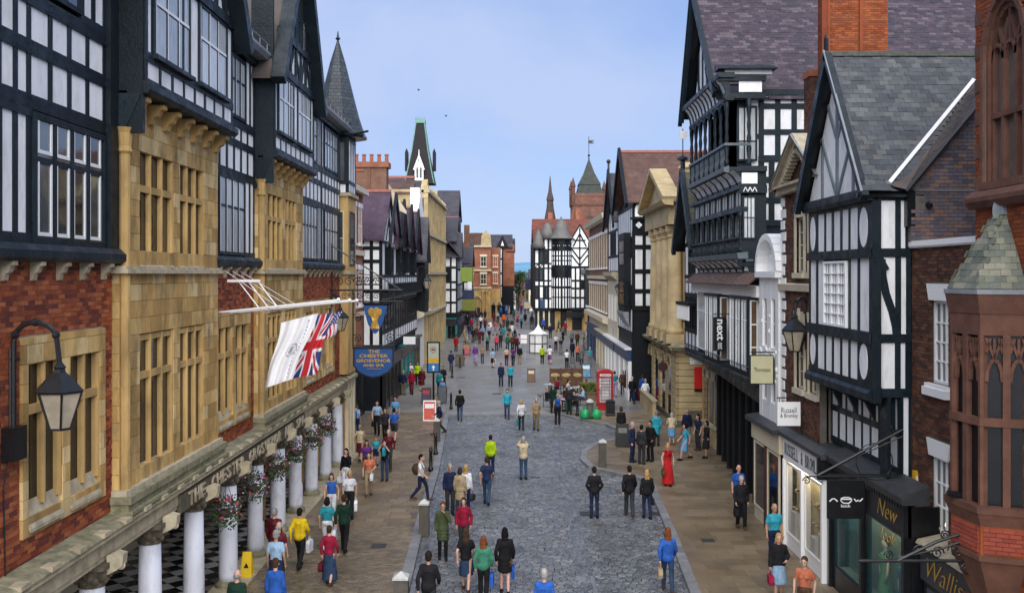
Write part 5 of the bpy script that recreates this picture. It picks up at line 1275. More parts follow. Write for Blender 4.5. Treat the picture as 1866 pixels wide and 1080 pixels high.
# ---- left: white building
A3 = thing('white_building', 'tall white rendered building with dark hood roof next to the gothic stone front', 'building', (-9.5,83,0))
bb('wall', whitepaint, A3, -13,-8.0,80.3,87.5,0,13.0)
MB().poly(wallL(-7.95),[(80.3,13.0),(87.5,13.0),(84.5,15.3),(83.3,15.3)],-.6,.0).build('gable', whitepaint, A3)
bb('chimney', whitepaint, A3, -8.9,-8.1,84,85.2,14,16.0)
MB().prism(wallL(-8.0),[(-.1,4.6),(.6,4.9),(.7,5.2),(-.1,5.4)],80.3,87.5).build('cornice', creampaint, A3)
bb('bay', timber_far, A3, -8.0,-7.3,80.6,84,5.2,9.8); window(wallL(-7.3),80.8,83.8,6,8.2,.05,4,2,A3,timber_far,glass,fw=.1,mw=.08)
MB().poly(wallR(0),[(79.8,9.6),(82,13.3),(84.3,9.6),(84.3,9.4),(82,13.0),(79.8,9.4)],7.1,10).build('roof', far_slate, A3)
farwins(wallL(-8.0),[85.2,86.6],[6.2,9.4],.8,1.9,A3,blackpaint)
# ---- left: gothic stone building with tall truncated spire roof
A4 = thing('gothic_building', 'tall gothic stone building with steep truncated spire roof on the left', 'building', (-10,97,0))
m_goth = M('buff_stone', (0.43,0.33,0.17), .85, .8, .3, .3, 12, dirt=((.2,.15,.08),.6,.5))
bb('wall', m_goth, A4, -14,-8.1,88,112,4.6,16.2)
bb('ground_wall', m_goth, A4, -14,-8.5,88,112,0,4.6)
f4a = wallL(-8.1)
mb = MB()
for i in range(11):
    y = 88.2+i*2.35; mb.box(f4a,y-.2,y+.2,-.1,.4,0,15.4); mb.poly(f4a,[(y-.25,15.4),(y+.25,15.4),(y,16.6)],0,.4)
mb.build('buttress', m_goth, A4, kind='stuff')
for z in (4.7,8.4,12.0,15.9): bb('string_course', stonepale, A4, -8.3,-7.55,88,112,z,z+.25)
for i in range(10):
    y = 89.4+i*2.35
    for z,h in ((5.4,2.4),(9.2,2.2),(12.6,2.3)): window(f4a, y-.65, y+.65, z, z+h, .06, 2, 2, A4, m_goth, glass_dark, fw=.14, mw=.12)
    A = arch(y,3.0,.8,1.2,6)
    mb = MB()
    for p, q in zip(A, A[1:]): mb.beam(f4a,p,q,.16,-.1,.3)
    mb.build('arcade_arch', m_goth, A4)
for yc in (92,104): 
    MB().poly(f4a,[(yc-2.2,16.2),(yc+2.2,16.2),(yc,17.5)],-.5,.05).build('gable', m_goth, A4)
    roofC(A4, far_slate, -13, -8.2, yc-2.3, 16.1, yc, 17.4, name='gable_roof')
roofC(A4, far_tile, -13.5, -9.2, 87.8, 15.9, 94, 18.0, 100)
MB().box(WORLD,-13.5,-8.9,87.7,88.1,17.2,17.4).build('ridge_tiles', MATS['red_ridge'], A4)
sp = (-8.95, 94.0)
m_spire = M('spire_slate_dark', (0.010,0.008,0.010), .8, 2, .3, .2, 6)
MB().lathe((*sp,0),[(1.95,17.2),(1.75,17.9),(1.1,20.4),(.55,23.2)],4,ph=math.pi/4).build('spire_roof', m_spire, A4)
mb = MB()
for k in range(4):
    a = math.pi/4+k*math.pi/2; mb.tube([(sp[0]+r_*math.cos(a), sp[1]+r_*math.sin(a), z) for r_, z in ((2.0,17.2),(1.78,17.9),(1.12,20.4),(.57,23.2))],.055,5)
mb.build('hip_flashing', copper, A4)
MB().box(WORLD,sp[0]-.48,sp[0]+.48,sp[1]-.48,sp[1]+.48,23.15,23.5).build('spire_cap', copper, A4)
mb = MB()
for i in range(5): mb.box(WORLD,sp[0]-.45+i*.2,sp[0]-.37+i*.2,sp[1]-.5,sp[1]-.46,23.5,23.75)
mb.build('cresting', copper, A4, kind='stuff')
MB().poly(wallC(sp[1]-1.55),[(sp[0]-.42,17.3),(sp[0]+.42,17.3),(sp[0]+.42,18.5),(sp[0],19.5),(sp[0]-.42,18.5)],-.6,.0).poly(wallC(sp[1]-1.6),[(sp[0]-.55,18.5),(sp[0]-.42,18.4),(sp[0],19.6),(sp[0]+.42,18.4),(sp[0]+.55,18.5),(sp[0],20.0)],-.4,.1).lathe((sp[0],sp[1]-1.6,19.9),[(.06,0),(.03,.5)],6).build('dormer', whitepaint, A4)
for s in (-.16,.16): MB().poly(wallC(sp[1]-1.55),[(sp[0]+s-.1,17.7),(sp[0]+s+.1,17.7),(sp[0]+s+.1,18.5),(sp[0]+s,18.8),(sp[0]+s-.1,18.5)],0,.02).build('lancet', glass_dark, A4)
for s in (-1,1): MB().poly(wallC(sp[1]),[(sp[0]+s*1.35-.15,18.5),(sp[0]+s*1.35+.15,18.5),(sp[0]+s*1.35+.15,20.3),(sp[0]+s*1.35,20.7),(sp[0]+s*1.35-.15,20.3)],-.3,.3).build('side_dormer', m_spire, A4)
# ---- left: dark roofed block, timber house, corner bank
A5 = thing('slate_roofed_building', 'brick building under high dark slate roofs beyond the gothic front', 'building', (-9,120,0))
bb('wall', far_brick_b, A5, -14,-8.0,113,132,0,14.6)
roofC(A5, far_slate, -13, -6.8, 122, 15.6, 126, 19.4, 131, name='roof'); bb('wall', far_slate, A5, -12,-6.9,124,130,12,16)
roofC(A5, far_slate, -12, -6.5, 113.5, 12.4, 117.5, 15.4, 121, name='roof')
MB().box(WORLD,-12,-6.8,121.8,122,15.5,15.75).build('ridge_tiles', MATS['red_ridge'], A5)
bb('chimney', far_brick, A5, -9.2,-8.3,113,114.2,12,16.4); bb('white_gable', whitepaint, A5, -7.8,-6.6,118,118.3,11,13.6)
bb('chimney', far_brick_b, A5, -6.4,-5.7,128,129,12,15.0)
A6 = thing('timber_house', 'small timber gabled house with pale panels beyond the gothic stone front', 'house', (-7.5,116,0))
bb('wall_core', timber_far, A6, -10,-6.5,113.0,124,0,10.8)
fartimber(wallC(112.95), [-8.6,-7.9,-7.2,-6.5], [3.8,5.1,6.6,7.5,9.2,10.8], 0, A6, wins={(1,3)}, bw=.22, rw=.25)
fartimber(wallL(-6.45), [113+i*1.5 for i in range(8)], [3.8,5.4,7.2,9,10.8], 0, A6, wins={(i,j) for i in (1,3,5) for j in (1,3)}, bw=.2, rw=.22)
roofY(A6, far_slate, 112.4, 124, -9.3, 10.6, -8.0, 13.0, -6.1)
MB().poly(wallR(0),[(112.5,10.4),(115,13.4),(117.6,10.4)],5.9,9).build('roof', far_slate, A6)
shop('shopfront','teal shopfront below the small timber gabled house', wallC(112.6), -8.9,-6.5, m_teal, blackpaint, 3.2, k=2)
shop('shopfront','dark shopfront with gilt fascia at the far left', wallL(-6.4), 113,124, blackpaint, m_navy, 3.2, k=4)
A7 = thing('timber_house', 'dark timber house with white squares beside the corner bank on the left', 'house', (-6.6,134,0))
bb('wall_core', timber_far, A7, -9,-5.9,132.2,146,0,9.8)
fartimber(wallC(132.1), [-8.2,-7.4,-6.7,-5.9], [3.6,4.9,6.1,7.4,8.6,9.8], 0, A7, bw=.28, rw=.28)
roofC(A7, far_slate, -9, -5.4, 131.8, 9.6, 136, 12.8, 140); bb('sign_board', m_navy, A7, -6.9,-5.6,131.6,131.75,4.6,5.6); bb('window_frame', whitepaint, A7, -6.1,-5.5,131.5,131.6,5.8,7.4)
# corner bank of red brick over stone
A8 = thing('bank_building', 'red brick and stone corner bank with arched doorway at the end of the left side', 'bank', (-5,150,0))
cb8 = wallC(148)
bb('ground_wall', stone_flat, A8, -7.4,-3.3,148,156,0,6.2); bb('wall', far_brick, A8, -7.4,-3.3,148.1,156,6.2,13.0)
bb('wall', far_brick, A8, -3.3,-1.9,150,160,6.2,12.6); bb('ground_wall', stone_flat, A8, -3.3,-1.8,149.9,160,0,6.2)
for z in (6.2,8.9,12.6): bb('string_course', stonepale, A8, -7.5,-3.15,147.8,148.1,z,z+.3)
mb = MB(); mb.box(cb8,-5.9,-4.9,0,.06,.1,3.3)
mb.build('door', blackpaint, A8)
for p, q in zip(arch(-5.4,3.9,.9,1.2,8), arch(-5.4,3.9,.9,1.2,8)[1:]): MB().beam(cb8,p,q,.25,0,.3).build('door_arch', stonepale, A8)
for x in (-6.9,-6.3,-4.5,-3.9): MB().lathe((x,147.7,.1),[(.17,0),(.15,5.4),(.25,5.6),(.25,5.9)],8).build('column_shaft', stone_flat, A8)
farwins(cb8,[-6.4,-4.4],[9.6,6.9],.9,1.6,A8,creampaint,lint=creampaint)
farwins(wallC(150),[-2.6],[9.6,7.0],.7,1.6,A8,creampaint,lint=creampaint)
MB().poly(cb8,[(-7.6,13.0),(-3.1,13.0),(-3.8,14.2),(-4.6,14.8),(-6.4,14.8),(-7.2,14.1)],-6,.0).build('roof', far_tile, A8)
MB().poly(cb8,[(-4.8,12.9),(-3.2,12.9),(-3.3,14.4),(-4.0,15.2),(-4.7,14.4)],-.4,.1).build('dutch_gable', m_goth, A8)
for x in (-2.9,-2.0): 
    for p, q in zip(arch(x,3.6,.35,.6,6), arch(x,3.6,.35,.6,6)[1:]): MB().beam(wallC(149.9),p,q,.2,0,.2).build('window_arch', stonepale, A8)
    bb('window_pane', glass_dark, A8, x-.3,x+.3,149.84,149.9,1,3.7)
A9 = thing('timber_building', 'dark timber and red brick building at far left end before the gap', 'building', (-1.5,160,0))
bb('wall', far_brick, A9, -2.0,.4,161,180,6.5,13.4); bb('ground_wall', timber_far, A9, -3.2,.3,161,180,0,6.5)
roofC(A9, far_slate, -4.0, .1, 160.5, 13.0, 164, 15.2, 168); fartimber(wallC(160.9), [-3.3,-2.7,-2.1,-1.6], [4.5,6.5,8.6,11,12.9], 0, A9, bw=.24, rw=.26)
MB().poly(wallC(160.4),[(-2.6,13.0),(-.6,13.0),(-1.6,15.0)],-1,.0).build('gable', timber_far, A9)
MB().poly(wallC(160.35),[(-1.85,13.2),(-1.35,13.2),(-1.6,14.0)],-.1,.02).build('gable_panel', plaster, A9)
MB().poly(wallR(0),[(160.8,12.2),(166,14.6),(171,12.2)],-.55,1.0).build('roof', far_slate, A9)
MB().box(WORLD,-3.3,-.2,160.2,160.7,3.0,3.3).build('canopy', m_navy, A9)
bb('clock_face', whitepaint, A9, -3.5,-2.9,160.0,160.1,6.2,7.0)

# ---- right: bank with giant columns
B1 = thing('bank', 'golden stone classical bank with giant columns and pediment on the right', 'bank', (10,56,0))
f1b = wallR(9.0); Y0, Y1 = 52.6, 61.6
m_bank = M('bank_stone', (0.47,0.36,0.19), .85, .9, .25, .3, 14, dirt=((.22,.17,.09),.6,.7))
bb('wall', m_bank, B1, 9.5,14,Y0+.3,Y1,4.4,11.4); bb('wall_core', m_bank, B1, 9.15,12.3,Y0+.1,66,0,4.2)
# rusticated courses of the ground floor
for i in range(11):
    z = .35+i*.355
    piece('rusticated_course', m_bank, wallC(Y0+.1), 9.02, 12.3, -.1, .1, z+.02, z+.34, B1); piece('rusticated_course', m_bank, f1b, Y0, Y0+1.8, -.15, .0, z+.02, z+.34, B1)
    for a in (55.6,58.3,61.0,63.6): piece('rusticated_course', m_bank, f1b, a, a+.9, -.15, 0, z+.02, z+.34, B1)
bb('plinth', stonedark, B1, 8.95,12.35,Y0-.05,66,.1,.4); MB().prism(wallC(Y0),[(-.1,.45),(.12,.45),(.12,.95),(-.1,1.0)],9.6,11.6).build('trough', stonedark, B1)
for a in (54.4,56.5,59.2,61.9): 
    B = [(a,.4),(a+1.2,.4)]+arch(a+.6,3.2,.6,.6,8); MB().poly(f1b,B,-.1,-.03).build('arched_window', glass_dark, B1)
    mb = MB()
    for p, q in zip(arch(a+.6,3.2,.65,.65,8),arch(a+.6,3.2,.65,.65,8)[1:]): mb.beam(f1b,p,q,.18,-.1,.06)
    mb.build('window_arch', m_bank, B1)
MB().prism(f1b,[(-.1,4.2),(.35,4.25),(.45,4.45),(-.1,4.6)],Y0-.3,66).prism(wallC(Y0),[(-.1,4.2),(.35,4.25),(.45,4.45),(-.1,4.6)],8.7,12.4).build('cornice', stonemoss, B1)
for y in (53.5,55.7,57.9,60.1):
    mb = MB(); mb.smooth = True; mb.lathe((9.05,y,0),[(.55,5.1),(.5,5.35),(.42,5.45),(.40,8),(.35,10.4)],16); mb.build('column_shaft', m_bank, B1)
    mb = MB(); mb.lathe((9.05,y,0),[(.36,10.4),(.42,10.5),(.38,10.6),(.55,11.1)],12)
    for k in range(8): a=math.pi/4*k; mb.ball((9.05+.42*math.cos(a),y+.42*math.sin(a),10.85),.13,5)
    mb.build('capital', m_bank, B1); MB().box(WORLD,8.5,9.6,y-.6,y+.6,4.6,5.1).build('pedestal', m_bank, B1)
bb('entablature', m_bank, B1, 8.55,14,Y0-.1,Y1+.2,11.15,12.2); MB().prism(wallR(8.55),[(-.2,12.15),(.3,12.2),(.45,12.42),(-.2,12.5)],Y0-.6,Y1+.6).build('cornice', m_bank, B1)
MB().poly(wallR(8.55),[(Y0-.3,12.45),(Y1+.3,12.45),(57.1,14.3)],-.5,-.15).build('tympanum', m_bank, B1)
for e in (Y0-.6,Y1+.6): MB().beam(wallR(8.55),(e,12.5),(57.1,14.55),.28,-.6,.4).build('raking_cornice', m_bank, B1)
bb('parapet', m_bank, B1, 9.4,14,Y0+.2,Y1,12.4,13.4); MB().lathe((9.8,Y0+.8,13.4),[(.5,0),(.5,.8),(.6,.9),(.35,1.2)],8).build('urn', m_bank, B1)
PO = thing('wall_sign', 'red poster board fixed to the golden bank corner', 'sign', (10.4,Y0-.1,3)); MB().box(wallC(Y0),9.98,10.82,0,.07,2.15,3.35).build('board', m_red, PO); MB().box(wallC(Y0),9.98,10.82,0,.075,2.0,2.15).build('board_foot', blackpaint, PO)
ST = thing('street_name_sign', 'white street name sign above red poster on the bank corner', 'sign', (10.1,Y0-.1,3.6)); MB().box(wallC(Y0),9.75,10.65,0,.05,3.5,3.85).lathe((10.2,Y0-.03,3.85),[(.12,0),(.02,.14)],8).build('plate', whitepaint, ST); letters("ST WERBURGH", wallC(Y0),9.82,10.58,3.69,3.8,.06,blackpaint,ST); letters("STREET", wallC(Y0),9.98,10.42,3.54,3.65,.06,blackpaint,ST)
RS = thing('round_sign', 'dark round hanging sign on the bank wall', 'sign', (8.5,55,3)); MB().poly(wallC(54.8),oval(None,8.6,3.15,.28,.28,0,0),-.05,.05).build('disc', M('maroon_sign', (0.05,.01,.015), .4,3,.1,0), RS); MB().box(WORLD,8.5,9.1,54.8,54.84,3.46,3.5).build('bracket', iron, RS)
# ---- right: timber building with brown tile roof
B2 = thing('timber_building', 'dark timber building with large brown tiled roof behind the classical bank', 'building', (9,68,0))
bb('wall_core', timber_far, B2, 8.0,16,63.3,72,0,13.3)
c2 = wallC(63.2)
fartimber(c2, [8.0,8.7,9.3,9.9,10.5], [6.2,7.3,8.6,10.2,11.1], 0, B2, bw=.22, rw=.3)
for x in (8.35,9.0,9.6,10.2):
    MB().poly(c2,[(x-.26,12.2),(x+.26,12.2)]+arch(x,12.7,.26,.35,6),0,.02).build('plaster_panel', plaster, B2)
    mb = MB()
    for a,b in ((0,.11),(0,-.11),(.11,0),(-.11,0)): mb.poly(c2,[(x+a+.1*math.cos(t*math.pi/4),11.65+b+.1*math.sin(t*math.pi/4)) for t in range(8)],0,.02+abs(a)*.01)
    mb.build('quatrefoil', plaster, B2)
piece('timber_rail', timber_far, c2, 7.8, 11, 0, .1, 12.0, 12.15, B2); piece('timber_rail', timber_far, c2, 7.8, 11, 0, .15, 13.1, 13.4, B2)
fartimber(wallR(7.95), [63.3+i*1.2 for i in range(8)], [4.5,6.2,7.6,9.6,10.8,12.9], 0, B2, wins={(i,j) for i in range(7) for j in (1,3)}, bw=.18, rw=.22)
bb('bay', timber_far, B2, 7.5,8.0,64.2,67.5,5.8,11.2); MB().prism(wallR(7.5),[(-.3,5.0),(.1,5.7),(.1,5.9),(-.3,5.9)],64.1,67.6).build('bay_corbel', lead, B2)
window(wallR(7.5),64.3,67.4,6.3,8.0,.04,4,2,B2,timber_far,glass,fw=.1,mw=.08); window(wallR(7.5),64.3,67.4,9.0,10.8,.04,4,2,B2,timber_far,glass_lit,fw=.1,mw=.08)
window(wallC(64.15),7.55,7.95,6.3,8.0,.04,1,2,B2,timber_far,glass,fw=.06); 
roofC(B2, far_tile, 7.55, 17, 62.8, 13.2, 67, 16.9, 71.2); MB().box(WORLD,7.5,17,66.9,67.1,16.88,17.05).build('ridge_tiles', MATS['red_ridge'], B2)
for e in (62.6,71.4): MB().beam(wallR(7.5),(e,12.9),(67,17.1),.35,-.05,.12).build('bargeboard', timber_far, B2)
MB().box(WORLD,7.9,16,63.2,63.6,.1,4.4).build('ground_wall', timber_far, B2)
# narrow gable with ball finial
B3 = thing('timber_house', 'very narrow dark gabled timber house with ball finial, right of the brick terrace', 'house', (9,76,0))
bb('wall_core', timber_far, B3, 8.05,12,72.3,79.5,0,13.6); fartimber(wallR(8.0), [72.4,73.8,75.2,76.6,78,79.4], [8.6,9.8,11.8,13.4], 0, B3, wins={(1,1),(2,1),(3,1)})
roofC(B3, far_slate, 7.6, 12, 72, 12.4, 75.8, 16.4, 79.6); MB().beam(wallR(7.6),(71.8,12.0),(75.8,16.6),.35,-.05,.1).beam(wallR(7.6),(79.8,12.0),(75.8,16.6),.35,-.05,.1).build('bargeboard', timber_far, B3)
mb = MB(); mb.tube([(7.62,75.8,16.4),(7.62,75.8,17.2)],.08,6).ball((7.62,75.8,17.3),.17,8); mb.build('finial', iron, B3)
MB().prism(wallR(8.0),[(-.1,7.8),(.5,8.3),(.5,8.6),(-.1,8.6)],72.4,79.4).build('oriel_base', stonepale, B3)
bb('cream_wall', creampaint, B3, 7.95,8.2,66,79.5,4.3,7.9) if False else bb('cream_wall', creampaint, B3, 7.93,8.2,72.2,79.5,.1,7.9)
farwins(wallR(7.93),[73.6,75.8,78],[4.8],1.1,2.0,B3,whitepaint)
# brick terrace with cream windows
B4 = thing('brick_terrace', 'brown brick terrace with cream window surrounds and cornice', 'building', (9,88,0))
bb('wall', far_brick_b, B4, 8.0,13,79.7,99.5,4.2,13.2); bb('ground_wall', creampaint, B4, 8.0,13,79.7,99.5,0,4.2)
MB().prism(wallR(8.0),[(-.1,13.0),(.5,13.1),(.6,13.5),(-.1,13.6)],79.6,99.8).build('cornice', creampaint, B4); MB().prism(wallR(8.0),[(-.1,8.0),(.2,8.0),(.2,8.3),(-.1,8.3)],79.6,99.8).build('string_course', creampaint, B4); MB().prism(wallR(8.0),[(-.1,4.2),(.5,4.4),(.5,4.8),(-.1,4.9)],79.6,99.8).build('cornice', creampaint, B4)
farwins(wallR(8.0),[81.2+i*2.2 for i in range(9)],[9.0],1.0,2.9,B4,creampaint,lint=whitepaint); farwins(wallR(8.0),[81.2+i*2.2 for i in range(9)],[5.2],1.0,2.3,B4,creampaint,lint=whitepaint)
MB().poly(wallC(79.65),[(8.0,13.0),(13,13.0),(13,13.5),(8.0,13.5)],0,.15).build('cornice', creampaint, B4)
shop('shopfront','cream pilastered shopfront under the brick terrace', wallR(7.95), 80,88, creampaint, m_blue, 3.4, k=3)
shop('shopfront','blue shopfront at far end of the brick terrace', wallR(7.95), 88.4,99, m_blue, m_blue, 3.4, k=3, gm=glass_dark)
shop('shopfront','white framed shopfront below the narrow gable on the right', wallR(7.9), 72.5,79.3, whitepaint, m_navy, 3.4, k=3)
shop('shopfront','pale shopfront under the brown roofed timber building', wallR(7.9), 63.6,72, whitepaint, m_blue, 3.4, k=3, gm=glass)
# corner building with domed turret
B5 = thing('corner_building', 'black and white corner building with domed turret and red roof facing down the street', 'building', (7,128,0))
cy = 124.0; c5 = wallC(cy)
bb('wall_core', timber_far, B5, 2.9,14,cy+.1,150,3.6,13.0)
us5 = [2.9+i*.62 for i in range(13)]
MB().box(c5,2.9,5.1,-.1,-.05,4.4,13.0).build('timber_wall', timber_far, B5)
fartimber(c5, [2.9,3.5,4.1,4.7,5.2], [4.0,5.3,6.9,7.6,9.2,9.8,11.6,13.0], 0, B5, wins={(1,3),(2,1),(2,5),(0,1),(0,3),(1,5)}, bw=.24, rw=.2)
MB().beam(c5,(3.0,9.3),(3.4,9.8),.1,0,.1).beam(c5,(3.6,9.3),(4.0,9.8),.1,0,.1).build('brace', timber_far, B5, kind='stuff')
fartimber(c5, [7.6,8.2,8.8,9.4,10.2,11.0], [4.0,5.4,6.6,7.6,9.3], 0, B5, wins={(2,2)}, bw=.22, rw=.24)
# diagonal gable
def gb(mb):
    for i in range(5):
        mb.beam(c5,(8.7,10.4+i*.0),(8.7,10.4),.01,0,.01) if 0 else None
    for t in (.0,.7,1.4): mb.beam(c5,(7.7,10.0+t*.6),(8.6-t*.2,11.0+t*.3),.12,0,.09).beam(c5,(9.8,10.0+t*.6),(8.8+t*.2,11.0+t*.3),.12,0,.09)
MB().poly(c5,[(7.5,9.4),(10.0,9.4),(10.0,12.6),(8.75,14.6),(7.5,12.6)],-.05,.0).build('gable_panel', plaster, B5)
mb = MB()
for a, b in (((7.5,9.4),(10,9.4)),((7.5,11.8),(10,11.8)),((7.5,12.7),(8.75,14.8)),((10,12.7),(8.75,14.8)),((8.75,9.4),(8.75,14.4)),((7.6,9.4),(7.6,12.6)),((9.9,9.4),(9.9,12.6)),((7.7,10.9),(8.7,9.6)),((7.7,11.7),(8.7,10.4)),((9.8,10.9),(8.8,9.6)),((9.8,11.7),(8.8,10.4)),((7.9,12.0),(8.7,13.6)),((9.6,12.0),(8.8,13.6)),((8.0,12.8),(9.5,12.8))): mb.beam(c5,a,b,.17,0,.08)
mb.build('timber_frame', timber_far, B5, kind='stuff')
roofC(B5, far_slate, 10.0, 14, cy-.2, 12.4, cy+3, 14.2, cy+7) if False else None
MB().prism(c5,[(-.2,9.0),(.4,8.4),(.4,8.55),(-.2,9.4)],8.9,11.2).build('hanging_slates', far_slate, B5)
# turret
TX, TY, TR = 6.35, 124.2, 1.32
mb = MB(); mb.lathe((TX,TY,0),[(TR,4.0),(TR,13.1)],10); mb.build('turret', timber_far, B5)
for k in range(-3,3):
    a = math.radians(-90+(k+.5)*36); fr = Fr((TX+TR*math.cos(a)*.955,TY+TR*math.sin(a)*.955,0),(-math.sin(a),math.cos(a),0),(math.cos(a),math.sin(a),0))
    for z0,z1 in ((4.1,5.4),(5.55,6.6)): 
        piece('plaster_panel', plaster, fr, -.27,-.04, 0,.03, z0,z1, B5); piece('plaster_panel', plaster, fr, .04,.27, 0,.03, z0,z1, B5)
    for s in (-.16,.16): MB().poly(fr,[(s-.11,6.9),(s+.11,6.9),(s+.11,7.8),(s,8.0),(s-.11,7.8)],0,.03).build('plaster_panel', plaster, B5)
    window(fr,-.27,.27,8.3,9.3,.04,2,2,B5,timber_far,glass,fw=.05); 
    for z0,z1 in ((9.6,10.1),(10.25,10.7),(10.85,11.4)):
        piece('plaster_panel', plaster, fr, -.26,-.04, 0,.03, z0,z1, B5); piece('plaster_panel', plaster, fr, .04,.26, 0,.03, z0,z1, B5)
    mb = MB()
    for a2,b2 in ((.08,0),(-.08,0),(0,.09),(0,-.09)): mb.poly(fr,[(a2+.08*math.cos(t*math.pi/4),12.1+b2+.08*math.sin(t*math.pi/4)) for t in range(8)],0,.025+abs(a2)*.05)
    mb.build('quatrefoil', plaster, B5)
mb = MB(); mb.smooth = True; mb.lathe((TX,TY,0),[(1.85,13.0),(1.45,13.2),(1.12,13.6),(.98,14.2),(.85,14.8),(.55,15.25),(.2,15.4),(.05,15.9)],14); mb.build('dome', M('dome_lead', (0.12,.115,.105), .6,2,.25,.2,8), B5)
mb = MB(); mb.smooth = True; mb.lathe((3.4,cy-.1,0),[(.95,11.8),(.7,12.4),(.55,13.2),(.3,13.8),(.05,14.3)],12); mb.build('dome', MATS['dome_lead'], B5)
mb = MB(); mb.smooth = True; mb.lathe((4.6,cy+.6,0),[(1.0,13.0),(.85,13.8),(.6,14.6),(.2,15.1)],12); mb.build('dome', MATS['dome_lead'], B5)
roofC(B5, far_tile_r, 2.7, 14, cy+1, 12.9, cy+6, 15.9, cy+11)
for x, z in ((5.2,16.8),(8.9,17.3)): bb('chimney', far_brick, B5, x-.3,x+.3,cy+6,cy+6.8,15,z)
bb('chimney', far_brick, B5, 8.1,9.6,cy+7,cy+8,15,16.9); pots(8.1,9.6,cy+7.5,16.9,3,B5,.4)
# ground floor piers and shops
for x in (5.9,7.4,9.4): bb('stone_pier', stone_flat, B5, x-.35,x+.35,cy-.1,cy+.6,.1,3.9)
for x in (3.4,4.1,4.8): bb('stone_pier', creampaint, B5, x-.1,x+.1,cy-.1,cy+.2,.1,3.7)
bb('recess', blackpaint, B5, 3,11,cy+.7,cy+1,0,4.0); MB().box(c5,2.8,11.2,-.3,.25,3.7,4.05).build('timber_rail', timber_far, B5)
bb('shop_infill', m_blue, B5, 10.0,12,118,119,.1,5.2); bb('canopy', blackpaint, B5, 7.0,9.2,cy-.9,cy-.2,2.9,3.6)
bb('side_shop', m_blue, B5, 9.6,13,103,117,.1,4.6); bb('side_wall', timber_far, B5, 9.3,13,100,122,4.6,9.0)
# ---- church tower and thin spire
B6 = thing('church_tower', 'red sandstone church tower with pyramid cap and golden weather vane', 'church tower', (12,152,0))
tx0, tx1, ty = 9.45, 15.0, 150
bb('wall', far_redstone, B6, tx0,tx1,ty,ty+5.5,0,20.6); bb('string_course', redstone, B6, tx0-.15,tx1+.15,ty-.15,ty+5.6,19.2,19.5); bb('parapet', far_redstone, B6, tx0-.05,tx1+.05,ty-.05,ty+5.5,20.6,21.1)
for x in (tx0+.1,tx1-.1):
    for y in (ty,ty+5.3): MB().lathe((x,y,0),[(.3,19.5),(.3,22.0),(.42,22.1),(.02,23.6)],6).build('pinnacle', redstone, B6)
mcx = (tx0+tx1)/2
MB().lathe((mcx,ty+2.7,0),[(2.9,20.8),(2.7,21.5),(2.35,22.5),(2.5,22.55),(1.2,24.4),(.15,26.6),(.1,27.2)],4,ph=math.pi/4).build('pyramid_roof', Mbrick('green_slate_far', ((.028,.034,.03),(.04,.047,.04)), (.04,.045,.04), .4,.3,.6), B6)
mb = MB(); mb.tube([(mcx,ty+2.7,27),(mcx,ty+2.7,30.3)],.05,5).ball((mcx,ty+2.7,27.3),.2,8); mb.poly(wallC(ty+2.7),[(mcx-.1,29.2),(mcx+.9,29.2),(mcx+.5,29.45),(mcx+.9,29.7),(mcx-.1,29.7)],-.04,.04); mb.build('weather_vane', iron, B6)
for p, q in zip(arch(mcx,16.4,1.0,1.2,8),arch(mcx,16.4,1.0,1.2,8)[1:]): MB().beam(wallC(ty),p,q,.3,0,.12).build('window_arch', redstone, B6)
MB().poly(wallC(ty),[(mcx-.8,14),(mcx+.8,14)]+arch(mcx,16.4,.8,1.0,8),0,.03).build('louvre_window', blackpaint, B6)
B7 = thing('church_spire', 'thin dark stone spire rising behind the red roofs', 'spire', (6.4,160,0))
MB().lathe((6.35,160,0),[(.9,12),(.9,17.2),(1.0,17.3),(.6,19.5),(.5,20.6),(.62,20.7),(.62,20.9),(.3,22.2),(.04,24.8)],8).build('spire', M('dark_sandstone', (.075,.05,.042), .85,1,.3,.2,8), B7)
for k in range(4): a = math.pi/4+k*math.pi/2; MB().lathe((6.35+.85*math.cos(a),160+.85*math.sin(a),0),[(.15,16),(.15,18.3),(.02,19.2)],5).build('pinnacle', MATS['dark_sandstone'], B7)
# lamp post with lantern and finial on the right roof line
FN = thing('roof_finial', 'white capped post with round emblem on the ridge beyond the gallery building', 'finial', (8.6,47,13)); MB().lathe((8.45,47.5,0),[(.12,13.2),(.12,14.0),(.28,14.05),(.28,14.15),(.05,14.3)],8).tube([(8.45,47.5,14.2),(8.45,47.5,15.6)],.025,5).build('post', blackpaint, FN)
MB().poly(wallC(47.5),[(8.3,15.1),(8.62,15.1),(8.68,15.3),(8.62,15.5),(8.3,15.5)],-.03,.03).build('emblem', whitepaint, FN)
# ---- buildings down the hill beyond the cross
for (x0,x1,y,z0,z1,mt,rm,lab) in ((-1.2,.9,235,-6,5.6,whitepaint,far_slate,'pale house far down the street seen through the gap'),(1.2,3.6,245,-6,5.2,far_brick_b,far_tile,'brown house far down the street beyond the blue sign'),(3.8,9,215,-5,7.4,creampaint,far_slate,'cream house far down the street close to the turret'),(-5,-1.4,225,-5,8.2,creampaint,far_tile,'cream house far down the street on the left'),(5.2,6.8,190,-2,7.0,far_brick,far_tile,'small brick house just beyond the turret')):
    t = thing('far_house', lab, 'house', ((x0+x1)/2,y,z0)); bb('wall', mt, t, x0,x1,y,y+10,z0,z1); roofC(t, rm, x0-.1,x1+.1,y-.2,z1,y+4,z1+2.2,y+9)
    k = max(1,int((x1-x0)/1.1))
    for i in range(k):
        for z in (z1-2.2,z1-5): bb('window', glass_dark, t, x0+.3+i*1.1,x0+.8+i*1.1,y-.04,y,z,z+1.4)
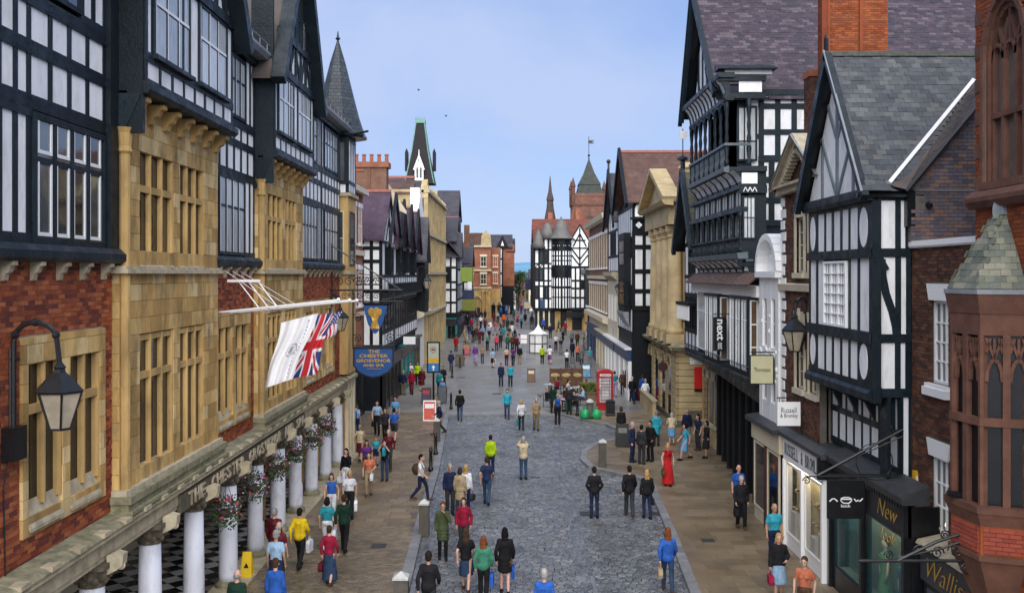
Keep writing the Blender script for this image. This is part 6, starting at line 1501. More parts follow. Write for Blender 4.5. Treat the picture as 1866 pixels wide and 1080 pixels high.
# trees down the hill
m_leaf = M('leaf_green', [(0.030,0.055,0.018),(0.045,0.078,0.024),(0.022,0.042,0.018),(0.06,0.09,0.03)], .7, 1, .3, 0, spec=.2)
m_bark = M('bark', (0.06,0.045,0.03), .9, 4, .3, .3)
def tree(x, y, z, h, r, label, group=None, nleaf=700, mat=None, lw=.35):
    t = thing('tree', label, 'tree', (x,y,z), group)
    mb = MB(); mb.tube([(x,y,z),(x+.1,y,z+h*.35),(x-.05,y,z+h*.7)],[.22,.16,.06],7)
    for k in range(6): a = k*1.05; mb.tube([(x,y,z+h*.3+k*.25),(x+r*.6*math.cos(a),y+r*.6*math.sin(a),z+h*.55+k*.3)],[.09,.03],5)
    mb.build('trunk', m_bark, t); mb = MB()
    cl = [(x+r*.6*math.cos(k*2.4)*rnd.random(), y+r*.6*math.sin(k*2.4)*rnd.random(), z+h*(.5+.42*rnd.random()), r*rnd.uniform(.32,.6)) for k in range(11)]
    for i in range(nleaf):
        cx,cyy,cz,cr = rnd.choice(cl); v = Vector((rnd.gauss(0,1),rnd.gauss(0,1),rnd.gauss(0,1))).normalized()*cr*rnd.uniform(.5,1.05)
        c_ = Vector((cx,cyy,cz))+v; a = Vector((rnd.gauss(0,1),rnd.gauss(0,1),rnd.gauss(0,1))).normalized()*lw*.5; b = a.orthogonal().normalized()*lw*.4
        mb._add([c_-a,c_-b,c_+a,c_+b],[(0,1,2,3)])
    mb.build('crown', mat or m_leaf, t)
tree(1.1,178,-.5,9.5,2.4,'green tree standing in the far street gap beside the dark timber building', nleaf=900)
tree(3.0,260,-6,10,4.0,'round dark tree far beyond the gap, left of the blue sign', nleaf=900, lw=.6)
tree(6.5,300,-7,13,4.5,'taller dark tree on the skyline of the gap', nleaf=900, lw=.7)
tree(-.5,172,0,5.0,1.5,'olive shrub like tree by the far left corner', nleaf=500, mat=M('olive_leaf', [(0.10,0.085,0.03),(0.075,0.08,0.03),(.12,.09,.04)], .8, 1, .3, 0, spec=.2))
# ================================================================= STREET FURNITURE, SIGNS, LAMPS
def gpt(px, py): X, Y = gp(px, py); return X, Y, (zg(Y)+.005 if Y > 57 or not ok_road(X, Y) else 0.0)
m_lampglass = M('lamp_glass', (0.42,0.36,0.27), .12, 3, .3, .1, 3, spec=.6, coat=.5)
def lantern(x, y, z, s, label, wall=None, top=.0, group='black wall lanterns'):
    """hexagonal hanging street lantern; z = bottom of the lantern, wall = X of the wall its bracket springs from"""
    t = thing('wall_lantern', label, 'street lamp', (x,y,z), group)
    mb = MB(); mb.lathe((x,y,z+.50*s),[(.31*s,0),(.33*s,.03*s),(.20*s,.17*s),(.09*s,.27*s),(.07*s,.32*s),(.09*s,.34*s),(.03*s,.42*s)],6)
    mb.build('lantern_hood', iron, t)
    MB().lathe((x,y,z+.03*s),[(.135*s,0),(.285*s,.47*s)],6).build('lantern_glass', m_lampglass, t)
    mb = MB(); mb.lathe((x,y,z),[(.15*s,0),(.15*s,.03*s)],6)
    for k in range(6):
        a = k*math.pi/3; mb.tube([(x+.142*s*math.cos(a),y+.142*s*math.sin(a),z+.02*s),(x+.30*s*math.cos(a),y+.30*s*math.sin(a),z+.51*s)],.014*s,4)
    mb.build('lantern_frame', iron, t)
    if wall is not None:
        d = 1 if x > wall else -1; zt = z+.95*s; R_ = abs(x-wall)/2-.04; cx = (x+wall)/2-.0*d
        pts = [(x,y,z+.9*s)]+[(cx+d*R_*math.cos(a), y, zt+.25*s+R_*.85*math.sin(a)) for a in [math.pi*i/10 for i in range(11)]]+[(wall+d*.04,y,zt-.9*s)]
        mb = MB(); mb.tube(pts,.035*s,7)
        for q in (2,6,10): mb.ball(pts[q],.06*s,6)
        mb.tube([(wall,y,zt),(wall+d*.12,y,zt)],.03*s,6); mb.build('bracket', iron, t)
    return t
lantern(-6.83,14.5,6.06,1.12,'large black wall lantern on the brick wall at the hotel near end',wall=-7.56)
lantern(8.25,28.0,6.15,1.2,'black lantern bracketed from the brick house beside the timber gable',wall=8.62)
lantern(-7.15,40,6.05,1.1,'black lantern hanging beyond the flags at the hotel corner',wall=-7.6)
lantern(8.95,49.5,5.95,1.1,'black lantern hanging before the giant columns of the bank',wall=9.3)
lantern(8.0,71,6.8,1.3,'lantern on the cream wall past the brown tiled roof',wall=8.3)
lantern(-7.1,80,7.2,1.3,'lantern on the white building beyond the row of gables',wall=-7.9)
SB = thing('speaker_box', 'small black box fixed to brick wall below the nearest lantern', 'box', (-7.5,14.4,5.8)); MB().box(wallL(-7.58),14.25,14.62,0,.2,5.62,6.12).build('housing', blackpaint, SB); MB().tube([(-7.57,14.42,5.62),(-7.57,14.3,5.2),(-7.57,14.35,3.9)],.012,4).tube([(-7.57,14.5,6.12),(-7.57,14.5,7.3)],.03,5).build('cable', iron, SB)
AB = thing('alarm_box', 'yellow alarm box on the corner of the brown brick house', 'alarm box', (9.1,21.9,3.7)); MB().poly(wallC(21.9),[(9.1,3.55),(9.36,3.55),(9.4,3.75),(9.3,3.95),(9.12,3.95)],.02,.14).build('housing', M('alarm_yellow', (.65,.36,.01), .4,3,.1,0), AB); MB().box(wallC(21.76),9.16,9.28,0,.01,3.68,3.84).build('emblem', whitepaint, AB)
# --- flags on poles from the hotel
def pole(y, z, x1, label):
    t = thing('flag_pole', label, 'flag pole', (-7.5,y,z), 'white flag poles on the hotel'); mb = MB(); mb.tube([(-7.6,y,z),(x1,y,z+.32)],.024,8).ball((x1,y,z+.33),.05,8); mb.build('pole', whitepaint, t)
    mb = MB(); mb.tube([(-7.55,y,z+1.15),(x1-1.6,y,z+.16)],.007,4); mb.build('stay', whitepaint, t)
pole(24.9,7.42,-4.5,'nearest white flag pole, carrying the white hotel flag'); pole(25.7,7.38,-4.35,'middle white flag pole, carrying the red white and blue flag'); pole(26.6,7.35,-4.3,'farthest white flag pole, carrying the starred flag')
t = thing('wall_rail', 'white horizontal rail with struts above the flag poles', 'rail', (-7.4,26,8)); mb = MB(); mb.tube([(-7.3,25,8.22),(-6.5,25,8.22)],.03,6)
mb = MB(); mb.box(WORLD,-7.4,-6.55,24.95,25.02,8.2,8.27); mb.build('rail', whitepaint, t)
for x in (-7.1,-6.85,-6.6): MB().tube([(x,25,8.2),(x+.55,24.95,7.5)],.018,5).build('strut', whitepaint, t)
def cloth_sheet(y, corners, nu, nv, colfn, label, name, mats, ripple=.10, ph=0):
    """hanging flag as a rippled thick sheet: corners (x,z) tl,tr,br,bl at depth y"""
    t = thing(name, label, 'flag', (corners[0][0],y,corners[0][1]))
    tl,tr,br,bl = [Vector((a,0,b)) for a,b in corners]; mb = MB(); vs = []
    for side in (0,.012):
        for j in range(nv+1):
            for i in range(nu+1):
                u, v = i/nu, j/nv; p = tl.lerp(tr,u).lerp(bl.lerp(br,u),v)
                p.y = y+side+ripple*math.sin(u*9+v*2.2+ph)*(.3+.7*v)+.05*math.sin(u*17+v*3); p.x += .03*math.sin(v*7+ph); vs.append(p)
    n1 = (nu+1)*(nv+1); fs = []; mi = []
    for j in range(nv):
        for i in range(nu):
            a = j*(nu+1)+i; c = colfn((i+.5)/nu,(j+.5)/nv); fs.append((a,a+1,a+nu+2,a+nu+1)); mi.append(c); fs.append((n1+a,n1+a+nu+1,n1+a+nu+2,n1+a+1)); mi.append(c)
    mb._add(vs, fs); mb.mi = mi; mb.sm = [True]*len(fs); mb.build('cloth', mats, t); return t
fw = M('flag_white', (.82,.82,.84), .7,2,.06,0); fr_ = M('flag_red', (.60,.02,.03), .7,2,.1,0); fb = M('flag_blue', (.03,.05,.22), .7,2,.1,0); fg = M('flag_grey_print', (.35,.36,.4), .7,2,.1,0)
def whitef(u, v):
    if abs(u-.78) < .03 and .08 < v < .55 and (int(v*60)%3): return 3
    if abs(u-.72) < .025 and .5 < v < .95 and (int(v*50)%3): return 3
    r_ = math.hypot((u-.58)*1.15, (v-.50)*1.6); 
    if .13 < r_ < .16 or (abs(u-.58) < .05 and abs(v-.5) < .05): return 3
    return 0
def unionj(u, v):
    x, y = u*2-1, v*2-1
    if abs(x) < .2 or abs(y) < .14: return 1
    if abs(x) < .32 or abs(y) < .24: return 0
    d = abs(abs(x)-abs(y))
    if d < .09: return 1
    if d < .24: return 0
    return 2
def stars(u, v):
    if v < .5: return 0 if (int(u*10)+int(v*16))%2 and (int(u*20)%2) else 2
    return 1 if int(u*7)%2 else 0
cloth_sheet(24.9,[(-5.99,7.15),(-5.02,7.40),(-5.70,5.70),(-6.42,5.46)],40,56,whitef,'white hotel flag with grey crest, nearest of the hanging flags','flag',[fw,fr_,fb,fg],.06)
cloth_sheet(25.7,[(-5.34,7.28),(-4.78,7.40),(-5.24,5.74),(-6.0,5.60)],56,56,unionj,'red, white and blue crossed flag hanging behind the white flag','flag',[fw,fr_,fb,fg],.07,1)
cloth_sheet(26.6,[(-5.21,7.30),(-4.72,7.38),(-4.92,6.72),(-5.25,6.55)],40,32,stars,'small starred flag with red stripes, farthest of the hanging flags','flag',[fw,fr_,fb,fg],.04,2)
cloth_sheet(26.2,[(-5.55,7.2),(-5.15,7.3),(-5.2,7.1),(-5.5,6.95)],10,8,lambda u,v: 1 if v<.5 else 2,'folded flag corner bunched on the middle pole','flag',[fw,fr_,fb,fg],.03,3)
# --- hanging flower baskets between the columns
m_pink = M('flower_petals', [(.55,.03,.12),(.30,.05,.38),(.65,.20,.35),(.5,.02,.04),(.65,.55,.6)], .6,3,.2,0)
m_fol = M('basket_foliage', [(.03,.06,.015),(.05,.09,.02),(.02,.04,.012)], .6,3,.3,0)
for i, y in enumerate((24.3,26.9,29.5,32.2,34.8,37.5)):
    x = -7.22; z = [2.45,2.5,2.52,2.5,2.5,2.5][i]; t = thing('flower_basket', ['pink and purple flower basket hung nearest beyond the third white column','second hanging flower basket from the near end of the arcade','third hanging flower basket under the raised letters','fourth hanging flower basket along the arcade','fifth hanging flower basket along the arcade','farthest hanging flower basket by the last column'][i], 'flower basket', (x,y,z), 'hanging baskets along the hotel arcade')
    mb = MB(); mb.smooth = True; mb.lathe((x,y,z-.2),[(.03,0),(.16,.06),(.24,.2)],10); mb.build('basket', m_bark, t)
    mb = MB(); 
    for a in (0,2.1,4.2): mb.tube([(x+.22*math.cos(a),y+.22*math.sin(a),z),(x,y,z+.75)],.008,3)
    mb.build('chain', iron, t); mf = MB(); ml = MB()
    for k in range(520):
        v = Vector((rnd.gauss(0,1),rnd.gauss(0,1),rnd.gauss(0,.8))).normalized()*rnd.uniform(.22,.42); c_ = Vector((x,y,z+.02))+v; c_.z -= .15*rnd.random() if v.z < 0 else 0
        a = Vector((rnd.gauss(0,1),rnd.gauss(0,1),rnd.gauss(0,1))).normalized()*.035; b = a.orthogonal().normalized()*.03
        (mf if (k%5==0 and v.z > -.15) else ml)._add([c_-a,c_-b,c_+a,c_+b],[(0,1,2,3)])
    mf.build('flowers', m_pink, t, kind='stuff'); ml.build('foliage', m_fol, t, kind='stuff')
# --- yellow wet floor sign
x, y, z = -7.25, 26.3, .16; t = thing('wet_floor_sign', 'yellow folding caution sign standing beside a white column base', 'caution sign', (x,y,z)); my = M('caution_yellow', (.75,.50,.01), .4,3,.08,0)
for s in (-1,1): MB()._add([(x-.16,y+s*.16,z),(x+.16,y+s*.16,z),(x+.12,y+s*.02,z+.66),(x-.12,y+s*.02,z+.66),(x-.16,y+s*.13,z),(x+.16,y+s*.13,z),(x+.12,y,z+.66),(x-.12,y,z+.66)],[(0,1,2,3),(7,6,5,4),(0,3,7,4),(1,5,6,2),(2,6,7,3),(0,4,5,1)]).build('panel', my, t)
MB().poly(Fr((x,y-.115,z+.25),(1,0,0),(0,-1,.2),(0,.2,1)),[(-.07,0),(.07,0),(0,.14)],0,.006).build('symbol', blackpaint, t)
# brass plaques on two columns
for y in (28.2,33.4): MB().box(wallR(-7.28),y-.1,y+.1,-.02,.01,1.2,1.9).build('plaque', M('brass', (.25,.16,.05), .4,3,.2,.1,metal=.6), H)
# --- big hotel sign with iron scroll bracket
def scroll(c, r0, turns, fr, th=.016, sgn=1, mb=None):
    pts = []
    for i in range(int(turns*12)+1):
        a = i*math.pi/6; r_ = r0*(1-i/(turns*12+2)); pts.append(fr.pt(c[0]+sgn*r_*math.cos(a), 0, c[1]+r_*math.sin(a)))
    mb.tube(pts, th, 4)
cs = wallC(40.0)
HS = thing('hanging_sign', 'blue shield shaped hotel sign with gold letters hanging over the pavement', 'sign', (-5.75,40,5)); 
shp = [(-6.58,5.36),(-4.94,5.36),(-4.94,4.62),(-5.15,4.35),(-5.5,4.18),(-5.76,4.12),(-6.05,4.18),(-6.38,4.35),(-6.58,4.62)]
MB().poly(cs,shp,-.05,.05).build('sign_board', M('hotel_blue', (0.01,0.07,0.25), .35,3,.12,.05), HS)
mb = MB()
for p, q in zip(shp, shp[1:]+shp[:1]): mb.beam(cs,p,q,.06,-.07,.08)
mb.build('sign_frame', blackpaint, HS)
for tx, a, b, c, d in (("THE",-5.98,-5.5,5.14,5.27),("CHESTER",-6.35,-5.15,4.95,5.09),("GROSVENOR",-6.48,-5.04,4.75,4.89),("AND SPA",-6.2,-5.32,4.57,4.69),("*****",-6.05,-5.45,4.44,4.50)): letters(tx,cs,a,b,c,d,.058,gold,HS,bold=.03)
WS_ = thing('hanging_sign', 'blue tapering sign with golden wheatsheaf above the hotel sign', 'sign', (-5.7,40,6.3))
MB().poly(cs,[(-6.2,7.1),(-5.2,7.1),(-5.4,6.35),(-5.6,6.0),(-5.7,5.93),(-5.8,6.0),(-6.0,6.35)],-.04,.04).build('sign_board', MATS['hotel_blue'], WS_)
mb = MB()
for k in range(60):
    a = math.pi*2*rnd.random(); r_ = math.sqrt(rnd.random()); mb.ball((-5.7+r_*.28*math.cos(a),39.93,6.83+r_*.17*math.sin(a)),.05,5,(1,.4,1.2))
for k in range(9): mb.tube([(-5.87+k*.042,39.93,6.15),(-5.78+k*.02,39.92,6.48),(-5.9+k*.05,39.93,6.8)],.028,5)
mb.box(cs,-5.8,-5.6,.04,.09,6.46,6.52); mb.build('wheatsheaf', gold, WS_)
IB = thing('iron_bracket', 'ornate wrought iron scroll bracket projecting from the hotel corner', 'bracket', (-6.3,40,7.6))
mb = MB()
for z, r_ in ((7.75,.045),(7.28,.03)): mb.tube([cs.pt(-7.6,0,z),cs.pt(-4.55,0,z)],r_,6)
mb.tube([cs.pt(-7.5,0,9.6),cs.pt(-4.7,0,7.8)],.03,6).tube([cs.pt(-7.5,0,7.1),cs.pt(-7.5,0,9.7)],.03,6).tube([cs.pt(-6.62,0,7.8),cs.pt(-6.62,0,5.3)],.03,6).tube([cs.pt(-4.9,0,8.3),cs.pt(-4.9,0,5.3)],.03,6).tube([cs.pt(-6.62,0,5.45),cs.pt(-4.9,0,5.45)],.025,6)
mb.build('frame', iron, IB); mb = MB()
for i in range(9): scroll((-7.3+i*.33,7.5),.15,1.6,cs,.016,1 if i%2 else -1,mb)
for i in range(5): scroll((-7.2+i*.4,8.1),.2,1.6,cs,.018,1 if i%2 else -1,mb)
for s in (-1,1):
    for z in (5.75,6.6): scroll((-5.76+s*.68,z),.2,1.7,cs,.018,s,mb)
mb.build('scrollwork', iron, IB, kind='stuff')
for x, z, lab in ((-7.35,28.0,''),): pass
# second near bracket (left, farther gables)
IB2 = thing('iron_bracket', 'dark scrolled iron bracket seen through to the timber wall under the purple roof', 'bracket', (-6.6,48,8)); c48 = wallC(48)
mb = MB(); mb.tube([c48.pt(-8.9,0,7.9),c48.pt(-6.5,0,7.9)],.04,6).tube([c48.pt(-8.9,0,8.6),c48.pt(-6.5,0,8.3)],.025,6)
for i in range(7): scroll((-8.6+i*.33,8.15),.16,1.6,c48,.018,1 if i%2 else -1,mb)
mb.build('scrollwork', iron, IB2, kind='stuff')
# --- right-hand hanging signs
def hangsign(x0,x1,z0,z1,Y,mat,label,wall,txts=(),tmat=None,frame=None,kind='hanging_sign'):
    t = thing(kind, label, 'sign', ((x0+x1)/2,Y,z0)); fr = wallC(Y); MB().box(fr,x0,x1,-.04,.04,z0,z1).build('sign_board', mat, t)
    mb = MB(); mb.tube([fr.pt(wall,0,z1+.12),fr.pt(x0 if wall > x0 else x1,0,z1+.12)],.02,5)
    for x in (x0+.1*(x1-x0),x1-.1*(x1-x0)): mb.tube([fr.pt(x,0,z1),fr.pt(x,0,z1+.12)],.012,4)
    mb.build('bracket', iron, t)
    if frame: MB().box(fr,x0-.03,x1+.03,-.03,.03,z0-.03,z0).box(fr,x0-.03,x1+.03,-.03,.03,z1,z1+.03).box(fr,x0-.03,x0,-.03,.03,z0,z1).box(fr,x1,x1+.03,-.03,.03,z0,z1).build('sign_frame', frame, t)
    for tx,a,b,c,d in txts: letters(tx,fr,x0+a*(x1-x0),x0+b*(x1-x0),z0+c*(z1-z0),z0+d*(z1-z0),.045,tmat or whitepaint,t)
    return t
NL = hangsign(7.22,8.06,2.82,3.70,22.0,blackpaint,'black square hanging sign with white swirled lettering over dress shop',8.9,txts=(("look",.36,.62,.30,.38),))
fr = wallC(22.0); mb = MB()
for pts in ([(7.26,3.22),(7.32,3.28),(7.38,3.28),(7.44,3.22)],[(7.52,3.27),(7.76,3.27)],[(7.52,3.23),(7.58,3.18),(7.70,3.18),(7.76,3.23),(7.76,3.28),(7.70,3.31),(7.58,3.31),(7.52,3.28),(7.52,3.23)],[(7.82,3.28),(7.87,3.22),(7.91,3.25),(7.95,3.22),(8.02,3.29)]):
    for p, q in zip(pts, pts[1:]): mb.beam(fr,p,q,.022,.04,.052)
mb.build('lettering', whitepaint, NL)
mb = MB(); mb.tube([fr.pt(6.75,0,3.78),fr.pt(9.0,0,3.78)],.018,5).tube([fr.pt(7.0,0,3.8),fr.pt(8.95,0,4.85)],.03,6).tube([fr.pt(7.05,0,3.85),fr.pt(8.95,0,4.7)],.015,4); scroll((6.75,3.68),.09,1.6,fr,.014,-1,mb); mb.tube([fr.pt(8.3+.42*math.cos(a*.3),0,4.12+.42*math.sin(a*.3)) for a in range(22)],.012,4); mb.build('scroll_bracket', iron, NL)
hangsign(7.98,8.48,5.38,6.72,38,blackpaint,'black vertical hanging sign with white lower case lettering',8.6)
f38 = wallC(38)
NX = [o for o in C.objects if o.get('label') == 'black vertical hanging sign with white lower case lettering'][0]
vf = Fr((8.23,38,6.05),(0,0,-1),(0,-1,0),(1,0,0)); letters('next',vf,-.58,.25,-.13,.13,.045,whitepaint,NX,bold=.02); letters('next',vf,.34,.6,-.1,.1,.045,whitepaint,NX)
hangsign(7.69,8.40,4.90,5.78,30.95,M('cream_sign', (.52,.50,.30), .5,3,.08,0),'cream square hanging sign with thin dark script lettering',8.6,txts=(("Thorntons",.14,.88,.42,.58),),tmat=stonedark,frame=blackpaint)
hangsign(7.73,8.40,4.0,4.69,28.0,whitepaint,'pale grey hanging sign of the shoe shop with two lines of text',8.7,txts=(("Russell",.16,.82,.55,.78),("& Bromley",.12,.88,.30,.52)),tmat=m_grey)
for (px0,px1,py0,py1,Y,mt,lab,wl,tx) in ((735,757,613,627,66,whitepaint,'small white hanging sign on the left beyond the hotel sign',-7.9,''),(839,861,487,513,110,m_green,'bright green hanging banner high on the left',-7.5,''),(842,866,545,566,118,M('olive_sign',(.16,.17,.02),.5,3,.2,0),'olive green hanging sign at far left',-7.5,''),(843,864,528,543,119,m_navy,'navy and white sign above the olive sign',-7.5,''),(957,970,509,528,150,m_navy,'navy hanging sign in the gap at the end of the street',3.5,''),(1091,1108,577,588,92,m_blue,'blue and white hanging sign below the brick terrace',7.9,''),(1104,1126,553,561,82,blackpaint,'small black hanging sign with pale letters on the brick terrace',7.9,''),(1118,1134,572,579,84,whitepaint,'white oval edged sign on the right below the lantern',7.9,''),(1117,1130,598,612,75,M('pale_blue_sign',(.1,.25,.4),.4,3,.1,0),'pale blue hanging sign right of the white pillars',7.9,''),(1133,1149,605,615,70,whitepaint,'white oval hanging sign near the purple sign',7.9,''),(1149,1166,641,652,66,m_purple,'purple hanging sign on the pale shopfront',7.9,''),(984,993,546,568,124,m_blue,'tall pale blue banner on the domed corner building',3.4,''),(1076,1090,565,580,105,stonedark,'dark shield shaped sign at the terrace end',8.0,''),(955,977,550,562,160,creampaint,'cream canopy board across the far street gap',3.4,'')):
    hangsign(wx(px0,Y),wx(px1,Y),wz(py1,Y),wz(py0,Y),Y,mt,lab,wl,txts=((tx,.1,.9,.3,.7),) if tx else (),tmat=(blackpaint if mt is whitepaint else whitepaint),kind='hanging_sign')
# ornate iron bracket in the lower right corner
IB3 = thing('iron_bracket', 'large ornate wrought iron bracket below the red stone oriel', 'bracket', (8.3,17.3,3.4)); f17 = wallC(17.2)
mb = MB(); mb.tube([f17.pt(6.2,0,3.28),f17.pt(8.6,0,3.28)],.03,6).tube([f17.pt(8.6,0,2.9),f17.pt(8.6,0,4.35)],.035,6).tube([f17.pt(6.9,0,3.28),f17.pt(7.6,0,3.62),f17.pt(8.1,0,3.78),f17.pt(8.6,0,4.1)],.03,6).tube([f17.pt(6.9,0,3.33),f17.pt(7.7,0,3.5),f17.pt(8.4,0,3.75)],.02,5)
for i,(u,v,r_) in enumerate(((7.3,3.46,.11),(7.62,3.42,.12),(7.95,3.46,.15),(8.28,3.5,.17),(8.25,3.88,.13),(8.45,3.1,.12),(8.15,3.12,.12),(7.75,3.74,.09),(6.75,3.38,.09))): scroll((u,v),r_,1.8,f17,.015,1 if i%2 else -1,mb)
mb.build('scrollwork', iron, IB3, kind='stuff'); MB().box(f17,7.9,8.5,-.05,.05,4.42,4.52).tube([f17.pt(7.8,0,4.5),f17.pt(8.5,0,4.3)],.06,6).build('lamp_arm', blackpaint, IB3)
# mannequin and display in the dress shop window
m_dress = M('green_dress', (.10,.28,.12), .6,4,.3,0)
for i,(y,c_) in enumerate(((22.6,m_dress),(21.5,M('teal_dress',(.02,.16,.2),.6,4,.3,0)))):
    t = thing('mannequin', ['mannequin in pale green dress in the dress shop window','mannequin in teal dress in the near bay of the dress shop'][i], 'mannequin', (8.78,y,.7)); mb = MB(); mb.smooth = True
    mb.lathe((8.78,y,.7),[(.20,0),(.17,.4),(.10,.72),(.14,1.0),(.15,1.12),(.05,1.2)],12); mb.build('dress', c_, t); mb = MB(); mb.smooth = True; mb.ball((8.78,y,2.08),.1,10,(.85,1,1.25)).tube([(8.78,y,1.85),(8.78,y,2.0)],.04,8).tube([(8.78,y-.17,1.78),(8.75,y-.22,1.45),(8.72,y-.16,1.2)],.035,6).tube([(8.78,y+.17,1.78),(8.75,y+.22,1.45),(8.74,y+.2,1.15)],.035,6); mb.build('figure', creampaint, t); MB().ball((8.81,y,2.12),.11,8,(.9,1,1.2)).build('wig', m_bark, t)
# --- bollards
def pillar(px, py, w_, h_, label, round_=False):
    X, Y, z = gpt(px, py); t = thing('stone_bollard', label, 'bollard', (X,Y,z), 'stone bollards with white caps'); m_p = M('bollard_stone', (.085,.075,.06), .8,6,.3,.4,25); m_cap = M('bollard_cap', (.50,.50,.48), .6,6,.25,.3,20)
    if round_:
        mb = MB(); mb.smooth = True; mb.lathe((X,Y,z),[(w_*.55,0),(w_*.5,.1),(w_*.5,h_-.15)],14); mb.build('shaft', m_p, t); mb = MB(); mb.smooth = True; mb.lathe((X,Y,z),[(w_*.62,h_-.15),(w_*.64,h_-.08),(w_*.3,h_+.04),(.02,h_+.08)],14); mb.build('cap', m_cap, t)
    else:
        MB().lathe((X,Y,z),[(w_*.707,0),(w_*.68,h_-.09),(w_*.6,h_-.07)],4,ph=math.pi/4).build('shaft', m_p, t); MB().lathe((X,Y,z),[(w_*.74,h_-.08),(w_*.74,h_-.03),(.02,h_+.09)],4,ph=math.pi/4).build('cap', m_cap, t)
pillar(773,977,.32,1.12,'square stone bollard with white cap at the left kerb step'); pillar(731,1140,.36,1.12,'nearest square stone bollard with white cap, at the bottom of the left kerb'); pillar(796,808,.32,1.1,'square stone bollard with white cap beside the red sandwich board'); pillar(1098,853,.32,1.1,'square stone bollard with white cap at the tip of the right pavement'); pillar(1075,765,.40,1.05,'round stone bollard with white cap between green rubbish bags',True)
for px, py, lab in ((785,862,'black bollard nearest on the left pavement'),(794,832,'black bollard in front of square stone bollard'),(822,748,'black bollard left of the man in black jacket'),(824,690,'black bollard beside the grey sandwich board on the left'),(838,672,'black bollard behind the grey sandwich board'),(845,657,'black bollard by the pink display stand'),(1052,760,'black bollard beside the cafe people'),(849,640,'far black bollard left of the walkers')):
    X, Y, z = gpt(px, py); t = thing('black_bollard', lab, 'bollard', (X,Y,z), 'slim black iron bollards'); mb = MB(); mb.smooth = True; mb.lathe((X,Y,z),[(.11,0),(.11,.12),(.075,.16),(.065,.8),(.085,.83),(.085,.88),(.06,.9),(.07,.96),(.03,1.02)],10); mb.build('post', blackpaint, t)
# green rubbish bags
m_gb = M('green_plastic', (.02,.36,.12), .35,6,.3,.6,12,spec=.5)
for px, lab in ((1066,'green rubbish bag on the left of the round bollard'),(1087,'green rubbish bag on the right of the round bollard')):
    X, Y, z = gpt(px, 766); t = MB(); t.smooth = True; t.lathe((X,Y,z),[(.18,0),(.27,.1),(.30,.25),(.25,.42),(.12,.54),(.05,.6),(.1,.68)],12)
    for i in range(len(t.v)): v = t.v[i]; t.v[i] = (v[0]+rnd.uniform(-.05,.05), v[1]+rnd.uniform(-.05,.05), v[2]+rnd.uniform(-.015,.015) if v[2] > z+.02 else v[2])
    t.build('rubbish_bag', m_gb, None, (X,Y,z), label=lab, category='rubbish bag', group='green rubbish bags')
# telephone box
X, Y, z = gpt(1102, 748); TB = thing('telephone_box', 'red telephone box with domed top beside the planter', 'telephone box', (X,Y,z)); m_tr = M('phone_red', (.42,.008,.012), .3,3,.15,.05,spec=.6)
fx = wallC(Y-.45)
mb = MB(); mb.box(WORLD,X-.47,X+.47,Y-.45,Y+.45,z,z+.12)
for sx in (-1,1):
    for sy in (-1,1): mb.box(WORLD,X+sx*.45-.05*(sx>0)-.03*(sx<0)+(.0),X+sx*.45+.03*(sx>0)+.05*(sx<0),Y+sy*.43-.05,Y+sy*.43+.03,z+.12,z+2.1)
mb.box(WORLD,X-.42,X+.42,Y-.42,Y+.42,z+.12,z+.42); mb.box(WORLD,X-.48,X+.48,Y-.46,Y+.46,z+2.0,z+2.28); mb.build('body', m_tr, TB)
mb = MB(); mb.smooth = False; n_ = 8; prof = [(.5*math.cos(a),.18*math.sin(a)) for a in [math.pi*i/n_ for i in range(n_+1)]]; mb.poly(wallC(Y),[(X+a,z+2.28+b) for a,b in prof],-.46,.46); mb.box(WORLD,X-.5,X+.5,Y-.48,Y+.48,z+2.26,z+2.30); mb.build('dome', m_tr, TB)
for fr, c_, o in ((wallC(Y-.45),X,'s'),(wallR(X-.46),Y,'l')):
    MB().box(fr,c_-.34,c_+.34,.0,.02,z+2.07,z+2.21).build('opal_sign', whitepaint, TB)
    letters('TELEPHONE',fr,c_-.3,c_+.3,z+2.1,z+2.18,.024,blackpaint,TB)
    for i in range(3):
        xs0 = [c_-.36,c_-.24,c_+.24,c_+.36]
        for j in range(8): piece('pane', glass_lit, fr, xs0[i]+.012, xs0[i+1]-.012, -.03,.0, z+.46+j*.19, z+.46+j*.19+.165, TB)
    mb = MB()
    for x_ in (c_-.24,c_+.24): mb.box(fr,x_-.012,x_+.012,-.02,.012,z+.42,z+2.0)
    for j in range(9): mb.box(fr,c_-.38,c_+.38,-.02,.010,z+.43+j*.19,z+.455+j*.19)
    mb.build('glazing_bars', m_tr, TB)
X, Y, z = gpt(1112, 760); t = thing('litter_bin', 'black litter bin in front of the telephone box', 'bin', (X,Y,z)); MB().lathe((X,Y,z),[(.36,0),(.38,.1),(.36,.12),(.36,.8),(.4,.84),(.2,.95)],4,ph=math.pi/4).build('body', blackpaint, t); MB().box(WORLD,X-.18,X+.18,Y-.285,Y-.26,z+.55,z+.72).build('opening', iron, t)
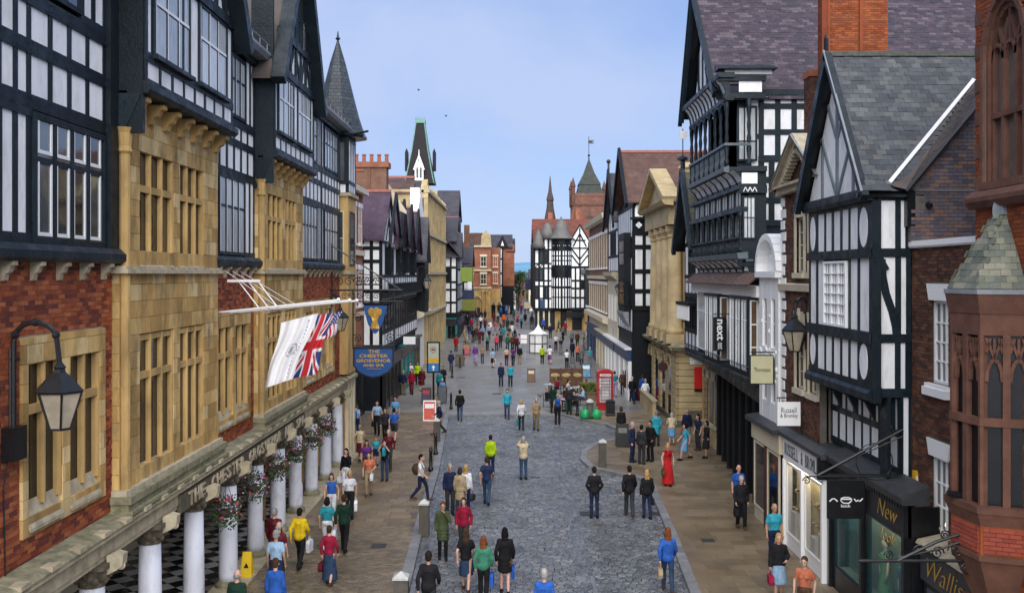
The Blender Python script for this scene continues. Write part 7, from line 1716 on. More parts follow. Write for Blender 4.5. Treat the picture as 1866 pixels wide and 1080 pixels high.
# sandwich boards
def aboard(px, py, w_, h_, mat, label, panel=None, txt=None, fm=None):
    X, Y, z = gpt(px, py); t = thing('sandwich_board', label, 'sandwich board', (X,Y,z))
    for s in (-1,1):
        fr = Fr((X,Y+s*.22,z),(1,0,0),Vector((0,s if s<0 else 1,.2)),Vector((0,-s*.18,h_)))
        MB().box(fr,-w_/2,w_/2,-.02,.02,0,h_).build('panel', fm or blackpaint, t)
        if s < 0: MB().box(fr,-w_/2+.05,w_/2-.05,.02,.028,.08,h_-.06).build('poster', mat, t)
        if s < 0 and panel: MB().box(fr,-w_/2+.1,w_/2-.1,.028,.034,h_*.62,h_*.84).build('print', panel, t)
        if s < 0 and txt: letters(txt,fr,-w_/2+.1,w_/2-.1,h_*.3,h_*.5,.03,whitepaint,t)
aboard(968,698,.64,1.05,M('brown_poster',(.16,.08,.04),.5,14,.6,0),'brown framed sandwich board alone in the middle of the street',panel=creampaint)
aboard(783,769,.72,1.15,M('coral_poster',(.60,.09,.06),.5,3,.2,0),'coral red sandwich board with white print on the left pavement',panel=whitepaint,fm=whitepaint)
aboard(777,737,.62,1.0,M('dark_poster',(.05,.03,.08),.4,10,.6,0),'dark blue and pink sandwich board behind the coral one',panel=m_red)
aboard(1134,817,.62,1.1,M('chalk_board',(.012,.015,.014),.6,9,.3,0),'black chalk menu board at the edge of the right pavement',panel=M('chalk_lines',(.2,.2,.18),.8,30,.6,0))
aboard(838,668,.8,1.0,stonedark,'grey sandwich board among black bollards on the left'); aboard(850,648,.75,1.1,M('pink_poster',(.5,.06,.12),.5,8,.5,0),'pink and green display board by the left walkers',panel=m_green)
aboard(1068,690,.75,1.15,M('blue_poster',(.12,.3,.45),.4,4,.4,0),'blue topped poster board behind the cafe screens',panel=whitepaint); aboard(1094,712,.5,.9,M('grey_poster',(.3,.32,.34),.4,4,.4,0),'pale board close to the telephone box'); aboard(806,737,.55,1.1,M('slate_poster',(.06,.07,.08),.4,4,.4,0),'slate grey board near the wheelchair')
# parking/ information totem
X, Y, z = gpt(790, 742); fr = wallC(Y); IS = thing('information_sign', 'tall information sign with round symbol and white arrow on blue, left pavement', 'sign', (X,Y,z))
zt, zb = wz(622,Y), wz(679,Y); MB().box(fr,X-.42,X+.42,-.08,.08,zb,zt).build('sign_frame', blackpaint, IS); MB().box(fr,X-.33,X+.33,.08,.095,zb+.1,zt-.1).build('panel', M('pale_green_panel',(.38,.42,.34),.4,3,.08,0), IS); MB().box(fr,X-.33,X+.33,.095,.105,zb+.62,zb+.95).build('panel', M('panel_yellow',(.55,.33,.03),.4,3,.08,0), IS); MB().box(fr,X-.33,X+.33,.095,.105,zb+.1,zb+.60).build('panel', M('panel_blue',(.02,.16,.42),.4,3,.08,0), IS)
mb = MB()
for i in range(14): a = i*math.pi/7; mb.beam(fr,(X+.17*math.cos(a),zt-.5+.17*math.sin(a)),(X+.17*math.cos(a+.45),zt-.5+.17*math.sin(a+.45)),.035,.095,.11)
mb.build('ring_symbol', m_red, IS); MB().box(fr,X-.1,X+.1,.095,.105,zt-.54,zt-.46).build('symbol', blackpaint, IS); MB().poly(fr,[(X-.12,zb+.33),(X+.12,zb+.33),(X,zb+.5)],.105,.115).box(fr,X-.035,X+.035,.105,.115,zb+.16,zb+.33).build('arrow', whitepaint, IS); MB().lathe((X,Y,z),[(.09,0),(.07,.2),(.06,zb-z)],8).build('post', blackpaint, IS)
# white pagoda kiosk
X, Y, z = gpt(981, 645); t = thing('kiosk', 'small white octagonal kiosk with pointed roof in the middle of the street', 'kiosk', (X,Y,z)); MB().lathe((X,Y,z),[(.92,0),(.92,1.85)],8,ph=.39).build('wall', whitepaint, t)
mb = MB()
for k in range(8): a = .39+k*math.pi/4; mb.tube([(X+.93*math.cos(a),Y+.93*math.sin(a),z),(X+.93*math.cos(a),Y+.93*math.sin(a),z+1.9)],.04,4)
for zz in (.05,.95,1.85): mb.lathe((X,Y,z+zz),[(.95,0),(.95,.08)],8,ph=.39)
mb.build('frame', blackpaint, t); MB().lathe((X,Y,z),[(1.05,1.9),(1.05,1.97),(.5,2.25),(.2,2.6),(.03,2.95)],8,ph=.39).build('roof', whitepaint, t)
# cafe: screens, planter, tables
def cafe_box(px0,px1,pyb,h_,d_): X0,Y_,z = gpt(px0,pyb); X1 = wx(px1,Y_); return X0,X1,Y_,z
X0,X1,Y_,z = cafe_box(1002,1063,712,1,1)
for i in range(3):
    a = X0+(X1-X0)*i/3; b = a+(X1-X0)/3-.04; t = thing('cafe_screen', ['brown cafe wind screen, left panel of the row','brown cafe wind screen, middle panel of the row','brown cafe wind screen, right panel of the row'][i], 'screen', ((a+b)/2,Y_,z), 'cafe wind screens'); fr = wallC(Y_)
    MB().box(fr,a,b,-.02,.02,.35,1.55).build('fabric', M('cafe_brown',(.10,.035,.018),.6,3,.4,.1,dirt=((.35,.25,.08),.5,2.5)), t); MB().box(fr,a-.03,a+.02,-.03,.03,.1,1.65).box(fr,b-.02,b+.03,-.03,.03,.1,1.65).box(fr,a,b,-.03,.03,1.55,1.62).build('frame', M('wood_frame',(.12,.06,.03),.5,3,.2,.1), t); MB().ball(((a+b)/2,Y_-.025,1.15),.2,10,(1.6,.1,.7)).build('printed_emblem', M('cream_text',(.45,.36,.16),.5,9,.5,0),t)
X0,X1,Y_,z = cafe_box(1056,1088,733,1,1)
t = thing('planter', 'stone planter with clipped yellow green hedge by the telephone box', 'planter', ((X0+X1)/2,Y_,z)); MB().box(WORLD,X0,X1,Y_,Y_+.8,z,z+.5).box(WORLD,X0-.05,X1+.05,Y_-.05,Y_+.85,z+.5,z+.58).build('trough', M('planter_stone',(.17,.12,.07),.8,5,.25,.3), t)
mb = MB(); 
for k in range(1500):
    c_ = Vector((rnd.uniform(X0+.05,X1-.05),rnd.uniform(Y_+.03,Y_+.75),z+.55+.62*rnd.random()**.6)); a = Vector((rnd.gauss(0,1),rnd.gauss(0,1),rnd.gauss(0,1))).normalized()*.05; b = a.orthogonal().normalized()*.04; mb._add([c_-a,c_-b,c_+a,c_+b],[(0,1,2,3)])
mb.build('hedge', M('hedge_leaf',[(.13,.15,.02),(.18,.2,.03),(.09,.11,.02)],.6,3,.25,0), t, kind='stuff'); MB().box(WORLD,X0+.1,X1-.1,Y_+.1,Y_+.7,z+.5,z+1.0).build('hedge_core', m_fol, t)
m_tab = M('table_top',(.45,.45,.45),.3,3,.1,0)
TABLES = []
for i,(px,py) in enumerate(((1014,745),(1030,752),(1045,742),(1052,728),(1000,722))):
    X, Y, z = gpt(px, py); t = thing('cafe_table', ['round cafe table left of the standing people','round cafe table in front of the brown screens','round cafe table near the black bollard','round cafe table beside the planter','round cafe table at the open left end of the screens'][i], 'table', (X,Y,z), 'round cafe tables'); MB().lathe((X,Y,z),[(.36,.72),(.36,.75)],16).build('tabletop', m_tab, t); MB().lathe((X,Y,z),[(.22,0),(.22,.02),(.03,.04),(.03,.72)],10).build('pedestal', iron, t)
    mb = MB(); mb.lathe((X+.1,Y-.05,z+.75),[(.035,0),(.045,.09)],8); mb.build('coffee_cup', whitepaint, None, (X+.1,Y-.05,z+.75), label=['white cup on the leftmost cafe table in the group','white cup on the table in front of the brown screens','white cup on the table near the black bollard','white cup on the table beside the planter','white cup on the table at the open left end'][i], category='cup', group='cups on the cafe tables'); TABLES.append((X,Y,z))
# railing by the bank and the shop corner
t = thing('railing', 'stone topped railing beside the bank corner and black arcade', 'railing', (9.5,49,0)); bb('base', m_bank, t, 9.62,9.78,45.6,48.5,.1,1.0); bb('rail', stonepale, t, 9.56,9.84,45.5,48.6,1.0,1.1)
t = thing('boundary_wall', 'low stone wall in front of the bank steps', 'wall', (8.7,57,0)); bb('wall_body', m_bank, t, 8.2,8.4,56,61.5,.1,1.0); bb('coping', stonepale, t, 8.14,8.46,55.9,61.6,1.0,1.1)
# horse standing far down the street
X, Y, z = gpt(969, 602); m_h = M('horse_coat',(.045,.035,.03),.6,3,.35,.1); hs = 1.12
mb = MB(); mb.smooth = True; t = thing('horse', 'dark horse with pale face standing far down the street beyond the kiosk', 'horse', (X,Y,z))
mb.ball((X,Y+.1,z+1.35),.33,10,(.85,1.3,.95)); mb.ball((X,Y+.85,z+1.38),.33,10,(.85,1.2,1)); mb.ball((X,Y+.5,z+1.33),.32,10,(.85,1.6,.95))
mb.tube([(X,Y-.15,z+1.45),(X,Y-.45,z+1.85),(X,Y-.6,z+2.1)],[.22,.15,.11],10); mb.tube([(X,Y-.5,z+2.12),(X,Y-.8,z+1.95),(X,Y-1.02,z+1.72)],[.12,.1,.065],10)
for s in (-1,1): mb.tube([(X+s*.06,Y-.52,z+2.18),(X+s*.08,Y-.53,z+2.34)],[.035,.01],5)
for sx in (-.17,.17):
    mb.tube([(X+sx,Y-.05,z+1.2),(X+sx,Y-.07,z+.62),(X+sx,Y-.04,z+.12),(X+sx,Y-.07,z+.0)],[.13,.065,.045,.07],8); mb.tube([(X+sx,Y+1.0,z+1.2),(X+sx,Y+.9,z+.85),(X+sx,Y+1.12,z+.55),(X+sx,Y+1.05,z+.12),(X+sx,Y+1.02,z+.0)],[.17,.10,.06,.045,.07],8)
mb.build('body', m_h, t); mb = MB(); mb.tube([(X,Y+1.18,z+1.5),(X,Y+1.35,z+1.2),(X,Y+1.32,z+.6)],[.04,.08,.03],6); mb.build('tail', iron, t); mb = MB(); mb.tube([(X,Y-.62,z+2.05),(X,Y-.92,z+1.9)],.05,6); mb.build('blaze', whitepaint, t)
# gulls and pigeons
def bird(x,y,z,s,label,mat,fly=False,rot=0):
    t = thing('bird', label, 'bird', (x,y,z)); mb = MB(); mb.smooth = True; mb.ball((x,y,z+.07*s),.05*s,8,(1.7,1,1)); mb.ball((x-.09*s,y,z+.12*s),.03*s,6); mb.build('body', mat, t)
    if fly:
        for q in (-1,1): MB().poly(Fr((x,y,z+.08*s),(0,1,0),(0,0,1),(1,0,0)),[(q*.0,-.04*s),(q*.3*s,.0),(q*.3*s,.04*s),(0,.05*s)],0,.01).build('wing', mat, t)
    else: MB().tube([(x,y,z),(x,y,z+.05*s)],.006,4).build('leg', mat, t)
m_gull = M('gull',(.12,.12,.13),.7,3,.1,0)
X,Y,z = gpt(984,726); bird(X,Y,z,1.6,'dark pigeon on the paving in front of the cafe',m_gull)
X,Y,z = gpt(868,669); bird(X,Y,z,1.6,'pigeon on the paving by the far walkers',m_gull)
bird(wx(763,60),60,wz(166,60),.9,'bird flying high left in the sky',m_gull,True); bird(wx(813,70),70,wz(213,70),1.0,'bird flying lower in the middle of the sky',m_gull,True)
# ================================================================= PEOPLE
def remeshed(mb, vox, name, mat, dec=0.3, smooth=3):
    me = mb.mesh(name, mat); o = bpy.data.objects.new(name, me); C.objects.link(o)
    r = o.modifiers.new('r','REMESH'); r.mode = 'VOXEL'; r.voxel_size = vox; r.use_smooth_shade = True
    if smooth: s_ = o.modifiers.new('s','SMOOTH'); s_.factor = .5; s_.iterations = smooth
    if dec < 1: d = o.modifiers.new('d','DECIMATE'); d.ratio = dec
    dg = bpy.context.evaluated_depsgraph_get(); m2 = bpy.data.meshes.new_from_object(o.evaluated_get(dg)); m2.name = name
    bpy.data.objects.remove(o); bpy.data.meshes.remove(me)
    if not m2.materials: m2.materials.append(mat)
    m2.polygons.foreach_set('use_smooth', [True]*len(m2.polygons)); return m2
def limb(mb, a, b, r0, r1, seg=10):
    a, b = Vector(a), Vector(b); mb.tube([a, a.lerp(b,.35), b],[r0, (r0*1.02+r1*.25)/1.25, r1],seg); mb.ball(a,r0,8); mb.ball(b,r1,8)
V = Vector
def jj(**k): return k
def pose(name):
    """joint positions of a 1.72 m figure facing -Y; L is x > 0"""
    P = dict(hd=V((0,-.02,1.6)), nk=V((0,.01,1.45)), ch=V((0,0,1.25)), wa=V((0,0,1.07)), pe=V((0,0,.95)),
             sL=V((.152,0,1.375)), sR=V((-.152,0,1.375)), eL=V((.212,.03,1.11)), eR=V((-.212,.03,1.11)), wL=V((.222,-.05,.87)), wR=V((-.222,-.05,.87)),
             hL=V((.09,0,.93)), hR=V((-.09,0,.93)), kL=V((.095,-.02,.50)), kR=V((-.095,-.02,.50)), aL=V((.10,.02,.09)), aR=V((-.10,.02,.09)), curl=.5)
    if name == 'walk': P.update(kL=V((.09,-.20,.52)),aL=V((.09,-.26,.10)),kR=V((-.09,.03,.51)),aR=V((-.09,.33,.17)),eL=V((.23,.14,1.15)),wL=V((.22,.13,.90)),eR=V((-.23,-.06,1.13)),wR=V((-.2,-.24,.95)))
    if name == 'stroll': P.update(kL=V((.09,-.11,.51)),aL=V((.09,-.10,.09)),kR=V((-.09,.0,.50)),aR=V((-.09,.18,.11)),eL=V((.24,.08,1.13)),wL=V((.23,.02,.88)),eR=V((-.24,-.02,1.12)),wR=V((-.22,-.14,.9)))
    if name == 'fold': P.update(eL=V((.25,-.03,1.12)),wL=V((.02,-.19,1.12)),eR=V((-.25,-.03,1.12)),wR=V((-.04,-.17,1.08)))
    if name == 'pocket': P.update(eL=V((.27,.06,1.12)),wL=V((.19,-.08,.94)),eR=V((-.27,.06,1.12)),wR=V((-.19,-.08,.94)))
    if name == 'photo': P.update(eL=V((.23,-.20,1.30)),wL=V((.09,-.24,1.52)),eR=V((-.23,-.20,1.30)),wR=V((-.09,-.24,1.52)))
    if name == 'chin': P.update(eL=V((.22,-.12,1.15)),wL=V((.05,-.17,1.42)),kL=V((.09,-.1,.51)),aL=V((.09,-.1,.09)))
    if name == 'bag': P.update(eL=V((.26,.04,1.13)),wL=V((.17,-.15,1.07)),kR=V((-.09,-.1,.51)),aR=V((-.09,-.06,.09)),kL=V((.09,.02,.5)),aL=V((.09,.18,.11)))
    if name == 'stoop':
        P.update(hd=V((0,-.24,1.48)),nk=V((0,-.14,1.37)),ch=V((0,-.06,1.2)),sL=V((.17,-.10,1.30)),sR=V((-.17,-.10,1.30)),eL=V((.24,-.16,1.05)),eR=V((-.24,-.16,1.05)),wL=V((.14,-.32,.98)),wR=V((-.14,-.32,.98)))
    if name == 'sit':
        d = V((0,0,-.47))
        for k in ('hd','nk','ch','wa','pe','sL','sR','eL','eR'): P[k] = P[k]+d
        P.update(hL=V((.09,0,.47)),hR=V((-.09,0,.47)),kL=V((.12,-.42,.50)),kR=V((-.12,-.42,.50)),aL=V((.12,-.40,.09)),aR=V((-.12,-.36,.09)),wL=V((.12,-.28,.68)),wR=V((-.12,-.28,.68)))
    if name == 'push': P.update(kL=V((.09,-.18,.52)),aL=V((.09,-.24,.10)),kR=V((-.09,.03,.51)),aR=V((-.09,.3,.16)),eL=V((.22,-.14,1.14)),wL=V((.18,-.40,1.05)),eR=V((-.22,-.14,1.14)),wR=V((-.18,-.40,1.05)))
    return P
def torso(mb, P, g, bust=0, low=True):
    ch, wa, pe = P['ch'], P['wa'], P['pe']
    mb.ball(ch+V((0,.005,.02)),.165+g,12,(1,.68,1.02)); mb.ball(wa,.14+g,12,(1,.74,.95)); mb.ball((ch+wa)/2,.15+g,12,(1,.72,.9))
    if low: mb.ball(pe,.158+g,12,(1,.76,.78))
    limb(mb, P['sL'], P['sR'], .052+g*.8, .052+g*.8); mb.tube([P['nk']-V((0,0,.14)), P['nk']-V((0,0,.06)), P['nk']],[.12+g,.075+g*.7,.05+g*.5],10)
    for s in 'LR': mb.tube([P['nk']-V((0,0,.05)), P['s'+s]+V((0,0,.01))],[.05+g*.6,.045+g*.8],8)
    if bust:
        for s in (-1,1): mb.ball(ch+V((s*.065,-.072,-.0)),.066+g*.4,8)
def body_mesh(P, name):
    mb = MB(); hd = P['hd']
    mb.ball(hd+V((0,0,.03)),.098,12,(.78,.98,1.05)); mb.ball(hd+V((0,-.022,-.045)),.07,10,(.82,.95,1.0)); mb.ball(hd+V((0,-.045,-.085)),.035,8,(1,.8,.7))
    mb.tube([hd+V((0,-.092,.03)),hd+V((0,-.118,-.012))],[.010,.016],6); mb.ball(hd+V((0,-.114,-.012)),.016,6); mb.ball(hd+V((0,-.088,-.052)),.02,6,(1.1,.5,.45))
    for s in (-1,1): mb.ball(hd+V((s*.08,.0,.0)),.026,6,(.45,.8,1.15))
    limb(mb, P['nk']-V((0,0,.06)), hd-V((0,-.02,.07)), .056, .05)
    torso(mb, P, 0)
    for s in ('L','R'):
        sx = 1 if s == 'L' else -1
        limb(mb, P['s'+s], P['e'+s], .05, .037); limb(mb, P['e'+s], P['w'+s], .038, .026)
        d = (P['w'+s]-P['e'+s]).normalized(); side = V((sx,0,0)); side = (side-d*side.dot(d)).normalized(); nrm = d.cross(side)
        pc = P['w'+s]+d*.045; mb.tube([P['w'+s],pc,P['w'+s]+d*.085],[.024,.033,.030],8)
        fwd = V((0,-1,0)); fwd = (fwd-d*fwd.dot(d)); fwd = fwd.normalized() if fwd.length > .1 else nrm
        acr = d.cross(fwd).normalized()
        for q, ln in enumerate((.062,.072,.068,.052)):      # four fingers across the palm, curled towards the body
            b0 = P['w'+s]+d*.085+fwd*(.033-.022*q); b1 = b0+d*ln*.55-side*.008; b2 = b1+(d*.6-side*.8).normalized()*ln*.55
            mb.tube([b0-d*.02,b0,b1,b2],[.012,.0115,.0105,.009],6); mb.ball(b2,.009,5)
        t0 = P['w'+s]+d*.03+fwd*.03; t1 = t0+(d+fwd*.9).normalized()*.04; t2 = t1+(d-side*.3).normalized()*.03; mb.tube([t0-fwd*.01,t0,t1,t2],[.015,.0135,.012,.010],6); mb.ball(t2,.01,5)
        limb(mb, P['h'+s], P['k'+s], .083, .052); limb(mb, P['k'+s], P['a'+s], .053, .036); mb.ball(P['k'+s].lerp(P['a'+s],.3)+V((0,.018,0)),.046,8,(.85,1,1.4))
        a = P['a'+s]; mb.tube([a+V((0,.03,-.05)),a+V((0,-.06,-.055)),a+V((0,-.15,-.07))],[.036,.036,.024],8)
    return remeshed(mb, .0105, name, SKIN, .22, 2)
SKIN = M('skin', (.50,.30,.21), .5, 6, .08, .05, 40, spec=.35)
POSES = {}
def pose_meshes(name):
    if name in POSES: return POSES[name]
    P = pose(name); D = {'P': P, 'body': body_mesh(P, 'body')}
    def mk(key, fn, vox=.019, dec=.45):
        mb = MB(); fn(mb); D[key] = remeshed(mb, vox, key, SKIN, dec, 3)
    def sleeves(mb, g, full):
        for s in ('L','R'):
            if full: limb(mb, P['s'+s], P['e'+s], .054+g, .046+g); limb(mb, P['e'+s], P['w'+s], .046+g, .036+g)
            else: limb(mb, P['s'+s], P['s'+s].lerp(P['e'+s],.62), .06+g, .056+g)
    dn = V((0,0,-.09))
    def jack(mb): torso(mb, P, .03); sleeves(mb, .006, True); mb.ball(P['pe']+V((0,0,-.03)),.185,12,(1,.76,.72))
    def tee(mb): torso(mb, P, .014, True); sleeves(mb, .004, False)
    def swt(mb): torso(mb, P, .016, True); sleeves(mb, -.002, True)
    def vest(mb): torso(mb, P, .010)
    sitting = name == 'sit'
    def coat(mb):
        jack(mb)
        if not sitting:
            for z0,r_ in ((.9,.185),(.8,.19),(.7,.195),(.62,.2)): mb.ball(V((P['pe'].x,(P['kL'].y+P['kR'].y)*.25*(1-(z0-.5)/.45),z0)),r_,12,(1,.8,.5))
    def trou(mb):
        mb.ball(P['pe'],.17,12,(1,.8,.8))
        for s in ('L','R'): limb(mb, P['h'+s], P['k'+s], .095, .07); limb(mb, P['k'+s], P['a'+s]+V((0,.01,-.015)), .072, .064)
    def slim(mb):
        mb.ball(P['pe'],.166,12,(1,.78,.8))
        for s in ('L','R'): limb(mb, P['h'+s], P['k'+s], .09, .064); limb(mb, P['k'+s], P['a'+s]+V((0,.01,-.015)), .066, .054); mb.ball(P['k'+s].lerp(P['a'+s],.3)+V((0,.018,0)),.062,8,(.95,1,1.6))
    def shorts(mb):
        mb.ball(P['pe'],.17,12,(1,.8,.8))
        for s in ('L','R'): limb(mb, P['h'+s], P['h'+s].lerp(P['k'+s],.75), .098, .085)
    def skirt(mb, zb=.48, r1=.21):
        if sitting: return trou(mb)
        k = 6; mid = (P['kL'].y+P['kR'].y)/2; sp_ = abs(P['kL'].y-P['kR'].y)*.5
        for i in range(14):
            t = i/13; z_ = 1.03+(zb-1.03)*t; r_ = .145+(r1-.145)*t**.7; mb.ball(V((0,mid*t,z_)),r_,12,(1,(.78+sp_*t*1.2),.35))
    D['_mk'] = {'jacket': jack, 'tshirt': tee, 'sweater': swt, 'trousers': trou, 'jeans': slim, 'vest': vest, 'coat': coat, 'shorts': shorts, 'skirt': skirt, 'longskirt': lambda mb: skirt(mb,.16,.25), 'dress': lambda mb: (vest(mb), skirt(mb,.45,.22)), 'longdress': lambda mb: (vest(mb), skirt(mb,.13,.26))}
    D['_mkf'] = mk
    def shoe(s):
        mb = MB(); a = P['a'+s]; mb.tube([a+V((0,.045,-.045)),a+V((0,-.05,-.045)),a+V((0,-.15,-.06)),a+V((0,-.20,-.068))],[.045,.047,.040,.018],8); mb.tube([a+V((0,.02,.0)),a+V((0,.02,-.05))],[.048,.045],8); mb.box(WORLD,a.x-.042,a.x+.042,a.y-.19,a.y+.07,a.z-.095,a.z-.065)
        mb.smooth = True; me = mb.mesh('shoe', SKIN); return me
    D['shoeL'] = shoe('L'); D['shoeR'] = shoe('R')
    POSES[name] = D; return D
def get(D, key):
    if key not in D: D['_mkf'](key, D['_mk'][key])
    return D[key]
HAIR = {}
def hair_mesh(kind):
    if kind in HAIR: return HAIR[kind]
    mb = MB()      # head centre at origin
    mb.ball((0,.018,.055),.105,12,(.82,.98,1.0))
    if kind == 'short': mb.ball((0,.05,.0),.085,10,(.95,.75,1.0))
    if kind == 'balding': mb = MB(); mb.ball((0,.062,-.01),.074,10,(1.12,.62,.9))
    if kind == 'bob': mb.ball((0,.045,-.02),.10,10,(1.0,.8,1.15)); [mb.ball((s*.07,.0,-.03),.045,8,(.7,1,1.5)) for s in (-1,1)]
    if kind == 'long': mb.ball((0,.05,-.03),.095,10,(1.05,.75,1.2)); mb.ball((0,.07,-.17),.085,10,(1.2,.6,1.4)); mb.ball((0,.075,-.28),.06,10,(1.2,.6,1.2)); [mb.ball((s*.075,.01,-.06),.04,8,(.7,1,1.9)) for s in (-1,1)]
    if kind == 'bun': mb.ball((0,.05,.0),.085,10,(.95,.75,1.0)); mb.ball((0,.12,.05),.045,8)
    if kind == 'cap': mb = MB(); mb.ball((0,.0,.06),.108,12,(.85,1.0,.8)); mb.ball((0,-.1,.045),.06,8,(1,1.1,.22))
    if kind == 'tail': mb.ball((0,.05,.0),.085,10,(.95,.75,1.0)); mb.tube([(0,.12,.03),(0,.16,-.05),(0,.13,-.2)],[.03,.035,.012],8)
    HAIR[kind] = remeshed(mb, .013, 'hair', SKIN, .5, 2); return HAIR[kind]
CL = {}
def cloth(c, rough=.85):
    k = tuple(c)
    if k not in CL: CL[k] = M('cloth_%d' % len(CL), [tuple(x*.8 for x in c), tuple(min(1,x*1.15+.004) for x in c)], rough, 11, .34, 1.0, 10, spec=.2, stretch=(1,1,.55))
    return CL[k]
def addpart(name, me, mat, parent, loc=None, sc=1):
    o = bpy.data.objects.new(name, me); C.objects.link(o); o.parent = parent
    if loc is not None: o.location = loc
    o.material_slots[0].link = 'OBJECT'; o.material_slots[0].material = mat; return o
EYE = MB(); EYE.ball((0,0,0),.011,6); EYEM = EYE.mesh('eye', SKIN); m_eye = M('eye_dark',(.02,.015,.012),.2,3,0,0)
COLS = dict(black=(.010,.010,.012), charcoal=(.028,.030,.034), navy=(.012,.020,.06), denim=(.030,.060,.12), blue=(.02,.09,.36), sky=(.12,.32,.55), lightblue=(.30,.45,.62), teal=(.02,.22,.26), turquoise=(.03,.32,.42), green=(.03,.12,.06), darkgreen=(.008,.035,.022), olive=(.07,.09,.04), red=(.42,.012,.014), crimson=(.26,.008,.035), maroon=(.10,.008,.014), pink=(.55,.07,.13), purple=(.12,.03,.20), orange=(.75,.12,.015), coral=(.50,.15,.08), yellow=(.70,.48,.01), hivis=(.42,.62,.01), white=(.72,.73,.76), cream=(.50,.42,.28), beige=(.33,.25,.15), brown=(.08,.042,.022), grey=(.16,.17,.18), khaki=(.17,.14,.08), lilac=(.38,.30,.5), seagreen=(.05,.22,.14))
HC_ = dict(dark=(.012,.008,.006), brown=(.05,.025,.012), blond=(.42,.27,.10), ginger=(.16,.045,.012), grey=(.28,.27,.26), white=(.36,.35,.33), black=(.006,.005,.005))
SK = [M('skin_light',(.55,.33,.24),.5,6,.08,.05,40,spec=.35), M('skin_tan',(.42,.24,.15),.5,6,.08,.05,40,spec=.35), M('skin_pink',(.56,.31,.24),.5,6,.08,.05,40,spec=.35)]
NP = [0]
NM = dict(tshirt='t_shirt', longskirt='skirt', longdress='dress')
def person(px, py, ang, pz, top, bot, hair, label, h=None, bag=None, near=None, z=None, xy=None, group=None, backpack=None):
    X, Y, zz = gpt(px, py) if xy is None else (*xy, .105)
    if z is not None: zz = z
    if h is None: h = 1.66+.07*((NP[0]*37) % 10)/10
    if hair and hair[0] == 'balding' and abs(ang) > 120 and hair[1] == 'white': hair = ('short','white')
    sc = h/1.72; D = pose_meshes(pz); P = D['P']; NP[0] += 1
    b = bpy.data.objects.new('person', D['body']); C.objects.link(b); b.location = (X,Y,zz+.005); b.rotation_euler = (0,0,math.radians(ang)); b.scale = (sc,)*3
    b.material_slots[0].link = 'OBJECT'; b.material_slots[0].material = SK[NP[0] % 3]
    clean(b, label=label, category='person', group=group)
    tk, tc = top
    if bot: addpart(NM.get(bot[0],bot[0]), get(D,bot[0]), cloth(COLS[bot[1]]), b)
    addpart(NM.get(tk,tk), get(D,tk), cloth(COLS[tc]), b)
    sm_ = cloth(COLS['black'] if NP[0] % 3 else COLS['brown'])
    addpart('shoe', D['shoeL'], sm_, b); addpart('shoe', D['shoeR'], sm_, b)
    if hair: addpart('hair' if hair[0] != 'cap' else 'hat', hair_mesh(hair[0]), cloth(HC_.get(hair[1], COLS.get(hair[1],(.02,.02,.02)))), b, P['hd'])
    if py > 770 and abs(ang) < 120:
        for s in (-1,1): addpart('eye', EYEM, m_eye, b, P['hd']+V((s*.033,-.086,.025)))
    R_ = Matrix.Rotation(math.radians(ang),3,'Z')
    def wp(v): return V((X,Y,zz))+R_@(v*sc)
    if bag:
        kind, col, side, blab = bag
        hp = wp(P['w'+side]+(P['w'+side]-P['e'+side]).normalized()*.10); mt = cloth(COLS[col], .5)
        t = thing('shopping_bag' if kind == 'carrier' else 'handbag', blab, 'bag', hp-V((0,0,.42)))
        fr = Fr(hp, R_@V((0,-1,0)), R_@V((1,0,0))); mb = MB()
        if kind == 'carrier': mb.poly(fr,[(-.15,-.45),(.15,-.45),(.17,-.2),(.12,-.12),(-.12,-.12),(-.17,-.2)],-.05,.05)
        else: mb.poly(fr,[(-.16,-.34),(.16,-.34),(.18,-.25),(.14,-.12),(-.14,-.12),(-.18,-.25)],-.06,.06)
        mb.build('bag_body', mt, t); mb = MB(); mb.tube([fr.pt(-.08,0,-.13),fr.pt(-.04,0,.0),fr.pt(.04,0,.0),fr.pt(.08,0,-.13)],.009,5); mb.build('handle', mt, t)
    if backpack:
        col, blab = backpack; c_ = wp(V((0,.19,1.18))); fr = Fr(c_, R_@V((1,0,0)), R_@V((0,1,0))); t = thing('backpack', blab, 'backpack', c_-V((0,0,.25)))
        mb = MB(); mb.smooth = True; mb.ball(c_,.19,10,(.8,.8,1.15)); mb.build('bag_body', cloth(COLS[col], .6), t); mb = MB()
        for s in (-1,1): mb.tube([fr.pt(s*.1,-.02,.18),fr.pt(s*.13,-.22,.26),fr.pt(s*.13,-.32,.05)],.018,5)
        mb.build('strap', cloth(COLS[col], .6), t)
    return b
p = person
A_, T_, Lf, Rt = 180, 0, -90, 90
# ---- nearest
p(781,1142,175,'walk',('jacket','black'),('trousers','charcoal'),('short','dark'),'man in black suit at the lowest edge between kerb and road',h=1.78)
p(992,1176,170,'stand',('jacket','blue'),('trousers','navy'),('balding','white'),'white haired person in blue jacket cut off by the bottom edge',h=1.72)
p(600,1071,172,'stroll',('sweater','crimson'),('longskirt','denim'),('short','brown'),'woman in crimson cardigan and long blue skirt on left pavement',h=1.55,bag=('hand','maroon','L','maroon handbag held by the woman in crimson cardigan'))
p(596,1012,180,'stroll',('tshirt','teal'),('trousers','white'),('bob','dark'),'woman in teal top and white trousers with shoulder bag',h=1.62,bag=('carrier','white','R','white bag held by the woman in teal top'))
p(627,1012,178,'walk',('jacket','darkgreen'),('jeans','black'),('short','brown'),'person in dark green jacket walking away on left pavement',h=1.70)
p(604,957,4,'stroll',('vest','blue'),('trousers','white'),('bob','brown'),'woman in bright blue sleeveless top and white trousers',h=1.62,bag=('carrier','lightblue','R','pale blue carrier bag of the woman in blue sleeveless top'))
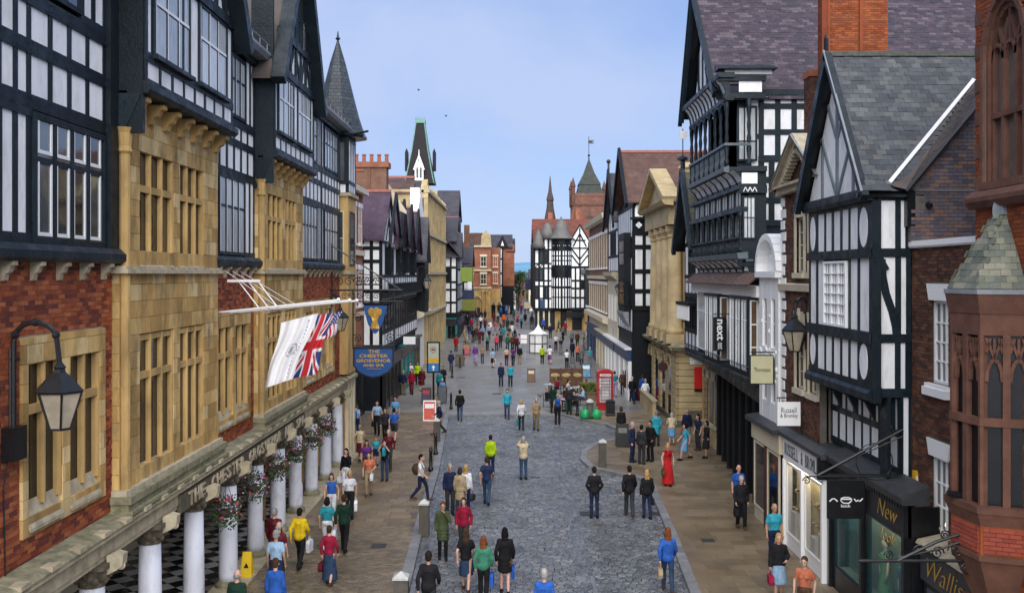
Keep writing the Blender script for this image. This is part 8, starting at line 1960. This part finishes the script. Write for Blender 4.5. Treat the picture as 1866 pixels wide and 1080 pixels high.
p(637,950,6,'stroll',('tshirt','white'),('trousers','black'),('bob','blond'),'blonde woman in white t-shirt and black trousers with carrier bags',h=1.62,bag=('carrier','white','L','white carrier bag of the blonde woman in white t-shirt'))
p(631,902,-10,'chin',('sweater','black'),('trousers','white'),('long','dark'),'dark haired woman in black top and white trousers',h=1.66,bag=('hand','white','R','white bag of the woman in black top'))
p(672,908,5,'bag',('tshirt','coral'),('trousers','beige'),('long','brown'),'woman in coral top and beige trousers holding white bag',h=1.62,bag=('hand','white','L','white handbag of the woman in coral top'))
p(668,878,8,'stroll',('tshirt','purple'),('trousers','charcoal'),('long','dark'),'girl in purple top behind the woman in coral top',h=1.58)
p(701,880,-5,'photo',('tshirt','black'),('jeans','denim'),('bob','black'),'person in black t-shirt with raised arms on left pavement',h=1.62,bag=('carrier','turquoise','L','turquoise bag of the person with raised arms'))
p(708,862,0,'stroll',('sweater','maroon'),('trousers','charcoal'),('balding','white'),'bald man in maroon sweater facing us on left pavement',h=1.74)
p(656,845,175,'walk',('vest','cream'),('skirt','maroon'),('short','grey'),'person in cream waistcoat and dark red skirt',h=1.62)
p(685,852,0,'stand',('tshirt','turquoise'),('shorts','navy'),('short','brown'),'child in turquoise t-shirt among the group on left pavement',h=1.25)
p(637,807,178,'stand',('jacket','orange'),('trousers','black'),('short','dark'),'person in orange high visibility jacket by the hotel corner',h=1.78)
p(649,800,160,'stand',('tshirt','lightblue'),('trousers','navy'),('short','brown'),'person with blue shirt beside the orange jacket',h=1.7,backpack=('blue','blue backpack worn beside the orange jacket'))
p(687,796,5,'stroll',('tshirt','lightblue'),('trousers','black'),('short','dark'),'man in pale blue shirt and black trousers walking towards us',h=1.76,bag=('hand','black','R','black bag of the man in pale blue shirt'))
p(702,808,-5,'stroll',('jacket','charcoal'),('trousers','black'),('long','brown'),'woman in open dark jacket left of the blue backpackers',h=1.64)
p(720,785,0,'stand',('tshirt','sky'),('trousers','grey'),('short','dark'),'man in sky blue shirt behind the person in blue top',h=1.74)
p(718,810,178,'walk',('tshirt','blue'),('shorts','charcoal'),('short','dark'),'person in blue top and dark shorts walking away',h=1.68,bag=('carrier','lightblue','L','thin pale blue bag of the person in dark shorts'))
p(767,917,80,'walk',('tshirt','white'),('jeans','navy'),('short','dark'),'person in white shirt stepping right near left kerb',h=1.68,backpack=('brown','brown backpack on the person in white shirt'))
p(820,937,15,'stand',('jacket','navy'),('trousers','charcoal'),('short','grey'),'man in navy blazer at the left edge of the road',h=1.76)
p(838,938,170,'stand',('coat','beige'),('trousers','charcoal'),('bob','brown'),'woman in beige coat seen from behind beside navy blazer',h=1.64)
p(849,932,165,'stand',('jacket','white'),('jeans','navy'),('long','blond'),'blonde woman in white jacket beside the beige coat',h=1.64,bag=('hand','charcoal','R','dark shoulder bag of the blonde woman in white jacket'))
p(807,1017,5,'chin',('coat','olive'),('jeans','black'),('tail','ginger'),'woman in green tunic and black leggings with hand at her mouth',h=1.66)
p(845,1006,-5,'stroll',('jacket','crimson'),('trousers','charcoal'),('bob','brown'),'woman in crimson jacket walking towards us on the road',h=1.64)
p(849,1078,178,'walk',('tshirt','black'),('skirt','denim'),('long','brown'),'woman with long hair, black top and blue skirt walking away',h=1.66,bag=('hand','black','R','black shoulder bag of the woman in blue skirt'))
p(881,1092,176,'stroll',('jacket','seagreen'),('trousers','black'),('long','ginger'),'ginger haired woman in sea green jacket with brown bag',h=1.62,bag=('carrier','blue','R','bright blue carrier bag of the ginger haired woman'))
p(920,1080,180,'stroll',('coat','black'),('shorts','brown'),('long','black'),'woman in black coat with bare legs walking away',h=1.70,bag=('carrier','blue','R','blue carrier bag of the woman with bare legs'))
p(894,866,178,'stand',('jacket','hivis'),('trousers','navy'),('short','dark'),'person in lime yellow jacket in the middle of the road',h=1.68)
p(887,920,176,'walk',('tshirt','navy'),('jeans','denim'),('short','brown'),'man in striped blue top and jeans walking away',h=1.74)
p(838,767,182,'walk',('jacket','black'),('jeans','denim'),('short','dark'),'man in black jacket and jeans alone beside the left bollard',h=1.76)
p(800,795,-85,'walk',('sweater','navy'),('trousers','charcoal'),('cap','white'),'man in white cap striding left behind the stone bollard',h=1.74)
p(954,873,190,'photo',('jacket','cream'),('jeans','denim'),('short','grey'),'man in cream jacket taking a photograph in the road',h=1.74)
p(1083,943,180,'pocket',('jacket','black'),('jeans','navy'),('short','dark'),'man in black leather jacket alone right of the road centre',h=1.74)
p(1147,942,178,'walk',('jacket','black'),('trousers','charcoal'),('short','dark'),'man in black jacket walking beside a blonde woman',h=1.76)
p(1179,944,184,'stroll',('jacket','black'),('jeans','navy'),('long','blond'),'blonde woman in black jacket beside the man in black',h=1.66,bag=('hand','black','R','black bag of the blonde woman in black jacket'))
p(1217,889,-5,'stroll',('vest','red'),('longdress','red'),('bob','blond'),'woman in long red dress on the right pavement',h=1.66,bag=('hand','brown','R','brown bag of the woman in red dress'))
p(1217,1078,176,'walk',('jacket','blue'),('jeans','denim'),('long','ginger'),'woman in blue hooded jacket and jeans by right kerb',h=1.68,bag=('hand','beige','L','beige shoulder bag of the woman in blue jacket'))
p(950,784,182,'walk',('jacket','white'),('trousers','charcoal'),('bob','blond'),'blonde woman in white jacket on the setts',h=1.64,bag=('carrier','teal','L','dark teal carrier bag of the woman in white jacket'))
p(977,784,3,'stroll',('jacket','beige'),('trousers','khaki'),('short','white'),'man in tweed jacket and tie walking towards us',h=1.74)
p(924,763,2,'stroll',('jacket','turquoise'),('jeans','denim'),('short','dark'),'person in turquoise jacket facing us near far edge of setts',h=1.72)
p(1016,773,178,'stand',('vest','blue'),('trousers','black'),('balding','grey'),'man in bright blue waistcoat standing with cafe group',h=1.72)
p(1037,758,170,'stand',('jacket','charcoal'),('trousers','darkgreen'),('short','grey'),'man in dark jacket and green trousers with cafe group',h=1.74)
p(1008,756,165,'stand',('coat','darkgreen'),('trousers','black'),('short','grey'),'man in dark green coat left of the blue waistcoat',h=1.72)
p(1132,800,176,'stand',('jacket','black'),('skirt','darkgreen'),('bob','brown'),'woman in black jacket behind the chalk board',h=1.64,bag=('carrier','turquoise','R','turquoise bag of the woman behind the chalk board'))
p(1152,846,60,'stand',('jacket','navy'),('trousers','navy'),('short','white'),'white haired man in navy suit, leftmost of the three suited men',h=1.76)
p(1169,850,150,'stand',('jacket','charcoal'),('trousers','charcoal'),('short','dark'),'dark haired man in suit, middle of the three suited men',h=1.70)
p(1185,844,-40,'pocket',('jacket','black'),('trousers','black'),('short','brown'),'man in black suit and white shirt, rightmost of the three suited men',h=1.78)
p(1196,816,178,'stand',('coat','turquoise'),('trousers','charcoal'),('short','grey'),'person in turquoise anorak behind the suited men',h=1.68)
p(1224,814,170,'stoop',('jacket','cream'),('skirt','sky'),('short','white'),'stooping woman in cream jacket and sky blue skirt',h=1.62)
p(1252,812,176,'stand',('jacket','navy'),('trousers','grey'),('balding','grey'),'man in navy jacket carrying red and white bag',h=1.70,bag=('carrier','red','L','red and white bag near the sky blue dresses'))
p(1249,842,-80,'walk',('tshirt','turquoise'),('dress','sky'),('bob','dark'),'woman in sky blue dress stepping left by the black arcade',h=1.62)
p(1272,824,-60,'stand',('tshirt','navy'),('trousers','charcoal'),('long','dark'),'dark haired person in navy patterned top by the railing',h=1.68)
p(1288,838,-70,'chin',('sweater','black'),('skirt','black'),('bob','dark'),'person dressed in black beside the black arcade',h=1.66)
p(1346,946,5,'stand',('tshirt','blue'),('trousers','navy'),('balding','grey'),'bald man in blue shirt behind the man with black bags',h=1.76)
p(1351,968,0,'stroll',('jacket','black'),('trousers','black'),('short','white'),'white haired man in black jacket carrying bags on right pavement',h=1.70,bag=('hand','black','R','black holdall carried by the white haired man'))
p(1411,1038,5,'stand',('tshirt','turquoise'),('trousers','navy'),('balding','ginger'),'man in turquoise t-shirt outside the shoe shop',h=1.78)
p(1419,1098,-5,'bag',('jacket','black'),('dress','lightblue'),('long','blond'),'blonde woman in black cardigan and white dress outside the shoe shop',h=1.66,bag=('hand','crimson','R','dark red handbag of the blonde woman outside the shoe shop'))
p(1466,1150,-30,'stroll',('tshirt','coral'),('trousers','brown'),('bun','brown'),'woman in orange brown top at the bottom right by the shop window',h=1.64,bag=('hand','beige','R','beige bag of the woman by the shop window'))
p(546,1042,172,'walk',('jacket','yellow'),('trousers','black'),('short','dark'),'person in bright yellow jacket beside the white columns',h=1.68,bag=('carrier','white','R','white bag of the person in yellow jacket'))
p(500,1045,165,'stand',('jacket','maroon'),('trousers','black'),('short','grey'),'man in brown and black jacket beside yellow jacket',h=1.72)
p(508,1075,170,'stand',('tshirt','maroon'),('trousers','charcoal'),('balding','grey'),'man in dull purple t-shirt beyond the white t-shirt man',h=1.70)
p(503,1098,175,'stand',('tshirt','lightblue'),('trousers','navy'),('balding','white'),'grey haired man in pale t-shirt by the arcade',h=1.74)
p(502,1158,178,'stand',('jacket','blue'),('trousers','navy'),('short','brown'),'person in royal blue jacket at the bottom by the arcade',h=1.68)
p(432,1186,170,'stand',('jacket','darkgreen'),('trousers','charcoal'),('balding','grey'),'grey haired man in dark green at the bottom edge by the columns',h=1.70)
# ---- middle distance
mid = [(735,722,170,'stand',('jacket','navy'),('trousers','khaki'),('short','grey'),'man in navy top and khaki trousers outside the dark shopfront'),
(750,721,-5,'stroll',('jacket','crimson'),('trousers','maroon'),('long','brown'),'woman in crimson jacket outside the dark shopfront'),
(769,715,175,'stand',('coat','maroon'),('skirt','maroon'),('bob','grey'),'woman in long maroon coat by the information sign'),
(761,703,0,'stand',('jacket','hivis'),('trousers','black'),('short','brown'),'person in yellow jacket beyond the maroon coat'),
(748,702,5,'stand',('tshirt','white'),('trousers','navy'),('short','dark'),'person in white shirt beyond the crimson jacket'),
(801,722,175,'stand',('jacket','teal'),('trousers','navy'),('short','dark'),'person in teal beside the information sign post'),
(808,712,0,'push',('jacket','black'),('trousers','black'),('short','brown'),'person in black pushing the wheelchair'),
(831,642,175,'stand',('coat','red'),('trousers','black'),('short','dark'),'person in bright red coat by the left shopfronts'),
(822,678,178,'stroll',('jacket','navy'),('jeans','denim'),('short','brown'),'person in navy jacket walking away past left bollards'),
(866,664,3,'stroll',('jacket','purple'),('trousers','lilac'),('short','white'),'woman in purple jacket and lilac trousers'),
(879,664,-3,'stroll',('tshirt','beige'),('jeans','denim'),('bob','brown'),'woman in beige top and jeans beside the purple jacket'),
(888,641,178,'walk',('tshirt','seagreen'),('trousers','black'),('balding','grey'),'man in sea green shirt walking away'),
(905,641,180,'stand',('jacket','pink'),('trousers','charcoal'),('short','brown'),'person in pink top walking away'),
(912,636,182,'walk',('jacket','darkgreen'),('trousers','black'),('short','dark'),'tall person in dark green beside the pink top'),
(898,672,175,'walk',('tshirt','lightblue'),('skirt','black'),('short','dark'),'person in pale blue shirt and black skirt with bags'),
(913,706,2,'stand',('jacket','navy'),('trousers','navy'),('short','brown'),'person in navy coat beside the teal anorak'),
(930,707,-2,'stand',('jacket','turquoise'),('trousers','darkgreen'),('short','blond'),'person in teal anorak beside the navy coat'),
(923,668,178,'stroll',('vest','cream'),('trousers','maroon'),('short','dark'),'person in pale waistcoat left of the purple patterned top'),
(935,669,175,'walk',('tshirt','purple'),('trousers','charcoal'),('bob','brown'),'person in purple patterned top'),
(947,665,178,'stand',('jacket','black'),('trousers','beige'),('cap','lightblue'),'person in black top and beige trousers holding a placard'),
(925,640,180,'stand',('jacket','green'),('jeans','navy'),('short','dark'),'person in green with yellow rucksack straps'),
(934,641,178,'stand',('jacket','brown'),('trousers','black'),('short','brown'),'person in brown jacket among dark group'),
(941,643,176,'stand',('jacket','maroon'),('trousers','black'),('short','brown'),'person in maroon jacket among dark group'),
(874,628,175,'stroll',('coat','maroon'),('trousers','maroon'),('short','dark'),'person in spotted maroon coat beyond the sea green shirt'),
(868,622,5,'stand',('jacket','brown'),('trousers','charcoal'),('short','dark'),'person in brown just beyond the spotted maroon coat'),
(862,626,178,'stand',('jacket','black'),('trousers','black'),('short','dark'),'person in black stooping over a pushchair far left'),
(891,620,178,'stand',('tshirt','lilac'),('trousers','navy'),('short','dark'),'person in white and lilac stripes far ahead'),
(855,616,178,'stand',('jacket','navy'),('jeans','denim'),('short','dark'),'person in navy top and jeans at the far left shops'),
(859,605,0,'stand',('jacket','crimson'),('trousers','charcoal'),('short','dark'),'far person in crimson by the teal shopfront'),
(852,598,0,'stand',('jacket','black'),('trousers','black'),('short','dark'),'far person in black by the teal shopfront'),
(863,590,180,'stand',('jacket','maroon'),('trousers','teal'),('short','dark'),'far person in dark red and teal by the olive sign'),
(877,588,180,'stand',('jacket','navy'),('trousers','black'),('short','dark'),'far man in navy, left one of a dark pair'),
(884,586,180,'stand',('jacket','charcoal'),('trousers','black'),('short','dark'),'far man in charcoal, right one of a dark pair'),
(890,577,0,'stand',('tshirt','pink'),('skirt','yellow'),('bob','blond'),'far woman in pink top and yellow skirt'),
(896,574,0,'stand',('jacket','black'),('trousers','black'),('short','dark'),'far person in black right of the yellow skirt'),
(900,592,180,'stand',('coat','maroon'),('trousers','maroon'),('bob','brown'),'far person in long maroon coat'),
(907,590,0,'stand',('tshirt','lightblue'),('trousers','black'),('short','grey'),'far person in pale top left of the orange jacket'),
(906,574,0,'stand',('tshirt','white'),('trousers','navy'),('short','grey'),'far person in white shirt beyond the maroon coat'),
(913,580,180,'stand',('jacket','blue'),('trousers','navy'),('short','dark'),'far person in blue between white shirt and orange jacket'),
(915,573,0,'stand',('tshirt','turquoise'),('trousers','navy'),('short','dark'),'far person in turquoise near the left corner'),
(923,576,0,'stand',('jacket','sky'),('trousers','blue'),('short','grey'),'far person in bright sky blue near the left corner'),
(918,595,175,'stand',('jacket','orange'),('trousers','maroon'),('short','brown'),'far person in orange red jacket'),
(925,605,180,'stand',('coat','darkgreen'),('trousers','black'),('short','dark'),'far person in long dark green coat'),
(933,606,0,'stand',('jacket','charcoal'),('trousers','white'),('short','dark'),'far person in grey with white trousers'),
(943,594,0,'stroll',('tshirt','pink'),('skirt','maroon'),('short','dark'),'far person in pale pink top and maroon skirt'),
(957,593,180,'stand',('jacket','black'),('shorts','maroon'),('short','dark'),'far person in black jacket left of the horse'),
(950,573,0,'stand',('coat','purple'),('trousers','navy'),('short','white'),'far person in dark purple in the street gap'),
(957,570,0,'stand',('jacket','khaki'),('trousers','darkgreen'),('short','dark'),'far person in khaki in the street gap'),
(963,572,0,'stand',('jacket','maroon'),('trousers','black'),('short','dark'),'far person in dark red in the street gap'),
(972,572,0,'stand',('tshirt','sky'),('trousers','navy'),('short','white'),'far person in sky blue beside the blue banner'),
(978,592,0,'stand',('tshirt','lilac'),('trousers','green'),('short','dark'),'far person in lilac right of the horse'),
(984,586,0,'stand',('jacket','navy'),('trousers','purple'),('short','dark'),'far person in navy before the domed corner'),
(1003,618,0,'stand',('jacket','navy'),('trousers','charcoal'),('short','grey'),'man in navy suit standing behind the kiosk'),
(990,605,0,'stand',('jacket','blue'),('trousers','black'),('short','dark'),'person in blue just left behind the kiosk'),
(988,665,178,'stand',('jacket','hivis'),('trousers','black'),('short','dark'),'person in lime high visibility vest beside the kiosk'),
(1002,666,178,'walk',('tshirt','white'),('skirt','purple'),('short','dark'),'person in white shirt and purple skirt beside the kiosk'),
(1033,674,176,'push',('tshirt','white'),('trousers','black'),('short','dark'),'person in white shirt pushing a pushchair'),
(1060,667,176,'stand',('coat','grey'),('trousers','charcoal'),('short','grey'),'person in long grey coat beyond the pushchair'),
(1053,661,0,'stand',('jacket','coral'),('trousers','black'),('bob','brown'),'person in coral behind the grey coat'),
(1043,655,180,'stand',('jacket','navy'),('trousers','black'),('short','dark'),'person in navy left of the grey coat'),
(1075,669,180,'stand',('tshirt','turquoise'),('trousers','grey'),('short','white'),'person in turquoise shirt and grey trousers at right'),
(1109,668,-60,'stand',('jacket','maroon'),('trousers','black'),('short','dark'),'person in dark red by the white shop pillars'),
(1122,676,175,'stand',('jacket','black'),('trousers','navy'),('bob','ginger'),'ginger haired person in black by the white shop pillars'),
(1042,632,0,'stand',('jacket','grey'),('trousers','navy'),('short','grey'),'person in grey under the domed corner building'),
(1052,634,0,'stand',('jacket','brown'),('trousers','black'),('short','dark'),'person in tan and brown under the domed corner building'),
(1120,725,178,'stroll',('tshirt','teal'),('trousers','lilac'),('short','brown'),'person in teal top and pale trousers behind telephone box'),
(1135,722,175,'stroll',('jacket','brown'),('trousers','brown'),('short','grey'),'person in brown right of the telephone box'),
(1147,722,0,'stand',('jacket','charcoal'),('trousers','charcoal'),('short','white'),'man in charcoal suit behind the man in black suit'),
(1152,738,0,'walk',('jacket','black'),('trousers','navy'),('short','white'),'man in black suit walking towards us past telephone box'),
(1171,733,178,'stand',('jacket','blue'),('longskirt','crimson'),('short','brown'),'person in blue top and red trousers by the bank'),
(1176,742,176,'stroll',('sweater','white'),('trousers','cream'),('short','white'),'white haired woman in white blouse and cream trousers'),
(1205,749,178,'stand',('jacket','navy'),('trousers','navy'),('short','dark'),'man in navy suit by the bank steps'),
(1022,648,0,'stand',('tshirt','navy'),('trousers','grey'),('short','dark'),'person in spotted navy top right of the kiosk'),
(1083,650,180,'stand',('jacket','charcoal'),('trousers','black'),('short','dark'),'person in charcoal beside the blue side shop'),
(1013,640,0,'stand',('tshirt','white'),('trousers','navy'),('short','dark'),'person in white shirt behind the purple skirt')]
for m_ in mid:
    lab = m_[7]; bgx = None
    if 'with bags' in lab: bgx = ('carrier','white','R','white bag of the person in black skirt')
    if 'red trousers by the bank' in lab: bgx = ('carrier','crimson','L','red bag of the person by the bank')
    p(m_[0],m_[1],m_[2],m_[3],m_[4],m_[5],m_[6],lab,bag=bgx)
# seated cafe guests on chairs, and the wheelchair
m_ch = M('cafe_chair_metal',(.10,.10,.11),.35,3,.2,0,metal=.5)
def chair(x, y, z, ang, label):
    t = thing('cafe_chair', label, 'chair', (x,y,z), 'metal cafe chairs'); R_ = Matrix.Rotation(math.radians(ang),3,'Z')
    fr = Fr((x,y,z), R_@V((1,0,0)), R_@V((0,-1,0))); MB().box(fr,-.2,.2,-.2,.2,.40,.43).build('seat', m_ch, t); MB().box(fr,-.2,.2,-.22,-.19,.6,.86).build('backrest', m_ch, t)
    for a in (-.18,.18):
        MB().tube([fr.pt(a,.18,.4),fr.pt(a,.2,0)],.014,5).build('leg', m_ch, t); MB().tube([fr.pt(a,-.2,.86),fr.pt(a,-.22,0)],.014,5).build('leg', m_ch, t)
seats = [(0,.62,-.1,-80,'red','trousers','navy','dark','woman in red top','leftmost cafe table'),(0,-.6,.1,85,'black','trousers','charcoal','grey','man in black top','leftmost cafe table'),(1,.6,0,-85,'charcoal','trousers','black','brown','man in charcoal top','table before the brown screens'),(1,-.6,.1,90,'cream','trousers','navy','blond','woman in cream top','table before the brown screens'),(2,.62,0,-90,'lightblue','trousers','charcoal','dark','man in pale blue top','table by the black bollard'),(2,-.55,.25,80,'black','trousers','black','dark','person in black top','table by the black bollard'),(3,.6,.1,-90,'navy','trousers','charcoal','brown','man in navy top','table beside the planter'),(3,-.6,.1,90,'white','trousers','black','dark','person in white top','table beside the planter'),(4,.6,0,-90,'crimson','trousers','black','brown','woman in crimson top','table at the open left end')]
for i,(ti,dx,dy,ang,tc,bk,bc,hc,who,where) in enumerate(seats):
    X, Y, z = TABLES[ti]; chair(X+dx,Y+dy,z,ang,'metal cafe chair under the seated '+who)
    p(0,0,ang,'sit',('sweater',tc),('trousers',bc),('bob' if 'woman' in who else 'short',hc),'seated '+who+' at the '+where,xy=(X+dx,Y+dy),z=z,h=1.7)
X, Y, z = gpt(806,724); t = thing('wheelchair', 'wheelchair with seated person in blue near the information sign', 'wheelchair', (X,Y,z))
MB().box(WORLD,X-.22,X+.22,Y-.2,Y+.22,z+.42,z+.46).build('seat', m_navy, t); MB().box(WORLD,X-.22,X+.22,Y+.22,Y+.26,z+.46,z+.95).build('backrest', m_navy, t)
for s in (-1,1):
    pts = [(X+s*.29,Y+.1+.3*math.cos(a*math.pi/8),z+.3+.3*math.sin(a*math.pi/8)) for a in range(17)]; MB().tube(pts,.018,5).tube([(X+s*.29,Y-.18,z+.3),(X+s*.29,Y+.38,z+.3)],.006,3).tube([(X+s*.29,Y+.1,z+.02),(X+s*.29,Y+.1,z+.58)],.006,3).build('wheel', iron, t)
    MB().tube([(X+s*.22,Y-.45,z+.08),(X+s*.22,Y-.2,z+.44),(X+s*.22,Y+.24,z+.46),(X+s*.22,Y+.28,z+1.0)],.014,5).build('frame', m_ch, t); MB().lathe((X+s*.2,Y-.4,z),[(.06,.0),(.06,.03)],8).build('castor', iron, t)
p(0,0,0,'sit',('sweater','sky'),('trousers','navy'),('short','white'),'white haired person in blue sitting in the wheelchair',xy=(X,Y),z=z,h=1.62)
# pushchair
def pushchair(px, py, label):
    X, Y, z = gpt(px, py); t = thing('pushchair', label, 'pushchair', (X,Y,z)); MB().poly(wallR(X),[(Y-.3,z+.35),(Y+.15,z+.3),(Y+.3,z+.85),(Y-.05,z+.95),(Y-.2,z+.6)],-.2,.2).build('hood_and_seat', blackpaint, t)
    for sx in (-.24,.24):
        for sy in (-.3,.3): MB().tube([(X+sx,Y+sy+.1*math.cos(a*math.pi/4),z+.11+.1*math.sin(a*math.pi/4)) for a in range(9)],.016,5).build('wheel', iron, t)
        MB().tube([(X+sx,Y-.3,z+.1),(X+sx,Y+.1,z+.6),(X+sx,Y+.35,z+1.05)],.013,5).tube([(X+sx,Y+.3,z+.1),(X+sx,Y-.1,z+.5)],.013,5).build('frame', m_ch, t)
pushchair(1043,672,'black pushchair in front of the person in white shirt'); pushchair(857,626,'black pushchair at the far left shopfronts')
X, Y, z = gpt(957,662); t = thing('placard', 'white placard on a pole held in the middle of the street', 'placard', (X,Y,z)); MB().tube([(X,Y,z),(X,Y,z+2.4)],.02,5).build('pole', creampaint, t); MB().box(wallC(Y),X-.42,X+.16,-.02,.02,z+1.75,z+2.55).build('board', whitepaint, t); MB().box(wallC(Y),X-.42,X+.16,.02,.026,z+2.1,z+2.16).build('stripe', m_red, t)

# ---- thin crowd at the far end, each with clothes of its own
crw = [(872,574),(868,583),(881,570),(887,566),(893,563),(899,562),(904,561),(910,563),(917,561),(922,562),(928,580),(930,566),(936,584),(876,600),(884,605),(893,610),(870,612),(945,562),(953,560),(960,561),(968,563),(975,574),(912,604),(903,612),(917,622),(928,622),(938,626),(946,640),(1010,600),(1018,606),(1030,612),(1064,640),(1070,628),(1090,640),(1098,652),(1026,622),(995,596),(880,622),(851,640),(846,625),(1086,626),(950,600)]
tc_ = ['navy','white','crimson','black','teal','beige','sky','grey','maroon','green','lilac','charcoal','pink','cream','blue']; bc_ = ['black','navy','denim','beige','grey','charcoal']; hc_ = ['dark','brown','grey','blond']
seen = set()
for i,(px,py) in enumerate(crw):
    a, b_, hcx = tc_[(i*7+i//15) % 15], bc_[(i*5+i//6) % 6], hc_[i*3 % 4]; side = 'left' if px < 905 else ('middle' if px < 960 else 'right')
    lab = 'distant pedestrian with %s hair, %s top and %s trousers, %s of far crowd' % (hcx, a, b_, side)
    while lab in seen: a = rnd.choice(tc_); b_ = rnd.choice(bc_); lab = 'distant pedestrian with %s hair, %s top and %s trousers, %s of far crowd' % (hcx, a, b_, side)
    seen.add(lab); p(px,py,rnd.choice([0,180,170,-10,90,-80]),['stand','stroll','walk'][i%3],(['jacket','tshirt','sweater'][i%3],a),('trousers',b_),('short' if i%2 else 'bob',hcx),lab,group='pedestrians in the far crowd')
